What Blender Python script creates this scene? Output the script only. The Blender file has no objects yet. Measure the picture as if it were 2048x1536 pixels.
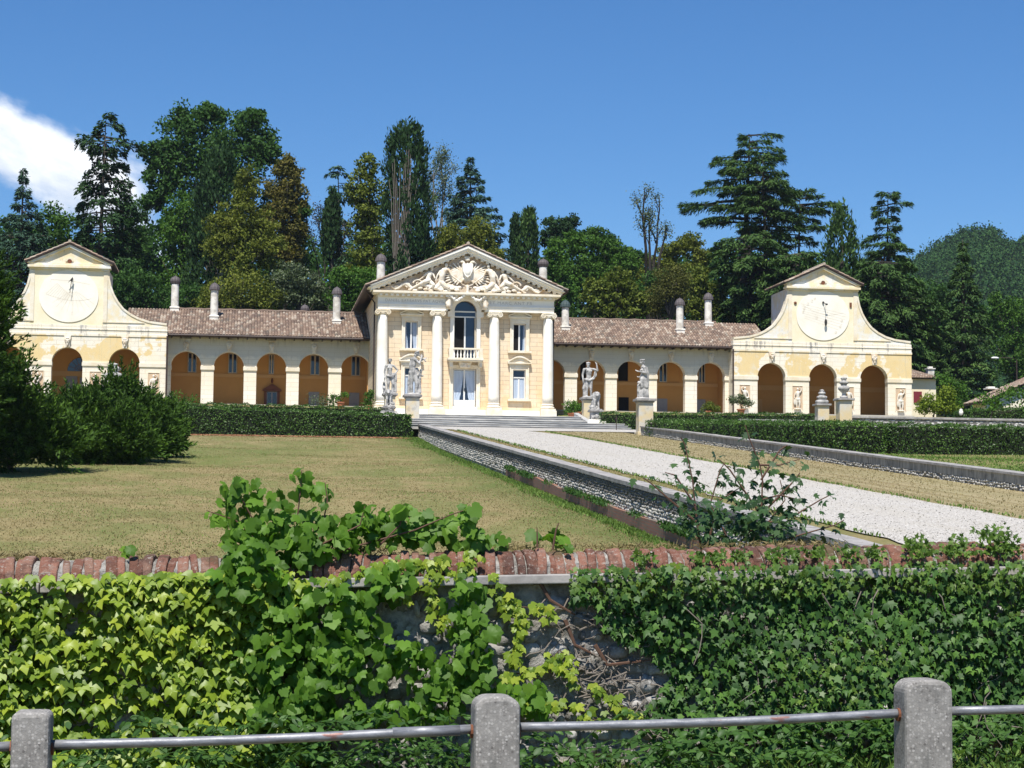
import bpy, bmesh, math, random
import numpy as np
from mathutils import Vector, Matrix

random.seed(7)
RNG = np.random.default_rng(11)
SC = bpy.context.scene
COL = SC.collection
rad = math.radians

# ------------------------------------------------------------------ camera
FPX, EYE = 3700.0, 1.7                     # focal length in photo pixels (2048 wide), eye height
YAW, PITCH, ROLL = rad(8.15), math.atan(272 / 3700), rad(.55)
CF = Vector((math.sin(YAW) * math.cos(PITCH), math.cos(YAW) * math.cos(PITCH), math.sin(PITCH)))
_r0 = Vector((math.cos(YAW), -math.sin(YAW), 0)); _u0 = _r0.cross(CF)
CR = _r0 * math.cos(ROLL) + _u0 * math.sin(ROLL)
CU = -_r0 * math.sin(ROLL) + _u0 * math.cos(ROLL)
cam_d = bpy.data.cameras.new("camera"); cam = bpy.data.objects.new("camera", cam_d); COL.objects.link(cam)
cam_d.sensor_width = 36; cam_d.lens = 36 * FPX / 2048
cam_d.clip_start = .1; cam_d.clip_end = 6000
cam.matrix_world = Matrix(((CR.x, CU.x, -CF.x, 0), (CR.y, CU.y, -CF.y, 0), (CR.z, CU.z, -CF.z, EYE), (0, 0, 0, 1)))
SC.camera = cam

# ------------------------------------------------------------------ light
SUN_EL, SUN_AZ = rad(60), rad(17)          # azimuth: to the left of the line from the villa to the viewer
S = Vector((-math.sin(SUN_AZ) * math.cos(SUN_EL), -math.cos(SUN_AZ) * math.cos(SUN_EL), math.sin(SUN_EL)))
sl = bpy.data.lights.new("sun", 'SUN'); sl.energy = 5.0; sl.angle = rad(.5); sl.color = (1, .955, .88)
so = bpy.data.objects.new("sun", sl); COL.objects.link(so); so.location = (0, 0, 200)
so.rotation_euler = (-S).to_track_quat('-Z', 'Y').to_euler()
SC.view_settings.view_transform = 'Standard'; SC.view_settings.look = 'None'
SC.view_settings.exposure = .42; SC.view_settings.gamma = 1; SC.view_settings.use_curve_mapping = False
SC.cycles.max_bounces = 7; SC.cycles.diffuse_bounces = 4; SC.cycles.transmission_bounces = 5; SC.cycles.glossy_bounces = 3
SC.cycles.caustics_reflective = False; SC.cycles.caustics_refractive = False


# ------------------------------------------------------------------ node helper
class T:
    def __init__(s, tree): s.t = tree; s.n = tree.nodes; s.l = tree.links
    def new(s, typ, **kw):
        n = s.n.new(typ)
        for k, v in kw.items(): setattr(n, k, v)
        return n
    def put(s, sock, v):
        if v is None: return
        if hasattr(v, 'is_output'): s.l.new(v, sock)
        elif isinstance(v, (tuple, list)) and len(v) == 3 and sock.type == 'RGBA': sock.default_value = (*v, 1)
        else: sock.default_value = v
    def math(s, op, a, b=None, c=None, clamp=False):
        n = s.new('ShaderNodeMath', operation=op, use_clamp=clamp)
        s.put(n.inputs[0], a); s.put(n.inputs[1], b)
        if c is not None: s.put(n.inputs[2], c)
        return n.outputs[0]
    def mix(s, f, a, b, mode='MIX'):
        n = s.new('ShaderNodeMix', data_type='RGBA', blend_type=mode)
        s.put(n.inputs[0], f); s.put(n.inputs[6], a); s.put(n.inputs[7], b)
        return n.outputs[2]
    def vec(s, op, a, b=None):
        n = s.new('ShaderNodeVectorMath', operation=op)
        s.put(n.inputs[0], a); s.put(n.inputs[1], b)
        return n.outputs['Value'] if op in ('DOT_PRODUCT', 'LENGTH', 'DISTANCE') else n.outputs[0]
    def pos(s): return s.new('ShaderNodeNewGeometry').outputs['Position']
    def obj(s): return s.new('ShaderNodeTexCoord').outputs['Object']
    def island(s): return s.new('ShaderNodeNewGeometry').outputs['Random Per Island']
    def sep(s, v):
        n = s.new('ShaderNodeSeparateXYZ'); s.put(n.inputs[0], v); return n.outputs
    def comb(s, x, y, z):
        n = s.new('ShaderNodeCombineXYZ'); s.put(n.inputs[0], x); s.put(n.inputs[1], y); s.put(n.inputs[2], z); return n.outputs[0]
    def noise(s, v, scale, detail=4, rough=.55, out=0):
        n = s.new('ShaderNodeTexNoise'); s.put(n.inputs['Vector'], v)
        n.inputs['Scale'].default_value = scale; n.inputs['Detail'].default_value = detail; n.inputs['Roughness'].default_value = rough
        return n.outputs[out]
    def voro(s, v, scale, feature='F1', out='Distance'):
        n = s.new('ShaderNodeTexVoronoi', feature=feature); s.put(n.inputs['Vector'], v); n.inputs['Scale'].default_value = scale
        return n.outputs[out]
    def step(s, v, a, b):
        n = s.new('ShaderNodeMapRange', interpolation_type='SMOOTHSTEP'); s.put(n.inputs[0], v)
        n.inputs[1].default_value = a; n.inputs[2].default_value = b
        return n.outputs[0]
    def ramp(s, f, stops):
        n = s.new('ShaderNodeValToRGB'); s.put(n.inputs[0], f); e = n.color_ramp.elements
        while len(e) < len(stops): e.new(.5)
        for q, (p, c) in zip(e, stops): q.position = p; q.color = (*c, 1)
        return n.outputs[0]
    def bump(s, h, strength=.4, dist=.02):
        n = s.new('ShaderNodeBump'); s.put(n.inputs['Height'], h)
        n.inputs['Strength'].default_value = strength; n.inputs['Distance'].default_value = dist
        return n.outputs[0]


def newmat(name):
    m = bpy.data.materials.new(name); m.use_nodes = True
    t = T(m.node_tree); b = t.n['Principled BSDF']
    return m, t, b


def done(t, b, col, rough=.8, nrm=None, spec=.3):
    t.put(b.inputs['Base Color'], col); t.put(b.inputs['Roughness'], rough)
    b.inputs['Specular IOR Level'].default_value = spec
    if nrm is not None: t.put(b.inputs['Normal'], nrm)


# ------------------------------------------------------------------ sky
w = bpy.data.worlds.new("World"); SC.world = w; w.use_nodes = True
t = T(w.node_tree); bg = t.n['Background']
sky = t.new('ShaderNodeTexSky', sky_type='NISHITA'); sky.sun_disc = False
sky.sun_elevation = SUN_EL; sky.sun_rotation = math.pi + SUN_AZ
sky.air_density = 1.0; sky.dust_density = .15; sky.ozone_density = 2.2; sky.altitude = 200
d = t.new('ShaderNodeTexCoord').outputs['Generated']
sk = t.mix(1.0, sky.outputs[0], (.74, .9, 1.12), 'MULTIPLY')
hs = t.new('ShaderNodeHueSaturation'); hs.inputs['Saturation'].default_value = 1.14; t.put(hs.inputs['Color'], sk); sk = hs.outputs[0]
# one bank of cumulus low in the north-north-west, fixed in the sky's own directions
cd = (CF + CR * ((30 - 1024) / FPX) - CU * ((298 - 768) / FPX)).normalized()
ch = Vector((cd.y, -cd.x, 0)).normalized(); cv = ch.cross(cd)
uu = t.vec('DOT_PRODUCT', d, tuple(ch)); vv = t.vec('DOT_PRODUCT', d, tuple(cv))
v2 = t.math('MULTIPLY_ADD', uu, .36, vv)            # the bank slopes down to the east
q = t.comb(t.math('MULTIPLY', uu, 1.0), 0.3, t.math('MULTIPLY', v2, 1.7))
nz = t.noise(q, 20, 8, .55); nl = t.noise(q, 48, 7, .6)
f1 = t.math('SUBTRACT', 1, t.math('MULTIPLY', t.math('ABSOLUTE', v2), 33))       # thickness of the bank
f2 = t.math('MULTIPLY', t.math('SUBTRACT', uu, .098), -14)                         # fades eastward
den = t.math('ADD', t.math('MINIMUM', f1, f2), t.math('MULTIPLY', t.math('SUBTRACT', nz, .5), 1.7))
den = t.math('MULTIPLY', t.step(den, .1, .62), t.step(t.vec('DOT_PRODUCT', d, tuple(cd)), .9, .97))
ccol = t.ramp(t.math('ADD', t.math('MULTIPLY', v2, 9), nl), [(.25, (7.6, 8.3, 9.4)), (.6, (10.8, 11.1, 11.5))])
t.put(bg.inputs[0], t.mix(t.math('MULTIPLY', den, .95), sk, ccol)); bg.inputs[1].default_value = .083


# ------------------------------------------------------------------ object helpers
def at(px, py, Y):
    """world X, Z of the point that photo pixel (px, py) shows on the vertical plane Y"""
    v = CF + CR * ((px - 1024) / FPX) - CU * ((py - 768) / FPX)
    k = Y / v.y
    return v.x * k, v.z * k + EYE


def tag(o, label=None, cat=None, group=None, kind=None):
    if label: o['label'] = label
    if cat: o['category'] = cat
    if group: o['group'] = group
    if kind: o['kind'] = kind
    return o


def thing(name, loc, label, cat, group=None):
    o = bpy.data.objects.new(name, None); COL.objects.link(o); o.location = loc; o.empty_display_size = .3
    return tag(o, label, cat, group)


def base_of(p):
    v = Vector((0, 0, 0))
    while p is not None: v += p.location; p = p.parent
    return v


def link(name, me, mat, parent=None, loc=None):
    """links mesh data whose vertices are in world coordinates"""
    o = bpy.data.objects.new(name, me); COL.objects.link(o)
    org = Vector(loc) if loc is not None else (base_of(parent) if parent else Vector((0, 0, 0)))
    if org.length > 0: me.transform(Matrix.Translation(-org))
    if parent is not None:
        o.parent = parent; o.location = org - base_of(parent)
    else: o.location = org
    if mat is not None: me.materials.append(mat)
    return o


def copy_tree(o, loc=None, parent=None):
    c = o.copy(); COL.objects.link(c)
    if parent is not None: c.parent = parent
    if loc is not None: c.location = loc
    for ch in [x for x in COL.objects if x.parent == o]: copy_tree(ch, None, c)
    return c


class MB:
    def __init__(s): s.v = []; s.f = []
    def add(s, vs, fs):
        k = len(s.v); s.v += [tuple(p) for p in vs]; s.f += [tuple(i + k for i in f) for f in fs]; return s
    def box(s, x0, x1, y0, y1, z0, z1):
        return s.add([(x0, y0, z0), (x1, y0, z0), (x1, y1, z0), (x0, y1, z0), (x0, y0, z1), (x1, y0, z1), (x1, y1, z1), (x0, y1, z1)],
                     [(0, 3, 2, 1), (4, 5, 6, 7), (0, 1, 5, 4), (1, 2, 6, 5), (2, 3, 7, 6), (3, 0, 4, 7)])
    def frustum(s, cx, cy, z0, z1, a0, b0, a1, b1):
        return s.add([(cx - a0, cy - b0, z0), (cx + a0, cy - b0, z0), (cx + a0, cy + b0, z0), (cx - a0, cy + b0, z0),
                      (cx - a1, cy - b1, z1), (cx + a1, cy - b1, z1), (cx + a1, cy + b1, z1), (cx - a1, cy + b1, z1)],
                     [(0, 3, 2, 1), (4, 5, 6, 7), (0, 1, 5, 4), (1, 2, 6, 5), (2, 3, 7, 6), (3, 0, 4, 7)])
    def prism(s, pts, y0, y1):
        """polygon in X,Z (counter-clockwise from the front) extruded along Y"""
        n = len(pts)
        return s.add([(x, y0, z) for x, z in pts] + [(x, y1, z) for x, z in pts],
                     [tuple(range(n)), tuple(range(2 * n - 1, n - 1, -1))] + [((i + 1) % n, i, n + i, n + (i + 1) % n) for i in range(n)])
    def lathe(s, prof, cx, cy, n=20, sx=1, sy=1):
        k = len(prof); vs = []; fs = []
        for r, z in prof:
            for i in range(n):
                a = 2 * math.pi * i / n; vs.append((cx + sx * r * math.cos(a), cy + sy * r * math.sin(a), z))
        for j in range(k - 1):
            for i in range(n):
                fs.append((j * n + i, j * n + (i + 1) % n, (j + 1) * n + (i + 1) % n, (j + 1) * n + i))
        fs.append(tuple(range(n - 1, -1, -1))); fs.append(tuple((k - 1) * n + i for i in range(n)))
        return s.add(vs, fs)
    def tube(s, pts, rs, n=6):
        pts = [Vector(p) for p in pts]
        if not hasattr(rs, '__len__'): rs = [rs] * len(pts)
        vs = []; fs = []; up = None
        for i, p in enumerate(pts):
            d = (pts[min(i + 1, len(pts) - 1)] - pts[max(i - 1, 0)]).normalized()
            if up is None: up = d.orthogonal().normalized()
            a = (up - d * up.dot(d)); a = a.normalized() if a.length > 1e-6 else d.orthogonal().normalized(); b = d.cross(a); up = a
            for k in range(n):
                th = 2 * math.pi * k / n; vs.append(p + (a * math.cos(th) + b * math.sin(th)) * rs[i])
        for i in range(len(pts) - 1):
            for k in range(n):
                fs.append((i * n + k, i * n + (k + 1) % n, (i + 1) * n + (k + 1) % n, (i + 1) * n + k))
        fs.append(tuple(range(n - 1, -1, -1))); m = (len(pts) - 1) * n; fs.append(tuple(m + k for k in range(n)))
        return s.add(vs, fs)
    def ball(s, c, r, n=10, m=7, rot=None):
        rx, ry, rz = r if hasattr(r, '__len__') else (r, r, r)
        vs = []; fs = []; c = Vector(c)
        for j in range(m + 1):
            ph = -math.pi / 2 + math.pi * j / m
            for i in range(n):
                th = 2 * math.pi * i / n
                v = Vector((rx * math.cos(ph) * math.cos(th), ry * math.cos(ph) * math.sin(th), rz * math.sin(ph)))
                if rot is not None: v = rot @ v
                vs.append(c + v)
        for j in range(m):
            for i in range(n): fs.append((j * n + i, j * n + (i + 1) % n, (j + 1) * n + (i + 1) % n, (j + 1) * n + i))
        return s.add(vs, fs)
    def limb(s, p0, r0, p1, r1, n=10):
        """tapered limb with round ends"""
        p0, p1 = Vector(p0), Vector(p1); d = (p1 - p0); L = d.length; d = d / max(L, 1e-6)
        P = []; Rr = []
        for k in range(4): a = math.pi / 2 * (1 - k / 3.0); P.append(p0 - d * r0 * math.sin(a)); Rr.append(max(r0 * math.cos(a), .001))
        for k in range(4): a = math.pi / 2 * k / 3.0; P.append(p1 + d * r1 * math.sin(a)); Rr.append(max(r1 * math.cos(a), .001))
        return s.tube(P, Rr, n)
    def mesh(s, name, smooth=False, weld=False):
        me = bpy.data.meshes.new(name); me.from_pydata(s.v, [], s.f); me.update()
        if weld:
            bm = bmesh.new(); bm.from_mesh(me); bmesh.ops.remove_doubles(bm, verts=bm.verts, dist=1e-4); bm.to_mesh(me); bm.free()
        if smooth: me.polygons.foreach_set('use_smooth', [True] * len(me.polygons))
        return me
    def build(s, name, mat, parent=None, smooth=False, bevel=0, loc=None, weld=False):
        me = s.mesh(name, smooth, weld); o = link(name, me, mat, parent, loc)
        if bevel:
            b = o.modifiers.new('bevel', 'BEVEL'); b.width = bevel; b.segments = 2; b.limit_method = 'ANGLE'; b.angle_limit = rad(40)
        return o
    def remesh(s, name, mat, parent=None, voxel=.025, smooth=2, loc=None):
        """fuses everything into one continuous surface"""
        me = s.mesh(name); o = bpy.data.objects.new(name, me); COL.objects.link(o)
        r = o.modifiers.new('fuse', 'REMESH'); r.mode = 'VOXEL'; r.voxel_size = voxel
        if smooth: sm = o.modifiers.new('soft', 'SMOOTH'); sm.iterations = smooth; sm.factor = .5
        dg = bpy.context.evaluated_depsgraph_get(); me2 = bpy.data.meshes.new_from_object(o.evaluated_get(dg))
        bpy.data.objects.remove(o); bpy.data.meshes.remove(me)
        me2.polygons.foreach_set('use_smooth', [True] * len(me2.polygons)); me2.name = name
        return link(name, me2, mat, parent, loc)


class Slim(MB):
    """the same limbs, cut thinner for the low relief of the pediment"""
    k = .8
    def limb(s, p0, r0, p1, r1, n=10): return MB.limb(s, p0, r0 * s.k, p1, r1 * s.k, n)
    def ball(s, c, r, n=10, m=7, rot=None):
        r = r if hasattr(r, '__len__') else (r, r, r); return MB.ball(s, c, tuple(q * (s.k + .06) for q in r), n, m, rot)


def raw_mesh(name, V, F):
    """V (n,3) array, F (m,k) array of equal-sized faces"""
    me = bpy.data.meshes.new(name); m, k = F.shape
    me.vertices.add(len(V)); me.vertices.foreach_set('co', np.ascontiguousarray(V, dtype=np.float32).ravel())
    me.loops.add(m * k); me.loops.foreach_set('vertex_index', np.ascontiguousarray(F, dtype=np.int32).ravel())
    me.polygons.add(m); me.polygons.foreach_set('loop_start', np.arange(0, m * k, k, dtype=np.int32))
    me.update(calc_edges=True)
    return me


def unit(a): return a / np.maximum(np.linalg.norm(a, axis=1, keepdims=True), 1e-9)
def rdir(n): return unit(RNG.normal(size=(n, 3)))


def cards(C, U, N, length, width):
    """pointed leaf cards: C centres, U long axes, N rough normals -> V, F (two triangles folded along the rib)"""
    n = len(C); U = unit(U); V = unit(np.cross(N, U)); W = np.cross(U, V)
    L = np.broadcast_to(length, (n,))[:, None]; B = np.broadcast_to(width, (n,))[:, None]
    P = np.stack([C - U * L * .5, C + V * B * .5 + W * B * .12, C + U * L * .5, C - V * B * .5 + W * B * .12], 1)
    F = (np.arange(n)[:, None] * 4 + np.array([[0, 1, 2, 3]]))
    return P.reshape(-1, 3), F


def leafset(C, U, N, size, tmpl, tris):
    """lobed leaves from a template (k,3): x across, y from the stalk towards the tip, z bend"""
    n = len(C); U = unit(U); V = unit(np.cross(U, N)); W = np.cross(V, U)
    tm = np.array(tmpl, float); k = len(tm); Sz = np.broadcast_to(size, (n,))[:, None, None]
    tw = RNG.uniform(-.6, 3.2, (n, 1, 1))                      # flat, cupped and curled leaves
    P = C[:, None, :] + Sz * (V[:, None, :] * tm[None, :, 0:1] + U[:, None, :] * tm[None, :, 1:2] + W[:, None, :] * tm[None, :, 2:3] * tw)
    F = (np.arange(n)[:, None, None] * k + np.array(tris)[None]).reshape(-1, len(tris[0]))
    return P.reshape(-1, 3), F


def join(parts):
    Vs = []; Fs = []; k = 0
    for V, F in parts:
        Vs.append(V); Fs.append(F + k); k += len(V)
    return np.concatenate(Vs), np.concatenate(Fs)


def fan(outline):
    """outline of (x,y,z) points around a rib point -> template and triangle list"""
    pts = [(0, .45, .04)] + list(outline); n = len(outline)
    return pts, [(0, 1 + i, 1 + (i + 1) % n) for i in range(n)]

# ------------------------------------------------------------------ materials
M = {}
AX = 16.45                                # axis of the villa and of the drive


def leafmat(name, stops, trans=.25, rough=.5, spec=.35, hue=None):
    m, t, b = newmat(name)
    n = t.noise(t.pos(), .35, 2)
    f = t.math('ADD', t.math('MULTIPLY', t.island(), .75), t.math('MULTIPLY', t.math('SUBTRACT', n, .5), .9), clamp=True)
    c = t.ramp(f, stops)
    done(t, b, c, rough, None, spec)
    tr = t.new('ShaderNodeBsdfTranslucent'); t.put(tr.inputs[0], t.mix(1.0, c, (1.35, 1.5, .7), 'MULTIPLY'))
    mx = t.new('ShaderNodeMixShader'); mx.inputs[0].default_value = trans
    t.l.new(b.outputs[0], mx.inputs[1]); t.l.new(tr.outputs[0], mx.inputs[2]); t.l.new(mx.outputs[0], t.n['Material Output'].inputs[0])
    M[name] = m; return m


leafmat('leaf_dark', [(0, (0.0288, 0.0674, 0.0158)), (0.6, (0.054, 0.1222, 0.026)), (1, (0.1078, 0.2105, 0.0405))], .25, .6, .12)
leafmat('leaf_mid', [(0, (0.0416, 0.0883, 0.0143)), (0.6, (0.0693, 0.1524, 0.022)), (1, (0.1247, 0.2404, 0.033))], .25, .6, .12)
leafmat('leaf_bright', [(0, (0.042, 0.096, 0.0144)), (0.6, (0.078, 0.168, 0.024)), (1, (0.144, 0.252, 0.042))], .25, .6, .12)
leafmat('leaf_olive', [(0, (0.0797, 0.1019, 0.0171)), (0.6, (0.1506, 0.1758, 0.0264)), (1, (0.2479, 0.2591, 0.0397))], .25, .6, .12)
leafmat('leaf_yellow', [(0, (0.069, 0.0978, 0.0161)), (0.6, (0.138, 0.1725, 0.0276)), (1, (0.253, 0.276, 0.046))], .25, .6, .12)
leafmat('leaf_rust', [(0, (0.069, 0.0725, 0.0176)), (0.5, (0.138, 0.1232, 0.0275)), (1, (0.23, 0.1885, 0.0385))], .25, .6, .12)
leafmat('leaf_brown', [(0, (.03, .025, .016)), (.6, (.055, .045, .026)), (1, (.09, .075, .04))], .1)
leafmat('leaf_grey', [(0, (0.0621, 0.0855, 0.0435)), (0.6, (0.1164, 0.1553, 0.0698)), (1, (0.1863, 0.2329, 0.1164))])
leafmat('needle_blue', [(0, (0.0293, 0.0643, 0.0404)), (0.6, (0.0623, 0.1211, 0.077)), (1, (0.1193, 0.2018, 0.1285))], .1, .65, .1)
leafmat('needle_green', [(0, (0.0307, 0.0629, 0.0173)), (0.6, (0.0661, 0.1258, 0.0321)), (1, (0.1364, 0.2219, 0.0519))], .12, .65, .1)
leafmat('needle_dark', [(0, (0.0165, 0.0387, 0.0139)), (0.6, (0.0363, 0.0792, 0.0246)), (1, (0.0743, 0.1408, 0.04))], .1, .65, .1)
leafmat('juniper', [(0, (0.0239, 0.0505, 0.0092)), (0.6, (0.0583, 0.118, 0.0169)), (1, (0.1323, 0.2387, 0.0277))], .12, .65, .1)
leafmat('hedge', [(0, (0.0328, 0.072, 0.0123)), (0.6, (0.0764, 0.153, 0.0246)), (0.95, (0.1547, 0.27, 0.0462)), (1, (0.3094, 0.234, 0.077))], .2, .45)
leafmat('creeper', [(0, (.1, .17, .016)), (.45, (.22, .31, .028)), (.9, (.38, .43, .05)), (1, (.5, .42, .08))], .3, .42, .35)
leafmat('grape', [(0, (0.0653, 0.143, 0.017)), (0.6, (0.1232, 0.247, 0.028)), (1, (0.232, 0.377, 0.05))], .42, .5, .25)
leafmat('ivy', [(0, (0.0227, 0.0585, 0.0148)), (0.6, (0.0552, 0.1267, 0.0242)), (0.93, (0.1299, 0.2436, 0.0403)), (1, (0.3248, 0.1949, 0.0403))], .15, .5, .22)
leafmat('ivy_fresh', [(0, (.06, .12, .02)), (.6, (.11, .19, .03)), (1, (.18, .27, .05))], .3, .45, .35)
leafmat('weed', [(0, (.035, .085, .02)), (.6, (.065, .145, .03)), (1, (.11, .21, .045))], .3, .5, .3)
leafmat('maple', [(0, (0.0264, 0.06, 0.0216)), (0.6, (0.048, 0.102, 0.0312)), (1, (0.096, 0.168, 0.048))], .25, .45, .35)
leafmat('dry_leaf', [(0, (.16, .075, .04)), (.5, (.3, .15, .08)), (1, (.42, .26, .15))], .1, .8, .1)
leafmat('straw', [(0, (.2, .16, .075)), (.6, (.29, .235, .115)), (1, (.38, .32, .17))], .2, .8, .1)
leafmat('grass_green', [(0, (0.0719, 0.1309, 0.0238)), (0.6, (0.1437, 0.231, 0.0462)), (1, (0.2587, 0.3234, 0.0792))], .25, .6, .2)
leafmat('hill_leaf', [(0, (0.019, 0.0508, 0.018)), (0.5, (0.0389, 0.0889, 0.0248)), (0.8, (0.0604, 0.1144, 0.0338)), (1, (0.0862, 0.1271, 0.0562))], .1, .8, .03)
leafmat('leaf_dome', [(0, (.07, .075, .018)), (.6, (.12, .125, .03)), (1, (.17, .17, .045))], .2, .6, .1)
leafmat('leaf_lime', [(0, (.11, .16, .02)), (.6, (.2, .27, .03)), (1, (.3, .34, .05))], .35, .6, .12)


def simple(name, col, rough=.7, vary=.25, scale=3, bump=.2, bscale=20, bdist=.01, spec=.3, metal=0):
    m, t, b = newmat(name); p = t.obj()
    n = t.noise(p, scale, 5, .6)
    lo = tuple(c * (1 - vary) for c in col); hi = tuple(min(c * (1 + vary), .95) for c in col)
    done(t, b, t.mix(n, lo, hi), rough, t.bump(t.noise(p, bscale, 4), bump, bdist), spec)
    b.inputs['Metallic'].default_value = metal
    M[name] = m; return m


simple('bark', (.09, .075, .06), .9, .5, 2, .6, 12, .04)
simple('bark_grey', (.26, .24, .21), .9, .4, 2, .5, 12, .03)
simple('bark_dark', (.035, .03, .025), .9, .4, 2, .5, 12, .03)
simple('hedge_core', (.012, .018, .008), 1, .3, 4, .3)
simple('twig', (.11, .06, .04), .8, .3, 8)
simple('stem_grey', (.2, .17, .14), .9, .4, 8)
simple('iron', (.03, .028, .026), .5, .3, 6)
simple('rust_iron', (.16, .06, .03), .8, .4, 12)
simple('terracotta', (.42, .16, .08), .8, .25, 6)
simple('lead', (.1, .085, .085), .6, .5, 5, .2, 14)
simple('lead_green', (.05, .075, .075), .6, .4, 5, .2, 14)
simple('wood_pale', (.5, .44, .34), .6, .15, 5)
simple('frame_white', (.72, .72, .7), .5, .06, 5)
simple('red_shutter', (.19, .025, .035), .6, .2, 5)
simple('gutter', (.055, .035, .03), .5, .3, 3)
simple('void', (.006, .006, .006), .9, .1)
simple('orange_stucco', (.56, .3, .095), .9, .14, .7, .1, 9)
simple('orange_band', (.6, .36, .15), .9, .1, .7, .1, 9)
simple('door_grey', (.3, .3, .31), .7, .15, 4)
simple('door_brown', (.17, .06, .03), .6, .2, 4)
simple('niche_brown', (.58, .43, .29), .9, .2, 3)
simple('cobble_white', (.43, .41, .37), .9, .5, 1.3)
simple('cobble_dark', (.17, .16, .145), .9, .55, 1.5)
simple('stone_chip', (.52, .5, .46), .9, .25, 30)
simple('lamp_white', (.8, .8, .8), .4, .05)


def glassmat():
    m, t, b = newmat('window_glass')
    done(t, b, t.mix(t.noise(t.obj(), 1.2, 2), (.006, .014, .035), (.012, .025, .06)), .06, None, .7)
    M['glass'] = m


def curtain():
    m, t, b = newmat('curtain')
    x = t.sep(t.obj())[0]
    wv = t.math('SINE', t.math('MULTIPLY', x, 58))
    done(t, b, t.mix(t.math('MULTIPLY_ADD', wv, .5, .5), (.38, .46, .58), (.62, .7, .8)), .8, t.bump(wv, .5, .03))
    M['curtain'] = m


def stone_white():
    """plaster of columns and mouldings: warm white with faint wear"""
    m, t, b = newmat('white_plaster'); p = t.pos()
    n = t.noise(p, .9, 6, .6); st = t.noise(t.vec('MULTIPLY', p, (3, 3, .35)), 1.3, 5)
    c = t.mix(t.step(n, .35, .75), (.87, .84, .77), (.8, .73, .6))
    c = t.mix(t.math('MULTIPLY', t.step(st, .56, .8), .35), c, (.5, .46, .4))
    done(t, b, c, .75, t.bump(t.noise(p, 14, 4), .15, .02)); M['white'] = m
    m, t, b = newmat('cream_moulding'); p = t.pos()
    n = t.noise(p, 1.5, 6, .6)
    c = t.mix(t.step(n, .3, .75), (.78, .73, .62), (.71, .6, .42))
    c = t.mix(t.math('MULTIPLY', t.step(t.noise(p, 4, 5), .6, .8), .35), c, (.4, .33, .25))
    done(t, b, c, .8, t.bump(t.noise(p, 14, 4), .15, .02)); M['cream'] = m
    m, t, b = newmat('relief_stucco'); p = t.pos()
    n = t.noise(p, 2.2, 6, .6)
    c = t.mix(t.step(n, .4, .75), (.74, .69, .6), (.58, .44, .28))
    done(t, b, c, .8, t.bump(t.noise(p, 18, 4), .25, .02)); M['relief'] = m
    m, t, b = newmat('relief_ground'); p = t.pos()
    n = t.noise(p, 2.2, 6, .6)
    c = t.mix(t.step(n, .35, .75), (.55, .48, .4), (.5, .36, .22))
    done(t, b, c, .85, t.bump(t.noise(p, 9, 5), .6, .05)); M['relief_ground'] = m


def ashlar():
    m, t, b = newmat('ochre_ashlar'); p = t.pos(); s = t.sep(p)
    v = t.comb(s[0], s[2], 0)
    br = t.new('ShaderNodeTexBrick'); t.put(br.inputs['Vector'], v)
    br.inputs['Scale'].default_value = 1; br.inputs['Brick Width'].default_value = 1.05; br.inputs['Row Height'].default_value = .335
    br.inputs['Mortar Size'].default_value = .022; br.inputs['Mortar Smooth'].default_value = .3
    t.put(br.inputs['Color1'], (.73, .58, .39)); t.put(br.inputs['Color2'], (.69, .555, .385)); t.put(br.inputs['Mortar'], (.45, .34, .23))
    zz = t.step(s[2], 13.2, 10.8)
    n = t.noise(p, .8, 5, .6)
    c = t.mix(t.math('MULTIPLY', t.step(n, .4, .7), .55), br.outputs[0], (.75, .66, .51))
    c = t.mix(t.math('MULTIPLY', t.math('MULTIPLY', zz, t.step(t.noise(p, 1.4, 4), .42, .6)), .55), c, (.72, .48, .24))
    run = t.noise(t.vec('MULTIPLY', p, (4, 4, .25)), 1.3, 6, .65)
    c = t.mix(t.math('MULTIPLY', t.step(run, .54, .72), .35), c, (.42, .32, .2))
    c = t.mix(t.math('MULTIPLY', t.step(t.noise(p, 3, 7, .7), .56, .68), .35), c, (.76, .66, .5))
    done(t, b, c, .85, t.bump(br.outputs[1], -.5, .03)); M['ashlar'] = m


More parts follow.
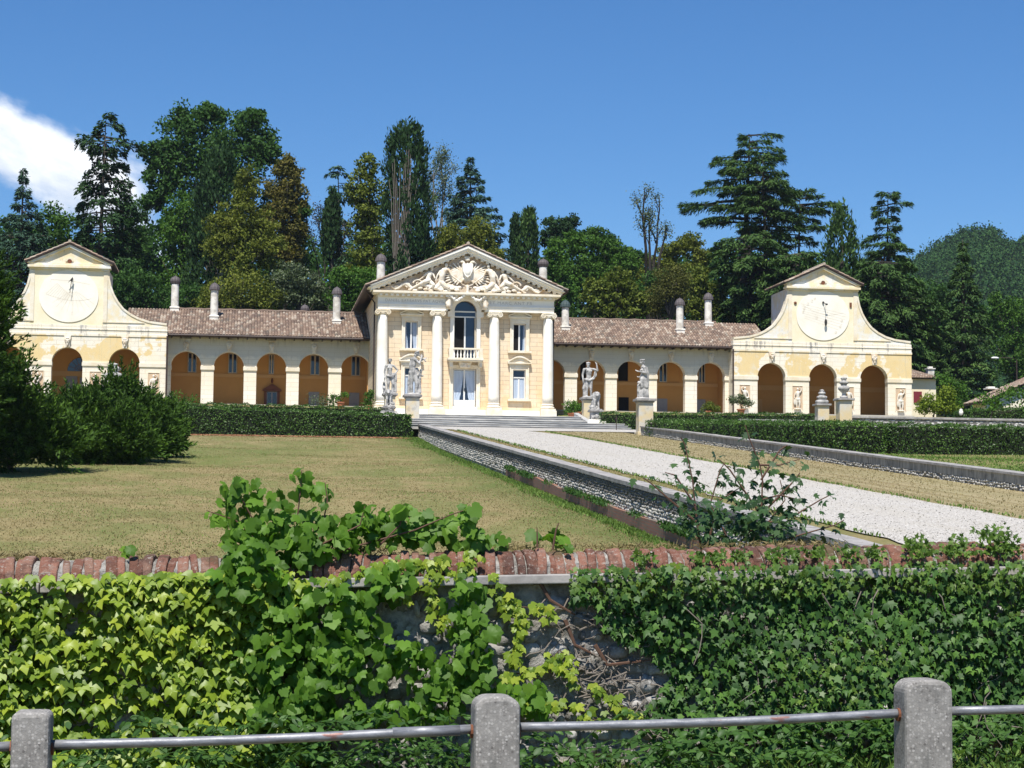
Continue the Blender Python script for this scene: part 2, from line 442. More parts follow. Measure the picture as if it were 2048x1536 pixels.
def wingwall(name, ochre, grey):
    """old stucco: cream piers with thin scored joints, worn patches, soot under cornices, eave shade painted grey on the upper wall"""
    m, t, b = newmat(name); p = t.pos(); s = t.sep(p); z = s[2]
    br = t.new('ShaderNodeTexBrick'); t.put(br.inputs['Vector'], t.comb(s[0], z, 0))
    br.inputs['Scale'].default_value = 1; br.inputs['Brick Width'].default_value = 2.3; br.inputs['Row Height'].default_value = .36
    br.inputs['Mortar Size'].default_value = .016; br.inputs['Mortar Smooth'].default_value = .4
    t.put(br.inputs['Color1'], (.82, .765, .66)); t.put(br.inputs['Color2'], (.8, .73, .6)); t.put(br.inputs['Mortar'], (.58, .5, .38))
    n = t.noise(p, .55, 6, .6); n2 = t.noise(t.vec('ADD', p, (31, 5, 9)), .42, 6, .62)
    c = t.mix(t.math('MULTIPLY', t.step(n, .4, .68), .6), br.outputs[0], (.8, .7, .5))
    up = t.math('MULTIPLY', t.step(z, 13.75, 13.95), t.step(z, 16.0, 15.85))
    oc = t.math('MULTIPLY', t.math('MULTIPLY', up, t.step(n2, .485, .515)), ochre)
    c = t.mix(oc, c, t.mix(t.noise(p, 1.6, 4), (.7, .51, .22), (.76, .61, .34)))
    gz = t.step(t.math('ADD', z, t.math('MULTIPLY', t.noise(p, 2, 4), .9)), 14.9, 15.2)  # grey of the upper wall: eave shade painted in, together with real staining
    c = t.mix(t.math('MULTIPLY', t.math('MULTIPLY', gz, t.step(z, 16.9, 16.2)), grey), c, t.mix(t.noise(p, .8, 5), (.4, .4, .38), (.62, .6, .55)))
    st = t.noise(t.vec('MULTIPLY', p, (2.6, 2.6, .3)), 1.1, 6, .65)
    band = t.math('MULTIPLY', t.step(z, 15.2, 16.4), t.step(z, 17.6, 16.8))
    c = t.mix(t.math('MULTIPLY', t.math('MULTIPLY', band, t.step(st, .53, .68)), .8), c, (.24, .23, .22))
    c = t.mix(t.math('MULTIPLY', t.step(t.noise(p, .9, 7, .7), .52, .7), .5), c, (.66, .65, .6))
    run = t.noise(t.vec('MULTIPLY', p, (4.5, 4.5, .22)), 1.3, 6, .65)
    c = t.mix(t.math('MULTIPLY', t.step(run, .55, .72), .4), c, (.45, .4, .3))
    dampz = t.step(t.math('ADD', z, t.math('MULTIPLY', t.noise(p, 1.7, 5), 1.3)), 12.2, 11.2)
    c = t.mix(t.math('MULTIPLY', dampz, .5), c, (.55, .5, .4))
    c = t.mix(t.math('MULTIPLY', t.step(t.noise(p, 5, 7, .7), .6, .68), .5), c, (.4, .36, .28))
    done(t, b, c, .85, t.bump(t.noise(p, 10, 5), .2, .02)); M[name] = m


def yellow_panel():
    m, t, b = newmat('yellow_stucco'); p = t.pos()
    n = t.noise(p, .7, 5, .6)
    c = t.mix(t.step(n, .3, .7), (.8, .69, .46), (.82, .76, .6))
    done(t, b, c, .85, t.bump(t.noise(p, 10, 5), .15, .02)); M['panel'] = m
    m, t, b = newmat('volute_stucco'); p = t.pos()
    n = t.noise(p, .9, 6, .65)
    c = t.mix(t.step(n, .4, .62), (.75, .64, .42), (.74, .73, .69))
    st = t.noise(t.vec('MULTIPLY', p, (2.4, 2.4, .7)), 1.5, 6, .7)
    c = t.mix(t.math('MULTIPLY', t.step(st, .58, .7), .6), c, (.3, .3, .29))
    done(t, b, c, .85, t.bump(t.noise(p, 10, 5), .2, .02)); M['volute'] = m
    m, t, b = newmat('dial_plaster'); p = t.pos()
    c = t.mix(t.step(t.noise(p, .9, 6), .35, .7), (.86, .82, .73), (.8, .75, .64))
    done(t, b, c, .8); M['dial'] = m
    m, t, b = newmat('chimney_plaster'); p = t.pos()
    c = t.mix(t.step(t.noise(p, 1.8, 6, .65), .42, .66), (.76, .73, .66), (.5, .46, .4))
    done(t, b, c, .9, t.bump(t.noise(p, 12, 5), .25, .02)); M['chimney'] = m


def tile():
    m, t, b = newmat('roof_tile'); r = t.island()
    n = t.noise(t.pos(), .8, 4)
    c = t.ramp(r, [(0, (.16, .115, .09)), (.35, (.25, .175, .13)), (.7, (.34, .25, .185)), (.9, (.46, .39, .31)), (1, (.13, .11, .09))])
    c = t.mix(t.math('MULTIPLY', t.step(n, .45, .7), .4), c, (.2, .165, .13))
    done(t, b, c, .9, t.bump(t.noise(t.pos(), 25, 3), .3, .01)); M['tile'] = m


def statue_stone():
    m, t, b = newmat('weathered_stone'); p = t.pos()
    n = t.noise(p, 3.2, 6, .65); g = t.sep(t.new('ShaderNodeNewGeometry').outputs['Normal'])[2]
    c = t.mix(t.step(n, .4, .66), (.5, .48, .45), (.22, .215, .205))
    c = t.mix(t.math('MULTIPLY', t.step(t.noise(p, 8, 5), .55, .7), .6), c, (.16, .155, .15))
    done(t, b, c, .9, t.bump(t.noise(p, 30, 4), .4, .01)); M['statue'] = m
    m, t, b = newmat('pedestal_stucco'); p = t.pos()
    n = t.noise(p, 1.3, 6, .6)
    c = t.mix(t.step(n, .38, .62), (.62, .5, .3), (.56, .53, .46))
    c = t.mix(t.math('MULTIPLY', t.step(t.noise(p, 3, 6), .55, .72), .5), c, (.3, .28, .25))
    done(t, b, c, .9, t.bump(t.noise(p, 20, 4), .3, .01)); M['pedestal'] = m
    m, t, b = newmat('grey_stone'); p = t.pos()
    n = t.noise(p, 2.4, 7, .65)
    c = t.mix(t.step(n, .35, .7), (.36, .34, .32), (.2, .19, .18))
    c = t.mix(t.math('MULTIPLY', t.step(t.noise(p, 9, 5), .56, .7), .6), c, (.5, .48, .44))
    done(t, b, c, .9, t.bump(t.noise(p, 25, 5), .4, .01)); M['grey_stone'] = m
    m, t, b = newmat('step_stone'); p = t.pos()
    n = t.noise(t.vec('MULTIPLY', p, (.5, 1, 6)), 1.6, 7, .65)
    c = t.mix(t.step(n, .35, .68), (.56, .54, .5), (.28, .275, .265))
    done(t, b, c, .9, t.bump(t.noise(p, 12, 5), .4, .02)); M['step_stone'] = m


def pebble_wall():
    """courses of white cobbles set in grey mortar, dark weathered render higher up (follows the slope of the drive)"""
    m, t, b = newmat('cobble_courses'); p = t.pos(); s = t.sep(p)
    hz = t.math('SUBTRACT', s[2], t.math('MULTIPLY_ADD', s[1], .075, -1.15))      # height above the drive
    q = t.comb(t.math('MULTIPLY', s[1], 5.5), t.math('MULTIPLY', hz, 9.5), t.math('MULTIPLY', s[0], 5))
    f = t.voro(q, 1.0); f2 = t.voro(q, 1.0, 'F1', 'Color')
    row = t.math('ABSOLUTE', t.math('SINE', t.math('MULTIPLY', hz, 9.5 * math.pi / 1.0)))
    c = t.mix(t.step(f, .3, .55), t.mix(t.sep(f2)[0], (.5, .49, .46), (.74, .72, .68)), (.17, .16, .15))
    c = t.mix(t.math('MULTIPLY', t.step(row, .5, .1), .6), c, (.16, .155, .15))
    c = t.mix(t.math('MULTIPLY', t.step(t.noise(p, .7, 6, .65), .5, .66), .55), c, (.12, .118, .11))
    done(t, b, c, .9, t.bump(t.math('SUBTRACT', 1, f), .8, .05)); M['cobble'] = m
    m, t, b = newmat('dark_render'); p = t.pos()
    st = t.noise(t.vec('MULTIPLY', p, (3, 3, .5)), 1.4, 7, .68)
    c = t.mix(t.step(st, .35, .65), (.2, .195, .18), (.4, .375, .33))
    c = t.mix(t.math('MULTIPLY', t.step(t.noise(p, 2.6, 7), .55, .7), .6), c, (.09, .085, .08))
    done(t, b, c, .9, t.bump(t.noise(p, 14, 5), .4, .02)); M['dark_render'] = m
    m, t, b = newmat('old_brick'); p = t.pos(); s = t.sep(p)
    hz = t.math('SUBTRACT', s[2], t.math('MULTIPLY_ADD', s[1], .075, -1.15))
    br = t.new('ShaderNodeTexBrick'); t.put(br.inputs['Vector'], t.comb(s[1], hz, 0))
    br.inputs['Scale'].default_value = 1; br.inputs['Brick Width'].default_value = .27; br.inputs['Row Height'].default_value = .085
    br.inputs['Mortar Size'].default_value = .012
    t.put(br.inputs['Color1'], (.32, .15, .1)); t.put(br.inputs['Color2'], (.24, .12, .085)); t.put(br.inputs['Mortar'], (.2, .16, .13))
    c = t.mix(t.math('MULTIPLY', t.step(t.noise(p, 1.6, 6), .48, .66), .6), br.outputs[0], (.17, .15, .1))
    done(t, b, c, .9, t.bump(br.outputs[1], -.6, .03)); M['old_brick'] = m


def coping():
    m, t, b = newmat('coping_brick'); p = t.pos(); r = t.island()
    c = t.ramp(r, [(0, (.14, .07, .05)), (.4, (.23, .107, .076)), (.75, (.3, .15, .107)), (1, (.25, .15, .11))])
    n = t.noise(p, 13, 8, .72); n2 = t.noise(p, 4.2, 7, .66); n3 = t.noise(p, 30, 6, .7)
    c = t.mix(t.math('MULTIPLY', t.step(n, .5, .62), .65), c, (.3, .21, .17))
    c = t.mix(t.math('MULTIPLY', t.step(n2, .47, .62), .75), c, (.085, .05, .042))
    c = t.mix(t.math('MULTIPLY', t.step(n3, .57, .64), .7), c, (.42, .38, .33))
    c = t.mix(t.math('MULTIPLY', t.step(t.noise(p, 2.1, 6, .6), .55, .66), .5), c, (.12, .115, .05))
    done(t, b, c, .95, t.bump(t.math('ADD', t.noise(p, 45, 6, .7), n), 1.0, .02), .1); M['coping'] = m
    m, t, b = newmat('rubble_stone'); p = t.pos(); r = t.island()
    c = t.ramp(r, [(0, (.2, .19, .175)), (.5, (.34, .325, .3)), (.85, (.46, .45, .43)), (1, (.28, .25, .21))])
    c = t.mix(t.math('MULTIPLY', t.step(t.noise(p, 9, 7, .7), .48, .62), .7), c, (.13, .125, .115))
    c = t.mix(t.math('MULTIPLY', t.step(t.noise(p, 30, 5), .58, .66), .6), c, (.55, .53, .5))
    done(t, b, c, .9, t.bump(t.noise(p, 40, 6, .7), .9, .015)); M['rubble'] = m
    m, t, b = newmat('mortar'); p = t.pos()
    c = t.mix(t.step(t.noise(p, 7, 7, .7), .35, .65), (.2, .188, .168), (.5, .48, .44))
    done(t, b, c, 1, t.bump(t.noise(p, 30, 7, .7), 1, .04)); M['mortar'] = m
    m, t, b = newmat('aggregate_concrete'); p = t.obj()
    v = t.voro(p, 70, 'F1', 'Color'); vd = t.voro(p, 70)
    c = t.ramp(t.sep(v)[0], [(0, (.1, .092, .085)), (.4, (.24, .225, .205)), (.75, (.34, .32, .295)), (1, (.47, .45, .42))])
    c = t.mix(t.step(vd, .32, .6), c, (.2, .19, .175))
    n = t.noise(p, 7, 6, .65)
    c = t.mix(t.math('MULTIPLY', t.step(n, .4, .68), .6), c, (.33, .315, .29))
    c = t.mix(t.math('MULTIPLY', t.step(t.noise(t.vec('MULTIPLY', p, (1, 1, .3)), 13, 5), .58, .7), .5), c, (.12, .12, .11))
    done(t, b, c, .95, t.bump(t.math('ADD', t.noise(p, 160, 4), t.math('MULTIPLY', vd, -.4)), .35, .006)); M['concrete'] = m
    m, t, b = newmat('galvanised_pipe'); p = t.obj()
    n = t.noise(t.vec('MULTIPLY', p, (1, 6, 6)), 9, 6, .65)
    c = t.mix(t.step(n, .3, .7), (.15, .155, .17), (.3, .305, .32))
    c = t.mix(t.math('MULTIPLY', t.step(t.noise(t.vec('MULTIPLY', p, (.7, 3, 3)), 6, 6), .63, .7), .8), c, (.2, .075, .05))
    done(t, b, c, .5, t.bump(t.noise(p, 60, 4), .3, .004)); b.inputs['Metallic'].default_value = .35; M['pipe'] = m


def ground_mats():
    m, t, b = newmat('dry_lawn'); p = t.pos(); s = t.sep(p)
    ps = t.vec('MULTIPLY', p, (1, .6, 0))
    n1 = t.noise(ps, .13, 5, .6); n2 = t.noise(ps, 1.1, 6, .65); n3 = t.noise(p, 9, 5, .7)
    c = t.mix(t.step(n2, .3, .7), (.225, .18, .085), (.31, .25, .125))
    c = t.mix(t.math('MULTIPLY', t.step(n3, .42, .6), .5), c, (.17, .15, .06))
    c = t.mix(t.math('MULTIPLY', t.step(t.noise(ps, .45, 6, .65), .42, .6), .75), c, (.15, .165, .055))
    c = t.mix(t.math('MULTIPLY', t.step(n1, .5, .68), .45), c, (.12, .15, .045))
    c = t.mix(t.math('MULTIPLY', t.step(t.noise(p, 1.9, 7, .7), .55, .66), .5), c, (.33, .27, .15))
    # lusher strip at the foot of the ramp wall and under the junipers
    lw = t.math('MULTIPLY', t.step(t.math('ADD', s[0], t.math('MULTIPLY', n2, 2.4)), 8.3, 10.4), t.step(s[0], 10.75, 10.6))
    c = t.mix(t.math('MULTIPLY', lw, .65), c, (.085, .125, .03))
    lj = t.step(t.math('ADD', t.math('SUBTRACT', s[1], t.math('MULTIPLY', s[0], 2.2)), t.math('MULTIPLY', n2, 7)), 80, 90)
    c = t.mix(t.math('MULTIPLY', t.math('MULTIPLY', lj, t.step(s[1], 100, 92)), .5), c, (.1, .15, .035))
    # mown stripes on the verge right of the drive
    sv = t.math('MULTIPLY', t.step(s[0], 16.9, 17.4), t.step(s[0], 22.6, 22.3))
    wv = t.noise(t.comb(t.math('MULTIPLY', s[0], 4.4), t.math('MULTIPLY', s[1], .05), 0), 1.0, 3)
    c = t.mix(t.math('MULTIPLY', sv, .75), c, t.mix(t.step(wv, .4, .62), (.25, .2, .11), (.36, .305, .18)))
    wd = t.step(s[1], 150, 160)
    c = t.mix(wd, c, (.03, .035, .014))
    hb = t.math('ADD', t.math('MULTIPLY', n3, 1), t.math('MULTIPLY', t.noise(p, 40, 3), .6))
    done(t, b, c, .95, t.bump(hb, .7, .05), .1); M['lawn'] = m
    m, t, b = newmat('white_gravel'); p = t.pos()
    v = t.voro(p, 26, 'F1', 'Color'); vd = t.voro(p, 26)
    c = t.ramp(t.sep(v)[0], [(0, (.4, .385, .35)), (.5, (.52, .49, .44)), (1, (.61, .58, .53))])
    c = t.mix(t.step(vd, .42, .7), c, (.36, .33, .29))
    c = t.mix(t.math('MULTIPLY', t.step(t.noise(t.vec('MULTIPLY', p, (1.6, .35, 1)), .8, 6, .65), .44, .66), .45), c, (.42, .385, .32))
    done(t, b, c, .9, t.bump(t.math('ADD', t.math('SUBTRACT', 1, vd), t.noise(p, 3, 5)), .7, .03)); M['gravel'] = m
    m, t, b = newmat('asphalt'); p = t.pos()
    c = t.mix(t.noise(p, 60, 4), (.035, .035, .036), (.075, .074, .072))
    done(t, b, c, .9, t.bump(t.noise(p, 120, 3), .5, .006)); M['asphalt'] = m
    m, t, b = newmat('hill_ground'); p = t.pos()
    c = t.mix(t.noise(p, .03, 6), (.03, .045, .016), (.055, .07, .028))
    done(t, b, c, 1); M['hill_ground'] = m
    m, t, b = newmat('paving'); p = t.pos()
    c = t.mix(t.noise(p, .8, 6), (.4, .37, .32), (.55, .52, .46))
    done(t, b, c, .9, t.bump(t.noise(p, 12, 4), .3, .01)); M['paving'] = m


for fn in (glassmat, curtain, stone_white, ashlar, yellow_panel, tile, statue_stone, pebble_wall, coping, ground_mats): fn()
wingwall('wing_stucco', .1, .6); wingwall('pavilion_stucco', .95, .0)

# ------------------------------------------------------------------ terrain
YK = [0, 11.5, 13, 30, 51, 72, 101, 115, 118, 124, 126, 139, 148, 165, 260, 330, 420, 900, 2500]
PL = [0.0, 0.0, -0.1, 0.2, 1.83, 3.46, 5.71, 6.8, 7.3, 7.9, 8.2, 9.25, 10.62, 10.8, 32.0, 30.0, 18.0, 10.0, 10.0]
PC = [0.0, 0.0, -0.1, 1.1, 2.675, 4.25, 6.425, 7.475, 7.45, 7.9, 8.2, 9.25, 10.55, 10.8, 32.0, 30.0, 18.0, 10.0, 10.0]
PR = [0.0, 0.0, -0.1, 1.2, 3.02, 4.5, 6.15, 7.4, 7.7, 7.9, 8.2, 9.25, 10.62, 10.8, 26.0, 22.0, 14.0, 10.0, 10.0]
WL, WR = 10.78, 22.4


def H(x, y):
    l, c, r = np.interp(y, YK, PL), np.interp(y, YK, PC), np.interp(y, YK, PR)
    if x < WL and 32 < y < 118: l -= .26 * max(0, min(1, (x - 9.2) / 1.2)) * min(1, (y - 32) / 6, (118 - y) / 20)
    z = l if x < WL else (c if x < WR else r)
    if 30 < y < 110 and (x < 10 or x > 23): z += (.05 * math.sin(x * .5 + y * .31) + .03 * math.sin(y * .7 - x * .23)) * min(1, (10 - x) if x < 10 else (x - 23), (110 - y) / 6, (y - 30) / 4)
    if y > 148 and x > 60: z = 10.6 + (z - 10.6) * max(0, 1 - (x - 60) / 40)
    if y < 12: z += .0225 * max(-12, min(12, x)) * (1 if y > -4 else 0)
    return float(z)


def ground():
    xs = sorted(set([-1500, -700, -300, -160, -100] + list(np.arange(-70, 10, 2.5)) + [8.8, 9.4, 10, 10.4, WL - .08, WL + .08, 12, 13.5, 15, 17, 19, 21, WR - .08, WR + .08]
                    + list(np.arange(24, 90, 3)) + [100, 140, 220, 400, 900, 1800]))
    ys = sorted(set([-1500, -300, -80, -30, -10, -4, 0, 4, 8, 11, 11.5, 13, 16, 20, 25, 30] + list(np.arange(33, 120, 2)) + YK + [130, 135, 143, 156, 180, 200, 220, 240, 290, 600, 1500]))
    V = [(x, y, H(x, y)) for y in ys for x in xs]
    n = len(xs); F = [(j * n + i, j * n + i + 1, (j + 1) * n + i + 1, (j + 1) * n + i) for j in range(len(ys) - 1) for i in range(n - 1)]
    me = bpy.data.meshes.new('ground'); me.from_pydata(V, [], F); me.update()
    tag(link('ground', me, M['lawn']), kind='structure')
    # road
    b = MB(); xs2 = np.arange(-40, 41, 4.0)
    for x in xs2[:-1]:
        b.add([(x, -9, H(x, -3) + .01), (x + 4, -9, H(x + 4, -3) + .01), (x + 4, 8.3, H(x + 4, 8.3) + .01), (x, 8.3, H(x, 8.3) + .01)], [(0, 1, 2, 3)])
    tag(b.build('road', M['asphalt']), kind='structure')
    # gravel drive: strip then forecourt with rounded corners
    b = MB(); L = []; R_ = []
    for y in np.arange(14, 107.1, 1.0):
        wob = .07 * math.sin(y * 1.7) + .05 * math.sin(y * 4.1)
        L.append((12.02 + wob, y)); R_.append((17.2 - .07 * math.sin(y * 1.3) + (.9 * max(0, (y - 97) / 10) ** 2 * -1), y))
    lf = [(12.0, 107.3), (11.9, 108), (11.6, 108.6), (11.2, 109), (10.98, 109.4), (10.95, 111), (10.9, 115.2)]
    rf = [(16.5, 107.3), (17.2, 107.8), (19, 108.1), (21.5, 108.2), (24.5, 108.3), (25, 111), (25, 115.2)]
    A = L + lf; B = R_ + rf
    for i in range(len(A) - 1):
        q = [A[i], B[i], B[i + 1], A[i + 1]]
        m = 4
        for k in range(m):
            vs = []
            for (pa, pb, f) in ((q[0], q[1], k / m), (q[0], q[1], (k + 1) / m), (q[3], q[2], (k + 1) / m), (q[3], q[2], k / m)):
                x = pa[0] + (pb[0] - pa[0]) * f; y = pa[1] + (pb[1] - pa[1]) * f
                vs.append((x, y, max(H(min(x, WR - .2), y), H(x, y)) + .03))
            b.add(vs, [(0, 1, 2, 3)])
    tag(b.build('gravel_drive', M['gravel'], weld=True), kind='structure')


ground()

# ------------------------------------------------------------------ building helpers
def arch_wall(b, x0, x1, zb, zt, y0, y1, arches, n=16):
    """wall from x0 to x1 with round-headed openings (cx, half width, spring height) reaching the floor"""
    cur = x0; col = []
    for cx, hw, sp in arches:
        a, c = max(cx - hw, x0), min(cx + hw, x1)
        if a > cur: col.append((cur, a))
        pts = []
        for i in range(n + 1):
            th = math.pi * i / n; x = cx - hw * math.cos(th)
            if x0 - 1e-6 <= x <= x1 + 1e-6: pts.append((x, sp + hw * math.sin(th)))
        if pts[0][0] > a + 1e-4: pts.insert(0, (a, sp + math.sqrt(max(hw * hw - (a - cx) ** 2, 0))))
        if pts[-1][0] < c - 1e-4: pts.append((c, sp + math.sqrt(max(hw * hw - (c - cx) ** 2, 0))))
        for (xa, za), (xb, zc) in zip(pts[:-1], pts[1:]):
            b.add([(xa, y0, za), (xb, y0, zc), (xb, y0, zt), (xa, y0, zt), (xa, y1, za), (xb, y1, zc), (xb, y1, zt), (xa, y1, zt)],
                  [(0, 1, 2, 3), (7, 6, 5, 4), (0, 4, 5, 1), (3, 2, 6, 7)])
        cur = c
    if cur < x1: col.append((cur, x1))
    for a, c in col:
        b.add([(a, y0, zb), (c, y0, zb), (c, y0, zt), (a, y0, zt), (a, y1, zb), (c, y1, zb), (c, y1, zt), (a, y1, zt)],
              [(0, 1, 2, 3), (7, 6, 5, 4), (0, 3, 7, 4), (1, 5, 6, 2), (3, 2, 6, 7)])
    return col


def frame_box(b, x0, x1, z0, z1, y0, y1, wd):
    """four butted bars round an opening"""
    b.box(x0 - wd, x0, y0, y1, z0, z1); b.box(x1, x1 + wd, y0, y1, z0, z1); b.box(x0 - wd, x1 + wd, y0, y1, z1, z1 + wd)


def tile_roof(A, B, C, D, cw=.23, row=.42):
    """rows of barrel tiles on the plane quad A (eave start) B (eave end) C (ridge end) D (ridge start)"""
    A, B, C, D = map(Vector, (A, B, C, D)); b = MB(); n = max(2, int((B - A).length / cw)); m = max(2, int((D - A).length / row))
    nrm = (B - A).cross(D - A).normalized()
    if nrm.z < 0: nrm = -nrm
    prof = [(-.5, -.02), (-.3, .055), (0, .085), (.3, .055), (.5, -.02)]
    for i in range(n):
        for j in range(m):
            jit = random.uniform(-.02, .02); lift = random.uniform(0, .015)
            vs = []
            for f, h in ((j / m, .035 + lift), ((j + 1.12) / m, .0)):
                f = min(f, 1.0)
                for px, ph in prof:
                    u = (i + .5 + px * 1.02 + jit) / n
                    p = (A + (B - A) * u) * (1 - f) + (D + (C - D) * u) * f
                    vs.append(p + nrm * (ph + h))
            b.add(vs, [(k, k + 1, 6 + k, 5 + k) for k in range(4)] + [(4, 3, 2, 1, 0)])
    return b


def head_mask(b, cx, y, z, s=1.0):
    """carved face on a keystone"""
    b.ball((cx, y, z), (.17 * s, .12 * s, .25 * s)); b.ball((cx, y - .1 * s, z - .03 * s), (.04 * s, .07 * s, .08 * s), 8, 5)
    for sx in (-1, 1):
        b.ball((cx + sx * .07 * s, y - .09 * s, z + .06 * s), (.045 * s, .04 * s, .03 * s), 8, 5)
        b.ball((cx + sx * .16 * s, y, z + .12 * s), (.09 * s, .09 * s, .12 * s), 8, 5)
    b.ball((cx, y - .07 * s, z - .14 * s), (.07 * s, .05 * s, .03 * s), 8, 5); b.ball((cx, y - .03 * s, z - .27 * s), (.09 * s, .08 * s, .13 * s), 8, 5)
    b.ball((cx, y, z + .24 * s), (.19 * s, .12 * s, .08 * s), 8, 5)


def chimney(root, cx, cy, z0, z1, r=.33, capm='lead', onion=False):
    """round plastered chimney with a ribbed lead cap, on a square foot"""
    b = MB(); b.box(cx - r - .04, cx + r + .04, cy - r - .04, cy + r + .04, z0 - .7, z0 + .3)
    b.frustum(cx, cy, z0 + .3, z0 + .4, r + .09, r + .09, r + .05, r + .05)
    zs = z1 - .62
    b.lathe([(r, z0 + .4), (r * .97, (z0 + zs) / 2), (r * .95, zs), (r * .7, zs + .02)], cx, cy, 18)
    c = b.build('chimney', M['chimney'], root, loc=(cx, cy, z0))
    k = MB(); n = 28; prof = ([(.8, 0), (1.12, .04), (1.3, .2), (1.28, .34), (1.05, .5), (.6, .6), (.12, .66), (.05, .78)] if onion else
                              [(1.02, .0), (1.36, .02), (1.34, .1), (1.24, .26), (.98, .44), (.55, .57), (.12, .62), (.06, .7)])
    vs = []; fs = []
    for rr, h in prof:
        for i in range(n):
            a = 2 * math.pi * i / n; q = rr * r * (1 + .035 * (1 if i % 2 else -1)); vs.append((cx + q * math.cos(a), cy + q * math.sin(a), zs + .02 + h))
    for j in range(len(prof) - 1):
        for i in range(n): fs.append((j * n + i, j * n + (i + 1) % n, (j + 1) * n + (i + 1) % n, (j + 1) * n + i))
    fs.append(tuple(range(n - 1, -1, -1))); k.add(vs, fs)
    k.build('chimney_cap', M[capm], c)


def glazed(root, name, x0, x1, z0, z1, y, mullion=True, open_left=False, transom=None, curtains=None, fm='frame_white', arch=False):
    """window: dark panes in a thin frame; returns the window object"""
    b = MB(); cx = (x0 + x1) / 2
    w = .07
    b.box(x0, x0 + w, y - .05, y + .03, z0, z1); b.box(x1 - w, x1, y - .05, y + .03, z0, z1)
    if not arch: b.box(x0 + w, x1 - w, y - .05, y + .03, z1 - w, z1)
    b.box(x0 + w, x1 - w, y - .05, y + .03, z0, z0 + w)
    if mullion: b.box(cx - .06, cx + .06, y - .06, y + .03, z0 + w, (z1 if transom is None else transom) - (0 if arch else w))
    if transom is not None: b.box(x0 + w, x1 - w, y - .055, y + .03, transom, transom + .09)
    o = b.build(name, M[fm], root)
    g = MB()
    if arch:
        r = (x1 - x0) / 2; pts = [(x1 - .02, z0 + .03)] + [(cx + (r - .02) * math.cos(math.pi * i / 16), z1 + (r - .02) * math.sin(math.pi * i / 16)) for i in range(17)] + [(x0 + .02, z0 + .03)]
        g.prism(pts[::-1][::-1], y + .035, y + .05)
    else: g.box(x0 + .03, x1 - .03, y + .035, y + .05, z0 + .03, z1 - .03)
    g.build('pane', M['glass'], o)
    if open_left:
        k = MB(); k.box(x0 + .04, cx - .02, y + .0, y + .03, z0 + .03, (z1 if transom is None else transom) - .02); k.build('open_sash_gap', M['void'], o)
    for cc in (curtains or []):
        k = MB(); n = 14; xa0, xb0, xa1, xb1, za, zb = cc       # top edge xa0..xb0, bottom edge xa1..xb1
        for j in range(6):
            f0, f1 = j / 6, (j + 1) / 6
            for i in range(n):
                vs = []
                for (f, q) in ((f0, i / n), (f0, (i + 1) / n), (f1, (i + 1) / n), (f1, i / n)):
                    e = f ** 1.5
                    xx = (xa0 + (xb0 - xa0) * q) * (1 - e) + (xa1 + (xb1 - xa1) * q) * e
                    vs.append((xx, y + .012 - .012 * math.cos(q * n * math.pi), za + (zb - za) * f))
                k.add(vs, [(3, 2, 1, 0)])
        k.build('curtain', M['curtain'], o, smooth=True)
    return o


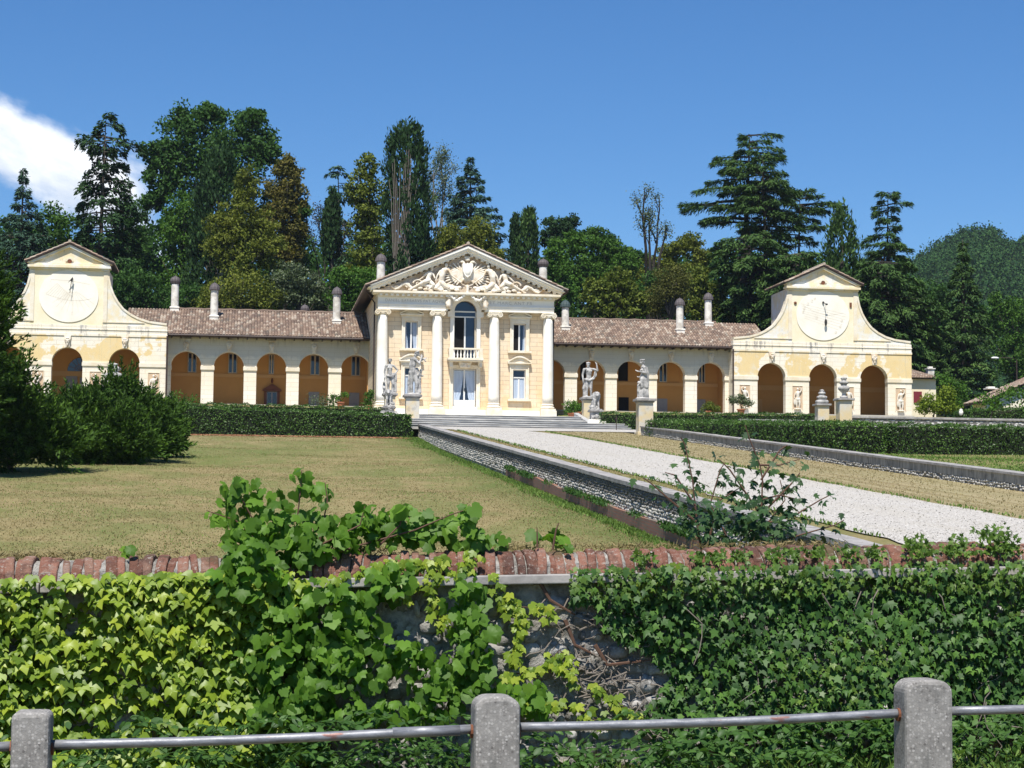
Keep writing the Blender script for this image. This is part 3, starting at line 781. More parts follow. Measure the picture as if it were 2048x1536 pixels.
# ------------------------------------------------------------------ central temple-fronted house
def temple():
    yw, yc, x0, x1 = 140.55, 140.1, AX - 6.75, AX + 6.75       # wall face, column axis
    root = thing('temple_house', (AX, 140, 9.5), 'ochre central house with four white ionic columns under a sculpted pediment', 'house')
    b = MB(); op = [(AX, .9)]
    # front wall built round its openings
    holes = [(AX - 4.63, AX - 3.65, 10.97, 13.25), (AX - 4.63, AX - 3.65, 14.68, 16.8), (AX - .9, AX + .9, 10.3, 13.22), (AX - .87, AX + .87, 13.99, 17.6),
             (AX + 3.73, AX + 4.72, 10.97, 13.25), (AX + 3.73, AX + 4.72, 14.68, 16.8)]
    xs = sorted({x0, x1} | {h[0] for h in holes} | {h[1] for h in holes}); ztop = 18.9
    for xa, xb in zip(xs[:-1], xs[1:]):
        hs = sorted([(h[2], h[3]) for h in holes if h[0] < (xa + xb) / 2 < h[1]]); z = 9.3
        arch = abs((xa + xb) / 2 - AX) < .1
        for h0, h1 in hs:
            b.box(xa, xb, yw, yw + .4, z, h0); z = h1
        if arch:
            n = 16; r = .87
            if xb - xa > 1.0:
                lo, hi = max(xa, AX - r), min(xb, AX + r)
                for i in range(n):
                    p = [AX - r * math.cos(math.pi * k / n) for k in (i, i + 1)]; q = [17.6 + r * math.sin(math.pi * k / n) for k in (i, i + 1)]
                    b.add([(p[0], yw, q[0]), (p[1], yw, q[1]), (p[1], yw, ztop), (p[0], yw, ztop), (p[0], yw + .4, q[0]), (p[1], yw + .4, q[1])], [(0, 1, 2, 3), (0, 4, 5, 1)])
        else: b.box(xa, xb, yw, yw + .4, z, ztop)
    for s in (-1, 1): b.box(min(AX + s * 6.75, AX + s * 6.35), max(AX + s * 6.75, AX + s * 6.35), yw + .4, 160, 9.3, 19.2)
    b.box(x0 + .4, x1 - .4, 159.6, 160, 9.3, 19.2)
    b.box(x0 + .4, x1 - .4, yw + .45, 159.6, 13.6, 13.9)                       # floor between the storeys
    b.build('wall', M['ashlar'], root)
    k = MB(); k.box(x0 + .45, x1 - .45, yw + 4.0, yw + 4.1, 9.4, 18.8); k.build('inner_wall', M['void'], root)
    # plinth
    b = MB(); b.box(x0 - .25, x1 + .25, 140.0, yw + .05, 9.3, 10.05); b.box(x0 - .3, x1 + .3, 139.93, yw + .05, 9.3, 9.62); b.build('plinth', M['white'], root, bevel=.02)
    # columns
    for i, cx in enumerate((AX - 6.38, AX - 2.2, AX + 2.2, AX + 6.38)):
        b = MB(); prof = []
        for j in range(15):
            f = j / 14; prof.append((.425 - .065 * max(0, (f - .25) / .75) ** 1.6, 10.6 + f * 6.65))
        b.lathe(prof, cx, yc, 28)
        c = b.build('column', M['white'], root, smooth=True, loc=(cx, yc, 10.05))
        c.data.polygons.foreach_set('use_smooth', [len(p.vertices) == 4 for p in c.data.polygons])
        b = MB(); b.box(cx - .62, cx + .62, yc - .62, yw + .02, 9.56, 10.07); b.box(cx - .56, cx + .56, yc - .56, yc + .44, 10.07, 10.22)
        tor = [(.42, 10.22)] + [(.47 + .085 * math.sin(math.pi * q / 6), 10.22 + .18 * q / 6) for q in range(7)] + [(.455, 10.42), (.44, 10.46)] + [(.445 + .05 * math.sin(math.pi * q / 5), 10.46 + .1 * q / 5) for q in range(6)] + [(.43, 10.6)]
        b.lathe(tor, cx, yc, 28); b.build('base', M['cream'], c, bevel=.01)
        b = MB(); b.lathe([(.37, 17.22), (.42, 17.25), (.44, 17.31), (.42, 17.36)], cx, yc, 24)
        b.box(cx - .44, cx + .44, yc - .44, yc + .44, 17.36, 17.52); b.box(cx - .52, cx + .52, yc - .47, yc + .44, 17.52, 17.6)
        for s in (-1, 1):
            vx = cx + s * .43
            for q in range(24):                          # spiral of the volute
                a0 = q / 24 * 4 * math.pi; a1 = (q + 1) / 24 * 4 * math.pi; r0 = .2 * (1 - q / 27); r1 = .2 * (1 - (q + 1) / 27)
                pa = (vx - s * r0 * math.sin(a0) * 1, yc - .47, 17.36 + r0 * math.cos(a0)); pb = (vx - s * r1 * math.sin(a1), yc - .47, 17.36 + r1 * math.cos(a1))
                b.tube([pa, pb], .03, 5)
            b.add(*_disc_y(vx, yc - .45, 17.36, .185, .86)); b.ball((vx, yc - .48, 17.36), .045, 8, 5)
        b.build('capital', M['cream'], c)
    # entablature: broken by the arched window in the middle
    for s in (-1, 1):
        xa, xb = (x0 - .02, AX - 1.45) if s < 0 else (AX + 1.45, x1 + .02)
        b = MB(); yf = yc - .42
        b.box(xa, xb, yf + .03, yw + .03, 17.6, 17.78); b.box(xa, xb, yf, yw + .03, 17.78, 17.95); b.box(xa - .03, xb + .03, yf - .06, yw + .03, 17.95, 18.05)
        b.box(xa, xb, yf + .02, yw + .03, 18.05, 18.52)
        b.build('entablature', M['white'], root)
    b = MB(); b.box(x0 - .06, x1 + .06, yc - .5, yw + .03, 18.52, 18.6); b.box(x0 - .1, x1 + .1, yc - .56, yw + .03, 18.6, 18.74)
    b.box(x0 - .45, x1 + .45, yc - .98, yw + .03, 18.8, 18.97); b.box(x0 - .38, x1 + .38, yc - .9, yw + .03, 18.74, 18.8)
    x = x0 + .06
    cor = b.build('cornice', M['cream'], root, bevel=.012)
    while x < x1:
        if abs(x + .11 - AX) > 1.5: d = MB(); d.box(x, x + .2, yc - .84, yc - .565, 18.61, 18.735); d.build('modillion', M['white'], cor)
        x += .42
    # pediment
    ap, ez = 22.35, 18.97
    b = MB(); hw = 7.0; tz = ez + hw * (3.02 / 7.05)
    b.prism([(AX - hw, ez), (AX + hw, ez), (AX, tz)], yc - .3, yw + .3); b.build('tympanum', M['relief_ground'], root)
    b = MB()
    for s in (-1, 1):
        A = (AX + s * 7.35, 18.97); B = (AX, 22.02); dx, dz = B[0] - A[0], B[1] - A[1]
        for (o0, o1, yy) in ((0, .2, yc - .72), (.2, .33, yc - .92), (.33, .52, yc - 1.02)):
            P = [(A[0], A[1] + o0), (B[0], B[1] + o0), (B[0], B[1] + o1), (A[0] + (s * .22 if o0 > .1 else 0), A[1] + o1 - (.1 if o0 > .1 else 0))]
            if s > 0: P = P[::-1]
            b.prism(P, yy, yw + .3)
    rk = b.build('raking_cornice', M['white'], root)
    L = math.hypot(7.0, 2.9)
    for s in (-1, 1):
        for q in range(17):
            f = (q + .6) / 17.4; x = AX + s * 7.0 * (1 - f); z = 18.97 + .14 + f * 2.92
            d = MB(); d.prism([(x - .11, z - .12 - s * .045), (x + .11, z - .12 + s * -.045 - .0), (x + .11, z - .0 - s * .045), (x - .11, z + .0 + s * .045)][::1], yc - .69, yc - .29); d.build('modillion', M['cream'], rk)
    # roof
    b = MB(); xe = 7.75; ze = 18.97 + .25
    for s in (-1, 1):
        b.prism([(AX + s * xe, ze), (AX, 22.56), (AX, 22.64), (AX + s * xe, ze + .09)][::(-1 if s > 0 else 1)], yc - 1.06, 160.5)
    rf = b.build('roof', M['gutter'], root)
    t1 = tile_roof((AX - xe, yc - 1.08, ze + .1), (AX - xe, 160.5, ze + .1), (AX, 160.5, 22.65), (AX, yc - 1.08, 22.65), .24, .45)
    t2 = tile_roof((AX + xe, 160.5, ze + .1), (AX + xe, yc - 1.08, ze + .1), (AX, yc - 1.08, 22.65), (AX, 160.5, 22.65), .24, .45)
    t1.add(t2.v, t2.f); t1.tube([(AX, yc - 1.08, 22.74), (AX, 160.5, 22.74)], .12, 8); t1.build('roof_tiles', M['tile'], rf)
    for s in (-1, 1):
        b = MB(); b.tube([(AX + s * 7.72, yc - .9, ze + .02), (AX + s * 7.72, 160, ze + .02)], .09, 8)
        b.tube([(AX + s * 7.6, yc + .9, ze - .1), (AX + s * 6.95, yc + .9, 18.2), (AX + s * 6.95, yc + .9, 11)], .06, 8)
        b.build('downpipe', M['gutter'], root)
    chimney(root, AX - 6.12, 146.5, 19.95, 22.75, .34); chimney(root, AX + 6.98, 146.5, 19.75, 22.7, .34, onion=True)
    # inscription
    for txt, xa, xb in (('DANIEL BARBARVS PAT AQVIL', x0 + .5, AX - 1.75), ('ET MARC ANT FR', AX + 1.75, x1 - 1.7)):
        cu = bpy.data.curves.new('inscription', 'FONT'); cu.body = txt; cu.size = .3; cu.extrude = .004; cu.space_character = 1.15
        to = bpy.data.objects.new('inscription', cu); COL.objects.link(to); bpy.context.view_layer.update()
        me = bpy.data.meshes.new_from_object(to.evaluated_get(bpy.context.evaluated_depsgraph_get())); wd = to.dimensions.x
        bpy.data.objects.remove(to)
        me.transform(Matrix.Translation((xa, yc - .42 + .013, 18.18)) @ Matrix.Rotation(rad(90), 4, 'X') @ Matrix.Diagonal(((xb - xa) / wd, 1, 1, 1)))
        link('inscription', me, M['inscr'], root)
    # ---- windows and doors
    def surround(name, xa, xb, za, zb, kind, sill=True):
        b = MB(); y0 = yw - .14; wd = .26
        frame_box(b, xa, xb, za, zb, y0, yw + .02, wd); frame_box(b, xa - .17, xb + .17, za, zb + .17, y0 - .05, y0 + .01, .09)
        if sill: b.box(xa - .42, xb + .42, y0 - .14, yw + .02, za - .15, za)
        zc = zb + wd
        if kind == 'tri':
            b.box(xa - .3, xb + .3, y0 - .02, yw + .02, zc, zc + .18); b.box(xa - .42, xb + .42, y0 - .22, yw + .02, zc + .18, zc + .27)
            m = (xa + xb) / 2; h = (xb - xa) / 2 + .42
            for s in (-1, 1): b.prism([(m + s * h, zc + .27), (m, zc + .62), (m, zc + .72), (m + s * h, zc + .37)][::(-1 if s > 0 else 1)], y0 - .2, yw + .02)
            b.prism([(m - h + .1, zc + .27), (m + h - .1, zc + .27), (m, zc + .62)], y0 - .04, yw + .02)
        if kind == 'seg':
            b.box(xa - .3, xb + .3, y0 - .02, yw + .02, zc, zc + .18); b.box(xa - .42, xb + .42, y0 - .22, yw + .02, zc + .18, zc + .26)
            m = (xa + xb) / 2; h = (xb - xa) / 2 + .42; n = 14; P = lambda q, d: (m - h + 2 * h * q / n, zc + .26 + d + .42 * math.sin(math.pi * q / n))
            for q in range(n): b.prism([P(q, -.02), P(q + 1, -.02), P(q + 1, .1), P(q, .1)], y0 - .2, yw + .02)
            b.prism([P(q, -.03) for q in range(n, -1, -1)][::-1], y0 - .04, yw + .02)
        return b.build(name, M['cream'], root)
    wy = yw + .22
    for (cx, lo) in ((AX - 4.14, 0), (AX + 4.225, 1)):
        surround('window_surround', cx - .49, cx + .49, 10.97, 13.25, 'seg'); surround('window_surround', cx - .49, cx + .49, 14.68, 16.8, 'tri')
        if lo == 0:
            glazed(root, 'window', cx - .49, cx + .49, 14.68, 16.8, wy, curtains=[(cx + .1, cx + .42, cx + .18, cx + .42, 16.7, 14.75), (cx - .42, cx - .36, cx - .4, cx - .2, 16.7, 14.75)])
            glazed(root, 'window', cx - .49, cx + .49, 10.97, 13.25, wy, transom=12.6, curtains=[(cx - .42, cx - .04, cx - .42, cx - .25, 12.6, 11.05), (cx + .06, cx + .42, cx + .25, cx + .42, 12.6, 11.05)])
        else:
            glazed(root, 'window', cx - .49, cx + .49, 14.68, 16.8, wy, open_left=True, curtains=[(cx + .3, cx + .42, cx + .26, cx + .42, 16.7, 14.75)])
            glazed(root, 'window', cx - .49, cx + .49, 10.97, 13.25, wy, transom=12.6, curtains=[(cx - .42, cx - .05, cx - .42, cx - .05, 12.6, 11.05), (cx + .06, cx + .42, cx + .06, cx + .42, 12.6, 11.05)])
    # great arched window
    b = MB(); y0 = yw - .2; r = .87
    b.box(AX - r - .3, AX - r, y0, yw + .02, 13.99, 17.2); b.box(AX + r, AX + r + .3, y0, yw + .02, 13.99, 17.2)
    for s in (-1, 1): b.box(min(AX + s * (r - .02), AX + s * (r + .52)), max(AX + s * (r - .02), AX + s * (r + .52)), y0 - .12, yw + .02, 17.2, 17.6)
    for q in range(20):
        a0, a1 = math.pi * q / 20, math.pi * (q + 1) / 20
        for (ra, rb, yy) in ((r, r + .24, y0 - .1), (r + .24, r + .34, y0 - .18)):
            b.prism([(AX + ra * math.cos(a0), 17.6 + ra * math.sin(a0)), (AX + rb * math.cos(a0), 17.6 + rb * math.sin(a0)), (AX + rb * math.cos(a1), 17.6 + rb * math.sin(a1)), (AX + ra * math.cos(a1), 17.6 + ra * math.sin(a1))], yy, yw + .02)
    b.build('arch_surround', M['white'], root)
    o = glazed(root, 'arched_window', AX - r, AX + r, 13.99, 17.6, wy, open_left=True, transom=17.2, arch=True)
    k = MB(); k.box(AX - r + .02, AX + r - .02, wy - .06, wy + .03, 17.6, 17.7); k.build('transom_bar', M['frame_white'], o)
    k = MB(); k.box(AX + r - .14, AX + r - .02, wy - .25, wy - .07, 14.25, 17.15); k.build('folded_shutter', M['wood_pale'], o)
    # stucco ornament over the arch
    for s in (-1, 1):
        b = MB(); b.prism([(AX + s * 1.2, 17.75), (AX + s * 1.62, 17.75), (AX + s * 1.6, 18.6), (AX + s * .95, 18.95), (AX + s * .5, 18.95), (AX + s * .55, 18.55), (AX + s * .95, 18.35)][::(1 if s > 0 else -1)], yc - .5, yw + .02)
        b.limb((AX + s * 1.42, yc - .62, 17.95), .2, (AX + s * 1.38, yc - .62, 18.45), .16); b.ball((AX + s * 1.4, yc - .7, 18.68), (.17, .15, .2))
        b.limb((AX + s * 1.3, yc - .65, 18.4), .09, (AX + s * .95, yc - .7, 18.72), .07); b.limb((AX + s * 1.5, yc - .62, 18.4), .09, (AX + s * 1.6, yc - .66, 18.1), .07)
        b.ball((AX + s * .82, yc - .72, 18.78), (.13, .12, .2)); b.limb((AX + s * .82, yc - .7, 18.95), .08, (AX + s * .82, yc - .7, 18.6), .1)
        b.remesh('arch_figure', M['relief'], root, .03)
    for s in (-1, 1):
        b = MB()
        for q in range(11):
            f = q / 10; x = AX + s * (.3 + 1.0 * f); z = 18.72 - .34 * math.sin(math.pi * f)
            for w in range(3): b.ball((x + random.uniform(-.05, .05), yc - .8 + random.uniform(-.06, .03), z + random.uniform(-.06, .06)), random.uniform(.06, .1), 8, 5)
        b.tube([(AX + s * 1.3, yc - .72, 18.7), (AX + s * 1.34, yc - .72, 18.4)], [.06, .03], 6)
        b.build('fruit_garland', M['white'], root, smooth=True)
    # balcony
    b = MB(); b.box(AX - 1.38, AX + 1.32, 139.45, yw, 13.82, 13.98); b.box(AX - 1.32, AX + 1.26, 139.5, yw, 13.74, 13.82)
    bal = b.build('balcony', M['cream'], root, bevel=.015, loc=(AX, 140, 13.8))
    b = MB(); b.box(AX - 1.33, AX + 1.27, 139.48, 139.72, 14.62, 14.75)
    for s in (-1, 1): b.box(AX - .03 + s * 1.15 - .14, AX - .03 + s * 1.15 + .14, 139.48, 139.72, 13.98, 14.62); b.box(AX - .03 + s * 1.28 - .02, AX - .03 + s * 1.28 + .02, 139.74, yw, 14.62, 14.74)
    b.build('handrail', M['cream'], bal, bevel=.01)
    for q in range(8):
        k = MB(); x = AX - .03 + (q - 3.5) * .255
        k.lathe([(.04, 13.98), (.065, 13.99), (.065, 14.03), (.035, 14.05), (.07, 14.16), (.072, 14.22), (.035, 14.36), (.025, 14.46), (.05, 14.5), (.03, 14.54), (.06, 14.57), (.06, 14.62)], x, 139.6, 10)
        k.build('baluster', M['white'], bal, smooth=True)
    # bracketed head of the door below the balcony, with a carved shield
    b = MB(); b.prism([(AX - .55, 13.74), (AX - .4, 13.3), (AX + .34, 13.3), (AX + .5, 13.74)][::-1][::-1], 139.95, yw)
    for s in (-1, 1): b.prism([(AX + s * 1.12 - .11, 13.3), (AX + s * 1.12 + .11, 13.3), (AX + s * 1.12 + .14, 13.74), (AX + s * 1.12 - .14, 13.74)], 139.75, yw)
    b.build('balcony_bracket', M['cream'], bal)
    b = MB(); b.ball((AX - .03, 139.92, 13.5), (.17, .07, .2)); b.ball((AX - .03, 139.9, 13.56), (.06, .06, .08))
    for s in (-1, 1):
        b.ball((AX - .03 + s * .2, 139.93, 13.62), (.13, .05, .07)); b.limb((AX - .03 + s * .1, 139.93, 13.4), .05, (AX - .03 + s * .22, 139.93, 13.33), .03)
    b.remesh('carved_shield', M['relief'], bal, .02)
    b = MB(); frame_box(b, AX - .9, AX + .9, 10.06, 13.22, yw - .12, yw + .02, .3); frame_box(b, AX - 1.08, AX + 1.08, 10.06, 13.4, yw - .17, yw - .11, .1); b.build('door_surround', M['cream'], root)
    dr = glazed(root, 'glazed_door', AX - .86, AX + .86, 10.3, 13.2, wy, curtains=[(AX - .78, AX - .06, AX - .78, AX - .36, 13.1, 10.85), (AX + .06, AX + .78, AX + .36, AX + .78, 13.1, 10.85)])
    k = MB(); k.box(AX - .78, AX - .07, wy - .055, wy + .02, 10.37, 10.84); k.box(AX + .07, AX + .78, wy - .055, wy + .02, 10.37, 10.84); k.build('door_panel', M['frame_white'], dr)
    k = MB(); k.box(AX + .0, AX + .05, wy - .1, wy - .06, 11.5, 11.75); k.build('handle', M['iron'], dr)
    k = MB(); k.box(AX - .95, AX + .95, 140.05, yw + .3, 10.06, 10.3); k.build('door_sill', M['white'], root)
    # ---- pediment sculpture
    yt = yc - .42
    b = Slim()
    for s in (-1, 1):
        for q in range(13):                       # spread wings
            a = rad(8 + q * 12.2); L = .95 + .5 * math.sin(a * .9)
            p0 = Vector((AX + s * .25, yt, 20.35)); p1 = p0 + Vector((s * math.sin(a) * L * 1.25, 0, math.cos(a) * L * .86))
            if p1.z > 22.0 - abs(p1.x - AX) * .415 - .35: p1.z = 22.0 - abs(p1.x - AX) * .415 - .35
            b.limb(p0, .11, p1, .08, 6)
        b.limb((AX + s * .12, yt - .1, 20.95), .15, (AX + s * .32, yt - .12, 21.35), .12); b.ball((AX + s * .42, yt - .14, 21.36), (.2, .13, .13)); b.limb((AX + s * .52, yt - .14, 21.34), .07, (AX + s * .68, yt - .14, 21.26), .03)
        b.limb((AX + s * .2, yt - .05, 20.1), .16, (AX + s * .5, yt - .1, 19.75), .08)
    b.ball((AX, yt, 20.3), (.5, .22, .7))
    b.limb((AX - .18, yt - .1, 21.72), .09, (AX + .18, yt - .1, 21.72), .09); b.ball((AX, yt - .1, 21.55), (.26, .14, .14))
    b.remesh('double_headed_eagle', M['relief'], root, .028)
    b = Slim(); P = [(-.42, .45), (-.36, .62), (-.12, .56), (0, .64), (.12, .56), (.36, .62), (.42, .45), (.38, 0), (.2, -.36), (0, -.52), (-.2, -.36), (-.38, 0)]
    b.prism([(AX + x, 20.62 + z) for x, z in P][::-1], yt - .42, yt - .1); b.ball((AX, yt - .42, 20.66), (.3, .1, .4)); b.build('shield', M['white'], root, bevel=.03)
    b = Slim(); b.ball((AX, yt - .3, 19.42), (.2, .2, .2)); b.limb((AX, yt - .36, 19.4), .17, (AX, yt - .42, 18.98), .11); b.ball((AX, yt - .42, 18.95), (.15, .12, .1))
    for s in (-1, 1):
        b.limb((AX + s * .14, yt - .3, 19.5), .06, (AX + s * .42, yt - .3, 19.62), .045); b.limb((AX + s * .42, yt - .3, 19.62), .045, (AX + s * .5, yt - .3, 19.82), .02); b.ball((AX + s * .26, yt - .28, 19.36), (.12, .05, .05))
    b.remesh('ox_skull', M['relief'], root, .025)
    for s in (-1, 1):
        f = lambda x, z, d=0: (AX + s * x, yt - .08 - d, z)
        b = Slim()                                    # kneeling youth, seen from behind, reaching to the skull
        b.limb(f(2.0, 19.75), .3, f(1.95, 20.2, .1), .27); b.limb(f(1.95, 20.2, .1), .28, f(1.78, 20.62, .05), .27); b.ball(f(1.72, 20.7, .05), (.36, .2, .2))
        b.limb(f(1.66, 20.85, .0), .09, f(1.62, 21.0, .05), .1); b.ball(f(1.62, 21.06, .05), (.15, .15, .18))
        b.limb(f(1.45, 20.72, .1), .12, f(1.2, 20.25, .22), .1); b.limb(f(1.2, 20.25, .22), .1, f(.62, 19.8, .3), .07); b.ball(f(.55, 19.76, .3), (.1, .06, .07))
        b.limb(f(2.05, 20.62, .05), .11, f(2.3, 20.25, .1), .09); b.limb(f(2.3, 20.25, .1), .085, f(2.42, 19.85, .1), .06)
        b.limb(f(1.98, 19.7, .1), .27, f(1.5, 19.3, .3), .2); b.limb(f(1.5, 19.3, .3), .17, f(1.35, 19.08, .22), .1); b.limb(f(1.35, 19.08, .2), .1, f(1.9, 19.06, .2), .08)
        b.limb(f(2.05, 19.68), .25, f(2.4, 19.25, .2), .2); b.limb(f(2.4, 19.25, .2), .16, f(2.0, 19.08, .25), .09)
        b.remesh('stucco_figure', M['relief'], root, .024)
        b = Slim()                                    # reclining rider with the long outstretched leg
        b.limb(f(3.0, 19.95), .24, f(2.9, 20.3), .24); b.ball(f(2.88, 20.4), (.33, .19, .18)); b.ball(f(2.72, 20.72), (.14, .14, .17)); b.limb(f(2.8, 20.5), .08, f(2.74, 20.66), .08)
        b.limb(f(3.15, 20.38), .1, f(3.45, 20.05, .05), .085); b.limb(f(3.45, 20.05, .05), .08, f(3.7, 19.85, .05), .06); b.limb(f(2.62, 20.36), .1, f(2.5, 20.05, .12), .08)
        b.limb(f(2.95, 19.85, .1), .25, f(3.35, 19.7, .25), .19); b.limb(f(3.35, 19.7, .25), .16, f(4.3, 19.16, .2), .09); b.ball(f(4.42, 19.1, .2), (.18, .1, .08))
        b.limb(f(2.95, 19.85), .24, f(2.6, 19.5, .2), .19); b.limb(f(2.6, 19.5, .2), .15, f(2.95, 19.15, .2), .09)
        b.remesh('stucco_figure', M['relief'], root, .024)
        b = Slim()                                    # sea beast with coiled tails under them
        b.limb(f(.7, 19.25, .1), .2, f(1.3, 19.4, .05), .24); b.limb(f(1.3, 19.4), .26, f(2.2, 19.3), .3); b.limb(f(2.2, 19.3), .3, f(3.0, 19.4), .24); b.ball(f(.62, 19.35, .12), (.24, .18, .16))
        pts = [f(3.0 + .28 * q, 19.35 + .22 * math.sin(q * 1.25)) for q in range(11)]; b.tube(pts, [.22 - .016 * q for q in range(11)], 8)
        for (ox, oz, rr) in ((3.75, 19.62, .4), (4.6, 19.42, .3), (5.35, 19.25, .2)):
            sp = [f(ox + rr * (1 - q / 16) * math.cos(q * .62), oz + rr * (1 - q / 16) * math.sin(q * .62) * .8, .02) for q in range(15)]
            b.tube(sp, [.085 * (1 - q / 22) for q in range(15)], 6)
        for q in range(9): b.ball(f(.8 + q * .4, 19.14 + .1 * math.sin(q * 2.1), .2), (.24, .16, .12), 8, 5)
        b.remesh('sea_beast', M['relief'], root, .024)
    return root


def _disc_y(cx, y, cz, r, depth, n=16):
    vs = [(cx + r * math.cos(2 * math.pi * i / n), y, cz + r * math.sin(2 * math.pi * i / n)) for i in range(n)]
    vs += [(x, y + depth, z) for x, _, z in vs]
    return vs, [tuple(range(n)), tuple(range(2 * n - 1, n - 1, -1))] + [((i + 1) % n, i, n + i, n + (i + 1) % n) for i in range(n)]


simple('inscription_paint', (.52, .49, .44), .9, .1); M['inscr'] = M['inscription_paint']


# ------------------------------------------------------------------ arcaded wings
def wing(x0, x1, centres, label, wins, doors, chims, fl):
    """fl: floor height; wins/doors: lists (x0, x1, kind) on the wall behind the arcade"""
    root = thing('arcaded_wing', ((x0 + x1) / 2, 150, fl), label, 'villa wing', 'arcaded wings of the villa')
    b = MB(); piers = arch_wall(b, x0, x1, fl - .3, 16.1, 150, 150.7, [(c, 1.2, 13.76) for c in centres])
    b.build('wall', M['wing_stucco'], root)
    b = MB()
    for a, c in piers:
        a2 = a - .035 if a > x0 + .01 else a; c2 = c + .035 if c < x1 - .01 else c
        b = MB(); b.box(a2, c2, 149.94, 150.66, 13.46, 13.5); b.box(a2 - .02 * (a2 > x0), c2 + .02 * (c2 < x1), 149.9, 150.64, 13.5, 13.8); b.build('impost_band', M['cream'], root)
    for c in centres:
        b = MB()
        for q in range(16):
            a0, a1 = math.pi * q / 16, math.pi * (q + 1) / 16; ra, rb = 1.2, 1.32
            xs_ = [c + r * math.cos(a) for r, a in ((ra, a0), (rb, a0), (rb, a1), (ra, a1))]
            if min(xs_) < x0 or max(xs_) > x1: continue
            b.prism([(xx, 13.8 + r * math.sin(a)) for xx, (r, a) in zip(xs_, ((ra, a0), (rb, a0), (rb, a1), (ra, a1)))], 149.965, 150.05)
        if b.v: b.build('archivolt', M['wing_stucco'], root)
    for c in centres:
        if c < x0 + .3 or c > x1 - .3: continue
        k = MB(); k.prism([(c - .16, 14.97), (c + .16, 14.97), (c + .26, 15.85), (c - .26, 15.85)], 149.86, 150.05); k.box(c - .3, c + .3, 149.82, 150.03, 15.85, 15.95)
        head_mask(k, c, 149.8, 15.45, .92)
        k.build('keystone_mask', M['relief'], root, smooth=False)
    # the room behind
    b = MB(); b.box(x0, x1, 153.4, 153.7, fl - .2, 16.0); b.box(x0, x0 + .25, 150.7, 153.4, fl - .2, 16.0); b.box(x1 - .25, x1, 150.7, 153.4, fl - .2, 16.0); b.build('inner_wall', M['orange_stucco'], root)
    b = MB(); b.box(x0 + .25, x1 - .25, 150.7, 153.4, 15.3, 15.5); b.build('ceiling', M['orange_band'], root)
    b = MB(); b.box(x0, x1, 148.6, 153.4, fl - .3, fl + .0); b.build('floor', M['paving'], root)
    b = MB(); b.box(x0 + .25, x1 - .25, 153.3, 153.4, 13.18, 13.46); b.build('string_course', M['orange_band'], root)
    b = MB()
    for c in centres[:]:
        for s in (-1, 1):
            xx = c + s * 1.69
            if x0 + .3 < xx < x1 - .3 and (s > 0 or c == centres[0]): b = MB(); b.box(xx - .18, xx + .18, 153.34, 153.4, 13.46, 15.3); b.build('pilaster', M['orange_stucco'], root)
    for a, c, kind in wins:
        if kind == 'open': k = MB(); k.box(a, c, 153.33, 153.42, 13.55, 15.15); k.build('window', M['void'], root)
        else: glazed(root, 'window', a, c, 13.5, 15.15, 153.34, fm='wood_pale')
    for a, c, kind in doors:
        if kind == 'black': k = MB(); k.box(a, c, 153.33, 153.42, fl, 12.15); k.build('doorway', M['void'], root)
        elif kind == 'glass':
            k = MB(); k.prism([(a - .35, 12.2), (c + .35, 12.2), ((a + c) / 2, 12.7)], 153.15, 153.4); k.box(a - .35, c + .35, 153.1, 153.4, 12.1, 12.2); k.box(a - .2, a, 153.2, 153.4, fl, 12.1); k.box(c, c + .2, 153.2, 153.4, fl, 12.1)
            k.ball(((a + c) / 2, 153.2, 12.95), (.1, .1, .22)); k.build('door_surround', M['door_brown'], root)
            glazed(root, 'glazed_door', a, c, fl, 12.05, 153.34, fm='door_grey')
        elif kind == 'grey':
            k = MB(); k.box(a, c, 153.32, 153.4, fl, 12.1); m = (a + c) / 2
            for xx in (a, m + .02): k.box(xx + .04, xx + (c - a) / 2 - .06, 153.29, 153.33, fl + .2, 12.0)
            k.build('door', M['door_grey'], root)
        else:
            k = MB(); k.box(a, c, 153.35, 153.4, fl, 12.15); k.build('door', M['orange_stucco'], root)
    # roof
    A, B_, C_, D = (x0 - .0, 148.85, 16.2), (x1, 148.85, 16.2), (x1, 154.6, 18.78), (x0, 154.6, 18.78)
    b = MB(); b.add([(x0, 148.95, 16.1), (x1, 148.95, 16.1), (x1, 154.6, 18.68), (x0, 154.6, 18.68), (x1, 160.5, 16.1), (x0, 160.5, 16.1)], [(0, 1, 2, 3), (3, 2, 4, 5), (5, 4, 1, 0)])
    rf = b.build('roof', M['gutter'], root)
    tb = tile_roof(A, B_, C_, D); t2 = tile_roof((x1, 160.6, 16.2), (x0, 160.6, 16.2), D, C_); tb.add(t2.v, t2.f)
    tb.tube([(x0 + .1 + q * (x1 - x0 - .2) / 30, 154.6, 18.86 + .03 * math.sin(q * 2.3)) for q in range(31)], .12, 8); tb.build('roof_tiles', M['tile'], rf)
    xe0, xe1 = (x0 - 3.4, x0) if x0 < 0 else (x1, x1 + 3.4)
    eb = MB(); eb.add([(xe0, 149.4, 16.35), (xe1, 149.4, 16.35), (xe1, 154.6, 18.68), (xe0, 154.6, 18.68), (xe1, 160.5, 16.1), (xe0, 160.5, 16.1)], [(0, 1, 2, 3), (3, 2, 4, 5)]); er = eb.build('roof_end', M['gutter'], root)
    tile_roof((xe0, 149.4, 16.42), (xe1, 149.4, 16.42), (xe1, 154.6, 18.78), (xe0, 154.6, 18.78)).build('roof_tiles', M['tile'], er)
    b = MB(); b.tube([(x0 + .05, 148.8, 16.14), (x1 - .05, 148.8, 16.14)], .085, 8); b.build('gutter', M['gutter'], root)
    n = int((x1 - x0) / .75)
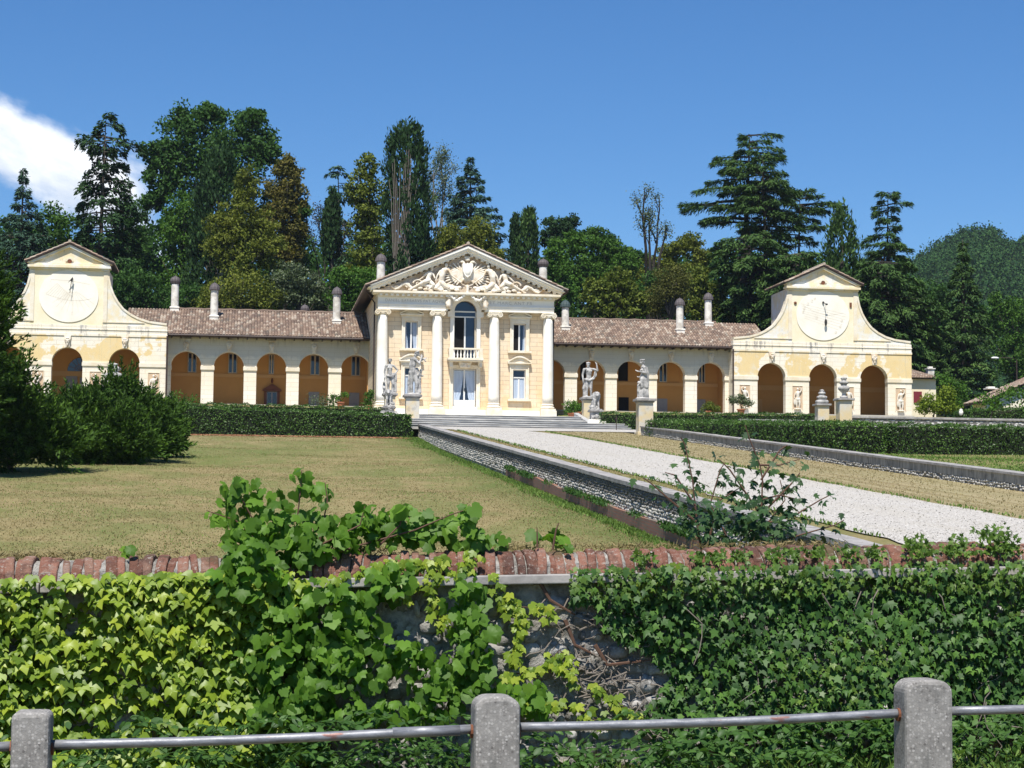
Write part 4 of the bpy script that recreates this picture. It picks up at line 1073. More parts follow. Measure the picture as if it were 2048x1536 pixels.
    for q in range(n): b = MB(); b.box(x0 + .3 + q * .75, x0 + .4 + q * .75, 148.98, 149.98, 15.98, 16.09); b.build('rafter', M['gutter'], root)
    b = MB(); b.box(x0, x1, 149.99, 150.4, 16.1, 16.25); b.build('wall_plate', M['gutter'], root)
    for (cx, zb, zt, cm, on) in chims:
        chimney(root, cx, 148.85 + (zb - 16.2) / 2.58 * 5.75 + .3, zb, zt, .32, cm, on)
    return root


def pavilion(cx, label, dial_kind, fl, towerside):
    root = thing('dovecote_pavilion', (cx, 149, fl), label, 'pavilion', 'sundial pavilions at the ends of the villa')
    hw, y0 = 7.7, 148.5; x0, x1 = cx - hw, cx + hw
    ar = [(cx - 4.42, 1.2, 13.72), (cx, 1.2, 13.72), (cx + 4.42, 1.2, 13.72)]
    b = MB(); piers = arch_wall(b, x0, x1, fl - .5, 15.85, y0, y0 + .7, ar)
    b.box(x0, x0 + .5, y0 + .7, 158, fl - .5, 15.85); b.box(x1 - .5, x1, y0 + .7, 158, fl - .5, 15.85)
    b.build('wall', M['pavilion_stucco'], root)
    b = MB(); b.box(x0 - .03, x1 + .03, y0 - .06, y0 + .72, 15.85, 16.05); b.box(x0, x1, y0 - .0, y0 + .7, 16.05, 16.72); b.box(x0 - .04, x1 + .04, y0 - .05, y0 + .6, 16.35, 16.42)
    b.build('entablature', M['pavilion_stucco'], root)
    b = MB()
    for a, c in piers:
        a2 = a - .035 if a > x0 + .01 else a - .03; c2 = c + .035 if c < x1 - .01 else c + .03
        b = MB(); b.box(a2, c2, y0 - .05, y0 + .66, 13.44, 13.49); b.box(a2 - .02, c2 + .02, y0 - .08, y0 + .64, 13.49, 13.78); b.build('impost_band', M['cream'], root)
    for c, _, _ in ar:
        k = MB(); k.prism([(c - .16, 14.93), (c + .16, 14.93), (c + .27, 15.84), (c - .27, 15.84)], y0 - .14, y0 + .05)
        head_mask(k, c, y0 - .2, 15.4, .95); k.build('keystone_mask', M['relief'], root)
    # volutes that sweep from the cornice up to the tower
    prof = [(3.05, 21.05), (3.12, 20.5), (3.25, 19.9), (3.5, 19.25), (3.85, 18.65), (4.3, 18.1), (4.85, 17.7), (5.5, 17.38), (6.3, 17.15), (7.65, 17.0)]
    for s in (-1, 1):
        b = MB(); P = [(cx + s * 2.66, 16.72), (cx + s * 7.65, 16.72)] + [(cx + s * x, z) for x, z in prof[::-1]] + [(cx + s * 2.66, 21.05)]
        b.prism(P if s > 0 else P[::-1], y0 + .06, y0 + .55); vo = b.build('volute', M['volute'], root)
        b = MB()
        for (xa, za), (xb, zb) in zip(prof[:-1], prof[1:]):
            n_ = Vector((-(zb - za), 0, xb - xa)).normalized()
            Q = [(cx + s * xa, za + .004), (cx + s * xb, zb + .004), (cx + s * (xb - .16 * abs(n_.x)), zb - .16 * abs(n_.z)), (cx + s * (xa - .16 * abs(n_.x)), za - .16 * abs(n_.z))]
            b.prism(Q if s < 0 else Q[::-1], y0, y0 + .62)
        b.build('volute_rim', M['cream'], vo)
        b = MB(); b.box(min(cx + s * 3.0, cx + s * 5.9), max(cx + s * 3.0, cx + s * 5.9), y0, y0 + .07, 16.95, 17.03); b.build('volute_moulding', M['cream'], vo)
    b = MB(); b.box(cx - 2.66, cx + 2.66, y0 + .03, y0 + .5, 16.72, 21.05); b.build('dial_panel', M['panel'], root)
    for s in (-1, 1): b = MB(); b.box(min(cx + s * 2.66, cx + s * 2.98), max(cx + s * 2.66, cx + s * 2.98), y0 - .02, y0 + .5, 16.95, 21.0); b.build('panel_pilaster', M['cream'], root)
    # tower behind, cornice, gable and roof
    b = MB(); b.box(cx - 3.0, cx + 3.0, y0 + .56, 153.5, 16.0, 21.2); b.build('tower', M['volute'], root)
    b = MB(); b.box(cx - 3.08, cx + 3.08, y0 - .12, y0 + .7, 21.05, 21.2); b.box(cx - 3.2, cx + 3.2, y0 - .3, y0 + .7, 21.2, 21.38); b.box(cx - 3.12, cx + 3.12, y0 - .2, y0 + .7, 21.38, 21.55)
    b.prism([(cx - 3.0, 21.55), (cx + 3.0, 21.55), (cx, 22.95)], y0 - .04, y0 + .6)
    for s in (-1, 1):
        P = [(cx + s * 3.28, 21.55), (cx + s * 2.8, 21.55), (cx, 22.83), (cx, 23.05)]; b.prism(P if s < 0 else P[::-1], y0 - .28, y0 + .6)
    b.build('gable_cornice', M['volute'], root)
    k = MB()
    for q in range(12):
        a0, a1 = math.pi * q / 12, math.pi * (q + 1) / 12; P = [(cx + r * math.cos(a) * (1.0 if r > .3 else 1), 21.72 + r * math.sin(a)) for r, a in ((.18, a0), (.32, a0), (.32, a1), (.18, a1))]; k.prism(P, y0 - .12, y0 - .03)
    for s in (-1, 1): P = [(cx + s * .3, 21.56), (cx + s * 1.0, 21.56), (cx + s * .55, 21.7), (cx + s * .3, 21.95)]; k.prism(P if s > 0 else P[::-1], y0 - .1, y0 - .03)
    k.build('oculus_scroll', M['cream'], root)
    k = MB(); k.add(*_disc_y(cx, y0 - .1, 21.74, .17, .07, 18)); k.build('oculus', M['door_brown'], root)
    b = MB(); ov = 3.42
    for s in (-1, 1):
        P = [(cx + s * ov, 21.52), (cx, 23.1), (cx, 23.2), (cx + s * ov, 21.62)]; b.prism(P if s < 0 else P[::-1], y0 - .42, 154.0)
    rf = b.build('tower_roof', M['gutter'], root)
    t1 = tile_roof((cx - ov, y0 - .45, 21.64), (cx - ov, 154, 21.64), (cx, 154, 23.22), (cx, y0 - .45, 23.22)); t2 = tile_roof((cx + ov, 154, 21.64), (cx + ov, y0 - .45, 21.64), (cx, y0 - .45, 23.22), (cx, 154, 23.22))
    t1.add(t2.v, t2.f); t1.tube([(cx, y0 - .45, 23.3), (cx, 154, 23.3)], .12, 8); t1.build('roof_tiles', M['tile'], rf)
    # low roof behind the volutes
    b = MB(); b.add([(x0 + .3, y0 + .6, 16.3), (x1 - .3, y0 + .6, 16.3), (x1 - .3, 158, 16.6), (x0 + .3, 158, 16.6)], [(0, 1, 2, 3)]); b.build('flat_roof', M['gutter'], root)
    # sundial
    b = MB(); n = 64; rx, rz, zc = 2.29, 2.08, 18.98
    vs = [(cx + rx * math.cos(2 * math.pi * i / n), y0 - .03, zc + rz * math.sin(2 * math.pi * i / n)) for i in range(n)]; vs += [(x, y0 + .04, z) for x, _, z in vs]
    b.add(vs, [tuple(range(n)), tuple(range(2 * n - 1, n - 1, -1))] + [((i + 1) % n, i, n + i, n + (i + 1) % n) for i in range(n)]); b.build('sundial', M['dial'], root)
    dial = root.children[-1] if False else [o for o in COL.objects if o.parent == root and o.name.startswith('sundial')][-1]
    ln = MB(); yy = y0 - .036; W = .022
    def line(xa, za, xb, zb, w=W):
        d_ = Vector((xb - xa, 0, zb - za)).normalized(); p = Vector((-d_.z, 0, d_.x)) * w * .5
        ln.add([(cx + xa + p.x, yy, zc + za + p.z), (cx + xb + p.x, yy, zc + zb + p.z), (cx + xb - p.x, yy, zc + zb - p.z), (cx + xa - p.x, yy, zc + za - p.z)], [(0, 1, 2, 3)] if True else [])
    def curve(pts, w=W):
        for (a, c), (d_, e) in zip(pts[:-1], pts[1:]): line(a, c, d_, e, w)
    if dial_kind == 'hours':
        for q in range(9):                                      # fan of hour lines
            a = rad(-38 - q * 13); r0, r1 = .25, 1.95
            line(.35 + r0 * math.cos(a), .55 + r0 * math.sin(a), min(.35 + (r1 + .1) * math.cos(a), 1.98), .55 + r1 * .95 * math.sin(a), .018)
        for q in range(10): f = q / 9; line(-.95 + 1.0 * f, .95 - .85 * f, -1.75 + 1.55 * f, .15 - .7 * f, .02)
        curve([(-1.75 + 3.5 * q / 12, .1 - .62 * math.sin(q / 12 * 2.2) + .24 * (q / 12)) for q in range(13)]); curve([(-.95 + .11 * q, 1.0 - .1 * q) for q in range(11)])
        line(-1.4, 1.28, .2, 1.2); line(.2, 1.2, 1.6, .95); line(.28, 1.3, .28, -1.55, .02); line(-1.4, 1.28, -1.42, 1.1)
        for q in range(6): line(-.9 + q * .13, -.22 - q * .06, -.9 + q * .13, -.34 - q * .06); 
        curve([(.22 + .07 * math.cos(a * .7), -.03 + .07 * math.sin(a * .7)) for a in range(10)]); line(.22, -1.3, .34, -1.3); line(.22, -1.42, .34, -1.42)
    else:
        for q in range(7): line(-1.9 + .05 * q, .95 - q * .2, 2.0 - .06 * q * q * .3, .15 - q * .22, .016)
        curve([(-1.75 + 3.5 * q / 12, .85 - .5 * (q / 12) - .5 * math.sin(q / 12 * 3.0)) for q in range(13)], .018)
        for (ox, oz, r) in ((-1.62, .55, .09), (-1.3, .95, .1), (-.95, 1.2, .1), (-1.72, .25, .08), (-.7, 1.4, .08), (1.5, -.9, .09), (1.1, -1.4, .08), (-.55, -.2, .09), (1.62, -.4, .09)):
            curve([(ox + r * math.cos(a * .9), oz + r * math.sin(a * .9)) for a in range(8)], .02); line(ox - r, oz - r * 1.3, ox + r, oz - r * 1.3, .02); line(ox, oz, ox + r * 1.1, oz + r * 1.2, .02)
        line(.35, .45, .42, -.6, .02)
    ln.build('hour_lines', M['dial_paint'], dial)
    g = MB()
    if dial_kind == 'hours':
        g.prism([(cx + .3, zc + 1.5), (cx - .08, zc + 1.0), (cx + .12, zc + 1.18), (cx + .26, zc + 1.06)], y0 - .35, y0 - .3); g.tube([(cx + .28, y0 - .04, zc + 1.4), (cx + .2, y0 - .34, zc + 1.1), (cx + .1, y0 - .36, zc + .2)], [.03, .03, .015], 6)
    else:
        g.ball((cx + .0, y0 - .1, zc + 1.1), (.09, .1, .09)); g.tube([(cx, y0 - .04, zc + 1.12), (cx + .12, y0 - .5, zc + .92)], .03, 6); g.ball((cx + .16, y0 - .5, zc + .9), (.12, .03, .08)); g.tube([(cx + .1, y0 - .5, zc + .9), (cx + .14, y0 - .3, zc - .4)], .012, 5)
        g.ball((cx + .16, y0 - .3, zc - .6), (.12, .04, .3))
    g.build('gnomon', M['iron'], dial)
    if dial_kind != 'hours':
        k = MB(); k.box(cx + 2.32, cx + 2.5, y0 - .05, y0 + .03, zc + .75, zc + 1.15); k.ball((cx - 2.38, y0 - .03, zc + 1.0), (.13, .06, .12)); k.build('rusty_plate', M['rust_iron'], root)
    # niches with small stucco figures
    for i, ox in enumerate((-6.72, -2.21, 2.21, 6.72)):
        nx = cx + ox; k = MB(); k.box(nx - .43, nx + .43, y0 - .012, y0 + .02, 11.15, 13.03); nb = k.build('niche', M['niche_brown'], root, loc=(nx, y0, 11.1))
        k = MB(); frame_box(k, nx - .43, nx + .43, 11.1, 13.03, y0 - .05, y0 + .02, .04); k.build('niche_frame', M['cream'], nb)
        f = MB(); y = y0 - .1; s = 1 if i % 2 else -1
        f.limb((nx - .08, y, 11.2), .06, (nx - .1, y, 11.6), .085); f.limb((nx - .1, y, 11.6), .09, (nx - .06, y, 12.0), .13); f.limb((nx + .1, y - .03, 11.2), .06, (nx + .14, y - .06, 11.62), .085); f.limb((nx + .14, y - .06, 11.62), .09, (nx + .05, y, 12.02), .13)
        f.ball((nx + .0, y, 12.05), (.18, .13, .14)); f.limb((nx, y, 12.1), .14, (nx - .01, y, 12.42), .16); f.ball((nx, y, 12.5), (.21, .11, .1)); f.limb((nx, y, 12.55), .055, (nx, y, 12.68), .055); f.ball((nx, y, 12.77), (.095, .1, .12))
        f.limb((nx + s * .2, y, 12.5), .06, (nx + s * .32, y - .03, 12.75), .05); f.limb((nx + s * .32, y - .03, 12.75), .05, (nx + s * .12, y - .04, 12.92), .04); f.limb((nx - s * .2, y, 12.5), .06, (nx - s * .28, y - .04, 12.22), .05); f.limb((nx - s * .28, y - .04, 12.22), .05, (nx - s * .3, y - .1, 12.0), .04)
        f.ball((nx - s * .26, y, 11.75), (.12, .1, .34)); f.ball((nx + .02, y - .06, 11.92), (.22, .1, .12)); f.box(nx - .3, nx + .3, y0 - .2, y0 - .02, 11.08, 11.16)
        f.remesh('stucco_figure', M['relief'], nb, .025)
    # interior
    b = MB(); b.box(x0 + .5, x1 - .5, 153.3, 153.6, fl - .3, 15.9)
    b.build('inner_wall', M['orange_stucco'], root)
    b = MB(); b.box(x0 + .5, x1 - .5, y0 + .7, 153.3, 15.5, 15.7); b.build('ceiling', M['orange_band'], root)
    b = MB(); b.box(x0, x1, y0 - .6, 153.3, fl - .3, fl); b.build('floor', M['paving'], root)
    b = MB()
    for (xa, xb) in ((x0 + .5, x1 - .5),): b.box(xa, xb, 153.22, 153.3, 13.0, 13.4)
    b.build('string_course', M['orange_band'], root)
    # fanlight and doors
    k = MB(); n = 16; ccx = cx + towerside[0]; P = [(ccx + 1.1 * math.cos(math.pi * i / n), 13.42 + 1.1 * math.sin(math.pi * i / n)) for i in range(n + 1)]; k.prism(P[::-1][::-1], 153.2, 153.28)
    fo = k.build('fanlight', M['glass'], root); k = MB()
    for q in range(1, 8): a = math.pi * q / 8; k.tube([(ccx, 153.18, 13.43), (ccx + 1.08 * math.cos(a), 153.18, 13.43 + 1.08 * math.sin(a))], .025, 4)
    k.tube([(ccx + .55 * math.cos(math.pi * i / 10), 153.18, 13.43 + .55 * math.sin(math.pi * i / 10)) for i in range(11)], .02, 4); k.build('glazing_bars', M['door_brown'], fo)
    k = MB(); k.box(ccx - 1.2, ccx - .3, 153.2, 153.29, fl, 13.0); k.box(ccx - .1, ccx + .25, 153.19, 153.29, fl, 12.9); k.build('door', M['door_grey'], root)
    for (xa, xb, mt) in towerside[1]:
        k = MB(); k.box(cx + xa, cx + xb, 153.22, 153.3, fl, 12.1); k.build('door', M[mt], root)
        k = MB(); frame_box(k, cx + xa, cx + xb, fl, 12.1, 153.17, 153.29, .1); k.build('door_frame', M['orange_band'], root)
    k = MB(); px_ = x0 - .02 if cx > AX else x1 + .02; k.tube([(px_, y0 - .1, 16.0), (px_, y0 - .1, fl)], .07, 8); k.build('downpipe', M['gutter'], root)
    return root


simple('dial_paint', (.7, .62, .5), .9, .1)
temple()
WZ = 153.34
def wx(px, py=700): return at(px, py, WZ)[0]
LW = [(wx(376), wx(394), 'g'), (wx(457), wx(475), 'g'), (wx(538), wx(549), 'g'), (wx(621), wx(640), 'g'), (wx(703), wx(721), 'g')]
LD = [(wx(371), wx(390), 'o'), (wx(453), wx(474), 'o'), (wx(535), wx(556), 'glass'), (wx(619), wx(640), 'grey'), (wx(700), wx(720), 'grey')]
RWn = [(wx(1161), wx(1172), 'open'), (wx(1237), wx(1256), 'open'), (wx(1318), wx(1334), 'g'), (wx(1397), wx(1410), 'g')]
RD = [(wx(1238), wx(1258), 'black'), (wx(1315), wx(1335), 'grey'), (wx(1394), wx(1411), 'grey')]
wing(-6.45, 9.9, [-4.92, -1.53, 1.87, 5.27, 8.67], 'arcaded wing left of the columns, five full arches and four chimneys', LW, LD,
     [(-6.1, 18.6, 21.5, 'lead', True), (-2.84, 17.75, 20.83, 'lead', False), (7.14, 17.6, 20.71, 'lead', False)], 10.7)
wing(23.35, 39.95, [24.68, 28.1, 31.45, 34.84, 38.25], 'arcaded wing right of the columns, with the standing statues in front of its arches', RWn, RD,
     [(26.25, 17.55, 20.13, 'lead_green', False), (36.08, 17.55, 20.55, 'lead', False), (39.0, 18.35, 21.3, 'lead', False)], 10.7)
pavilion(-14.1, 'yellow pavilion behind the dark junipers, its sundial ruled with fanned hour lines', 'hours', 10.7, (.7, [(-5.2, -4.2, 'door_brown'), (4.9, 5.8, 'orange_stucco')]))
pavilion(47.45, 'yellow pavilion before the tall cedars, its sundial faint with an oval weight', 'zodiac', 10.7, (-.75, [(-4.9, -4.0, 'orange_band'), (3.6, 4.5, 'door_grey')]))
for o_ in [o for o in COL.objects if o.name.startswith('arcaded_wing') and o.location.x < 5]:
    chimney(o_, 4.67, 157.0, 17.7, 19.7, .28, 'lead', True)

# ------------------------------------------------------------------ ramp walls, steps
def strip_wall(root, name, mat, xa, xb, ys, z0f, z1f, bevel=0, jit=0):
    b = MB(); prev = None
    for i, y in enumerate(ys):
        j = random.uniform(-jit, jit) if jit else 0
        k = [(xa - abs(j), y, z0f(y)), (xb + abs(j), y, z0f(y)), (xb + abs(j), y, z1f(y) + j), (xa - abs(j), y, z1f(y) + j)]
        n = len(b.v); b.v += k
        if i: m = n - 4; b.f += [(m + a, m + (a + 1) % 4, n + (a + 1) % 4, n + a) for a in range(4)]
    b.f += [(3, 2, 1, 0), tuple(len(b.v) - 4 + a for a in range(4))]
    o = b.build(name, mat, root)
    return o


Pz = lambda y: float(np.interp(y, YK, PC))
Lz = lambda y: H(10.6, y)
ys = list(np.arange(14, 118.2, 1.0))
lw = thing('ramp_wall', (10.9, 60, Pz(60)), 'long low stone wall left of the gravel drive, cobble courses over a brick foot', 'wall')
strip_wall(lw, 'cobble_face', M['cobble'], 10.66, 11.0, ys, lambda y: Lz(y) - .4, lambda y: Pz(y) + .02)
strip_wall(lw, 'coping', M['grey_stone'], 10.58, 11.08, ys, lambda y: Pz(y) + .02, lambda y: Pz(y) + .13, jit=.008)
strip_wall(lw, 'brick_foot', M['old_brick'], 10.52, 10.7, [y for y in ys if y < 76], lambda y: Lz(y) - .4, lambda y: Lz(y) + .42 + .03 * math.sin(y * 1.9), jit=.02)
ys = list(np.arange(16, 103.2, 1.0))
rw = thing('ramp_wall', (22.4, 60, Pz(60)), 'low wall right of the drive, dark render above a band of white cobbles', 'wall')
strip_wall(rw, 'cobble_face', M['cobble'], 22.2, 22.6, ys, lambda y: Pz(y) - .3, lambda y: Pz(y) + .2)
strip_wall(rw, 'rendered_face', M['dark_render'], 22.17, 22.6, ys, lambda y: Pz(y) + .2, lambda y: Pz(y) + .45)
strip_wall(rw, 'coping', M['grey_stone'], 22.12, 22.66, ys, lambda y: Pz(y) + .45, lambda y: Pz(y) + .52, jit=.008)

def cobbles(parent, x, y0, y1, rows, sg):
    b = MB()
    for z0 in rows:
        y = y0
        while y < y1:
            L = random.uniform(.08, .22)
            if random.random() < .12: y += L; continue
            b.ball((x, y + L / 2, Pz(y) + z0 + random.uniform(-.022, .022)), (random.uniform(.03, .065), L * .52, random.uniform(.03, .05)), 6, 4, Matrix.Rotation(random.uniform(-.3, .3), 3, 'X')); y += L * 1.08
    return b.build('cobbles', M['cobble_white'], parent, smooth=True)


cobbles(lw, 10.65, 32, 118, [-.4 - .09 * k for k in range(6)], -1)
o_ = cobbles(lw, 10.65, 32, 118, [-.05 - .088 * k for k in range(4)], -1); o_.data.materials[0] = M['cobble_dark']; o_.name = 'shaded_stained_cobbles'  # darker upper rows: shade of the coping and stains, both in the colour
cobbles(rw, 22.19, 44, 103, [.16, .07, -.02], -1)
st = thing('stone_steps', (AX, 118, 7.45), 'broad weathered grey stone steps rising from the gravel to the house', 'steps')
for q in range(4):
    z = 7.45 + .15 * q; x1_ = 24.15 - q * .12; y_ = 115 + q * .42
    b = MB(); b.box(9.0, x1_ - .03, y_ + .05, 124, 7.3 + q * .01, z + .1); b.box(9.0, x1_, y_, 124, z + .1, z + .15); b.build('step', M['step_stone'], st, bevel=.012)
for q in range(5):
    z = 8.06 + q * .15; y_ = 123.2 + q * .4
    b = MB(); b.box(8.3, 22.67, y_ + .05, 128, 8.0, z + .1); b.box(8.3, 22.7, y_, 128, z + .1, z + .15); b.build('step', M['step_stone'], st, bevel=.012)
b = MB(); b.add([(8.3, 128, 8.0), (24.7, 128, 8.0), (24.7, 128, 8.81), (8.3, 128, 8.81), (8.3, 140.2, 8.5), (24.7, 140.2, 8.5), (24.7, 140.2, 9.58), (8.3, 140.2, 9.58)],
                [(0, 1, 2, 3), (3, 2, 6, 7), (1, 5, 6, 2), (0, 3, 7, 4)]); b.build('landing', M['paving'], st)
b = MB(); b.add([(22.72, 122.8, 7.6), (23.05, 122.8, 7.6), (23.05, 127.8, 7.6), (22.72, 127.8, 7.6), (22.72, 122.8, 8.4), (23.05, 122.8, 8.4), (23.05, 127.8, 9.25), (22.72, 127.8, 9.25)],
                [(0, 3, 2, 1), (4, 5, 6, 7), (0, 1, 5, 4), (1, 2, 6, 5), (2, 3, 7, 6), (3, 0, 4, 7)]); b.build('flank_wall', M['step_stone'], st, bevel=.02)


# ------------------------------------------------------------------ pedestals and statues
def pedestal(x, y, z0, z1, w, label, cat='pedestal', group='statue pedestals', old=False):
    r = thing('statue_pedestal', (x, y, z0), label, cat, group); h = w / 2
    b = MB(); b.box(x - h, x + h, y - h, y + h, z0 - .3, z1 - .22); b.build('shaft', M['pedestal'] if not old else M['statue'], r, bevel=.015)
    b = MB(); b.box(x - h - .08, x + h + .08, y - h - .08, y + h + .08, z0 - .2, z0 + .16); b.build('foot', M['pedestal'] if not old else M['statue'], r, bevel=.02)
    b = MB(); b.box(x - h - .06, x + h + .06, y - h - .06, y + h + .06, z1 - .22, z1 - .14); b.box(x - h - .16, x + h + .16, y - h - .16, y + h + .16, z1 - .14, z1); b.build('cap', M['grey_stone'], r, bevel=.02)
    return r


def hand(b, p, d, s=1.0):
    """palm, four unequal fingers and a thumb at p, pointing along d"""
    p = Vector(p); d = Vector(d).normalized(); a = d.orthogonal().normalized(); n = d.cross(a)
    b.limb(p, .042 * s, p + d * .07 * s, .045 * s, 8)
    for k, L in enumerate((.075, .09, .085, .065)):
        o = p + d * .09 * s + a * (k - 1.5) * .026 * s; b.limb(o, .014 * s, o + d * L * s + n * .03 * s, .012 * s, 6)
    o = p + d * .03 * s + a * .045 * s; b.limb(o, .015 * s, o + (d * .6 + a).normalized() * .07 * s, .013 * s, 6)


def head(b, c, face, s=1.0, beard=False, wreath=False):
    c = Vector(c); f = Vector(face).normalized(); sd = f.cross(Vector((0, 0, 1))).normalized(); u = Vector((0, 0, 1))
    b.ball(c, (.105 * s, .105 * s, .14 * s)); b.ball(c + f * .045 * s - u * .05 * s, (.075 * s, .075 * s, .085 * s))
    b.limb(c + f * .11 * s + u * .02 * s, .014 * s, c + f * .135 * s - u * .03 * s, .022 * s, 6)      # nose
    b.ball(c + f * .105 * s - u * .075 * s, (.035 * s, .03 * s, .016 * s), 8, 5)                        # mouth
    for k in (-1, 1):
        b.ball(c + f * .1 * s + sd * k * .042 * s + u * .035 * s, (.026 * s, .02 * s, .014 * s), 8, 5); b.ball(c + sd * k * .105 * s, (.02 * s, .03 * s, .04 * s), 6, 5)
    for q in range(9):                                                                                   # hair locks
        a = q * 2 * math.pi / 9; v = (sd * math.cos(a) - f * math.sin(a) * .9)
        b.ball(c + v * .085 * s + u * .07 * s, (.055 * s, .055 * s, .05 * s), 8, 5)
    b.ball(c - f * .08 * s - u * .03 * s, (.08 * s, .08 * s, .1 * s), 8, 6)
    if beard: b.ball(c + f * .07 * s - u * .13 * s, (.06 * s, .06 * s, .08 * s), 8, 6)
    if wreath:
        for q in range(10): a = q * 2 * math.pi / 10; b.ball(c + (sd * math.cos(a) + f * math.sin(a)) * .12 * s + u * .09 * s, .035 * s, 6, 5)


def drape(b, pts, r, n=7, spread=.1):
    """folds of cloth: a fan of limbs following the path"""
    for k in range(n):
        o = Vector((math.sin(k * 2.4) * spread, math.cos(k * 1.7) * spread, 0))
        for p, q in zip(pts[:-1], pts[1:]): b.limb(Vector(p) + o, r * .8, Vector(q) + o * 1.35, r, 7)


def statue(name_pose, x, y, z, H_, label):
    """life-size stone figures, built at the origin 2.2 m tall, then scaled"""
    b = MB(); Lm = b.limb
    if name_pose == 'goddess':                     # facing us, left hand on hip, mantle down one side, small animal at her right
        Lm((-.09, 0, .08), .06, (-.1, -.04, .52), .085); Lm((-.1, -.04, .52), .09, (-.11, 0, 1.02), .135); Lm((.13, .02, .08), .06, (.17, -.08, .55), .085); Lm((.17, -.08, .55), .09, (.1, 0, 1.0), .135)
        for sx, yy in ((-.09, -.06), (.15, -.04)): b.ball((sx, yy - .03, .05), (.055, .13, .05))
        b.ball((-.01, 0, 1.05), (.21, .15, .16)); Lm((0, 0, 1.1), .15, (-.02, -.01, 1.38), .135); Lm((-.02, -.01, 1.4), .16, (-.03, 0, 1.62), .15); b.ball((-.03, 0, 1.68), (.24, .11, .09))
        for s in (-1, 1): b.ball((-.03 + s * .09, -.13, 1.53), (.075, .07, .075))
        Lm((-.03, 0, 1.72), .06, (-.03, -.01, 1.86), .06); head(b, (-.02, -.02, 1.98), (-.25, -1, 0))
        Lm((-.26, 0, 1.66), .07, (-.34, .02, 1.32), .055); Lm((-.34, .02, 1.32), .055, (-.33, -.1, 1.02), .04); hand(b, (-.33, -.12, .98), (0, -.1, -1))
        Lm((.2, 0, 1.66), .07, (.46, .06, 1.4), .055); Lm((.46, .06, 1.4), .052, (.26, -.08, 1.14), .04); hand(b, (.24, -.1, 1.12), (-1, -.2, -.4))
        drape(b, [(.27, .02, 1.18), (.27, .05, .75), (.26, .06, .1)], .075, 7, .07); drape(b, [(-.2, -.1, 1.05), (.1, -.17, .98), (.27, -.05, 1.15)], .05, 4, .03)
        Lm((-.36, .0, .3), .1, (-.36, .12, .5), .1); b.ball((-.37, -.04, .62), (.08, .1, .1)); Lm((-.4, 0, .3), .045, (-.4, -.02, .05), .035); Lm((-.3, .02, .3), .045, (-.3, 0, .05), .035); Lm((-.36, .02, .68), .03, (-.28, .06, .95), .02)
    elif name_pose == 'player':                    # seen from the side and behind, arms raised to the right
        Lm((-.02, .06, .08), .065, (-.06, .05, .52), .09); Lm((-.06, .05, .52), .095, (-.02, 0, 1.02), .15); Lm((.16, -.02, .08), .06, (.2, -.06, .54), .085); Lm((.2, -.06, .54), .09, (.08, 0, 1.0), .14)
        b.ball((.0, .02, .05), (.11, .09, .05)); b.ball((.2, -.03, .05), (.13, .07, .05))
        b.ball((.0, .03, 1.06), (.2, .19, .19)); Lm((.0, .02, 1.12), .16, (-.02, 0, 1.4), .15); Lm((-.02, 0, 1.4), .17, (.03, -.01, 1.66), .16); b.ball((.04, 0, 1.7), (.19, .18, .1))
        Lm((.06, 0, 1.74), .06, (.13, -.02, 1.88), .06); head(b, (.19, -.03, 1.98), (1, -.1, .55))
        Lm((.1, -.16, 1.68), .07, (.3, -.22, 1.5), .055); Lm((.3, -.22, 1.5), .05, (.4, -.1, 1.78), .04); hand(b, (.41, -.09, 1.8), (.2, .3, 1))
        Lm((.06, .17, 1.68), .07, (.32, .2, 1.62), .055); Lm((.32, .2, 1.62), .05, (.5, .08, 1.72), .04); hand(b, (.52, .07, 1.73), (1, -.2, .3))
        Lm((.26, -.05, 1.96), .025, (.62, -.02, 1.62), .035)
        drape(b, [(.16, .1, 1.25), (.26, .1, .8), (.28, .08, .12)], .08, 7, .07); drape(b, [(-.1, .14, .95), (-.12, .13, .5), (-.1, .12, .1)], .075, 5, .05); drape(b, [(.42, .0, 1.2), (.33, 0, .95)], .05, 3, .04)
        b.ball((.4, .05, .92), (.16, .07, .05))
    elif name_pose == 'hero':                      # nude man, one arm raised beside the head, mantle over the forearm
        Lm((-.13, .0, .08), .065, (-.12, -.05, .54), .095); Lm((-.12, -.05, .54), .1, (-.09, 0, 1.04), .145); Lm((.14, -.06, .08), .06, (.12, -.1, .54), .09); Lm((.12, -.1, .54), .095, (.1, 0, 1.04), .14)
        b.ball((-.13, -.07, .05), (.06, .13, .05)); b.ball((.15, -.13, .05), (.06, .13, .05))
        b.ball((0, 0, 1.08), (.2, .14, .15)); Lm((0, 0, 1.15), .155, (.0, -.01, 1.4), .155); Lm((.0, -.01, 1.42), .18, (-.01, 0, 1.62), .18); b.ball((-.01, 0, 1.7), (.28, .12, .1))
        for s in (-1, 1): b.ball((s * .1, -.13, 1.58), (.1, .06, .07))
        Lm((-.01, 0, 1.74), .07, (-.02, -.01, 1.88), .065); head(b, (-.04, -.02, 2.0), (-.55, -1, 0), 1.05, True)
        Lm((-.29, 0, 1.68), .08, (-.38, .03, 1.34), .062); Lm((-.38, .03, 1.34), .06, (-.36, -.06, 1.04), .045); hand(b, (-.36, -.07, 1.0), (.1, -.2, -1))
        Lm((.27, 0, 1.7), .08, (.53, -.02, 1.62), .065); Lm((.53, -.02, 1.62), .06, (.47, -.06, 1.95), .045); hand(b, (.465, -.06, 1.98), (-.4, -.1, 1))
        drape(b, [(.44, .05, 1.6), (.4, .06, 1.3), (.22, -.04, 1.08)], .055, 5, .05); drape(b, [(-.24, -.08, 1.08), (0, -.17, 1.0), (.24, -.06, 1.1)], .06, 5, .03)
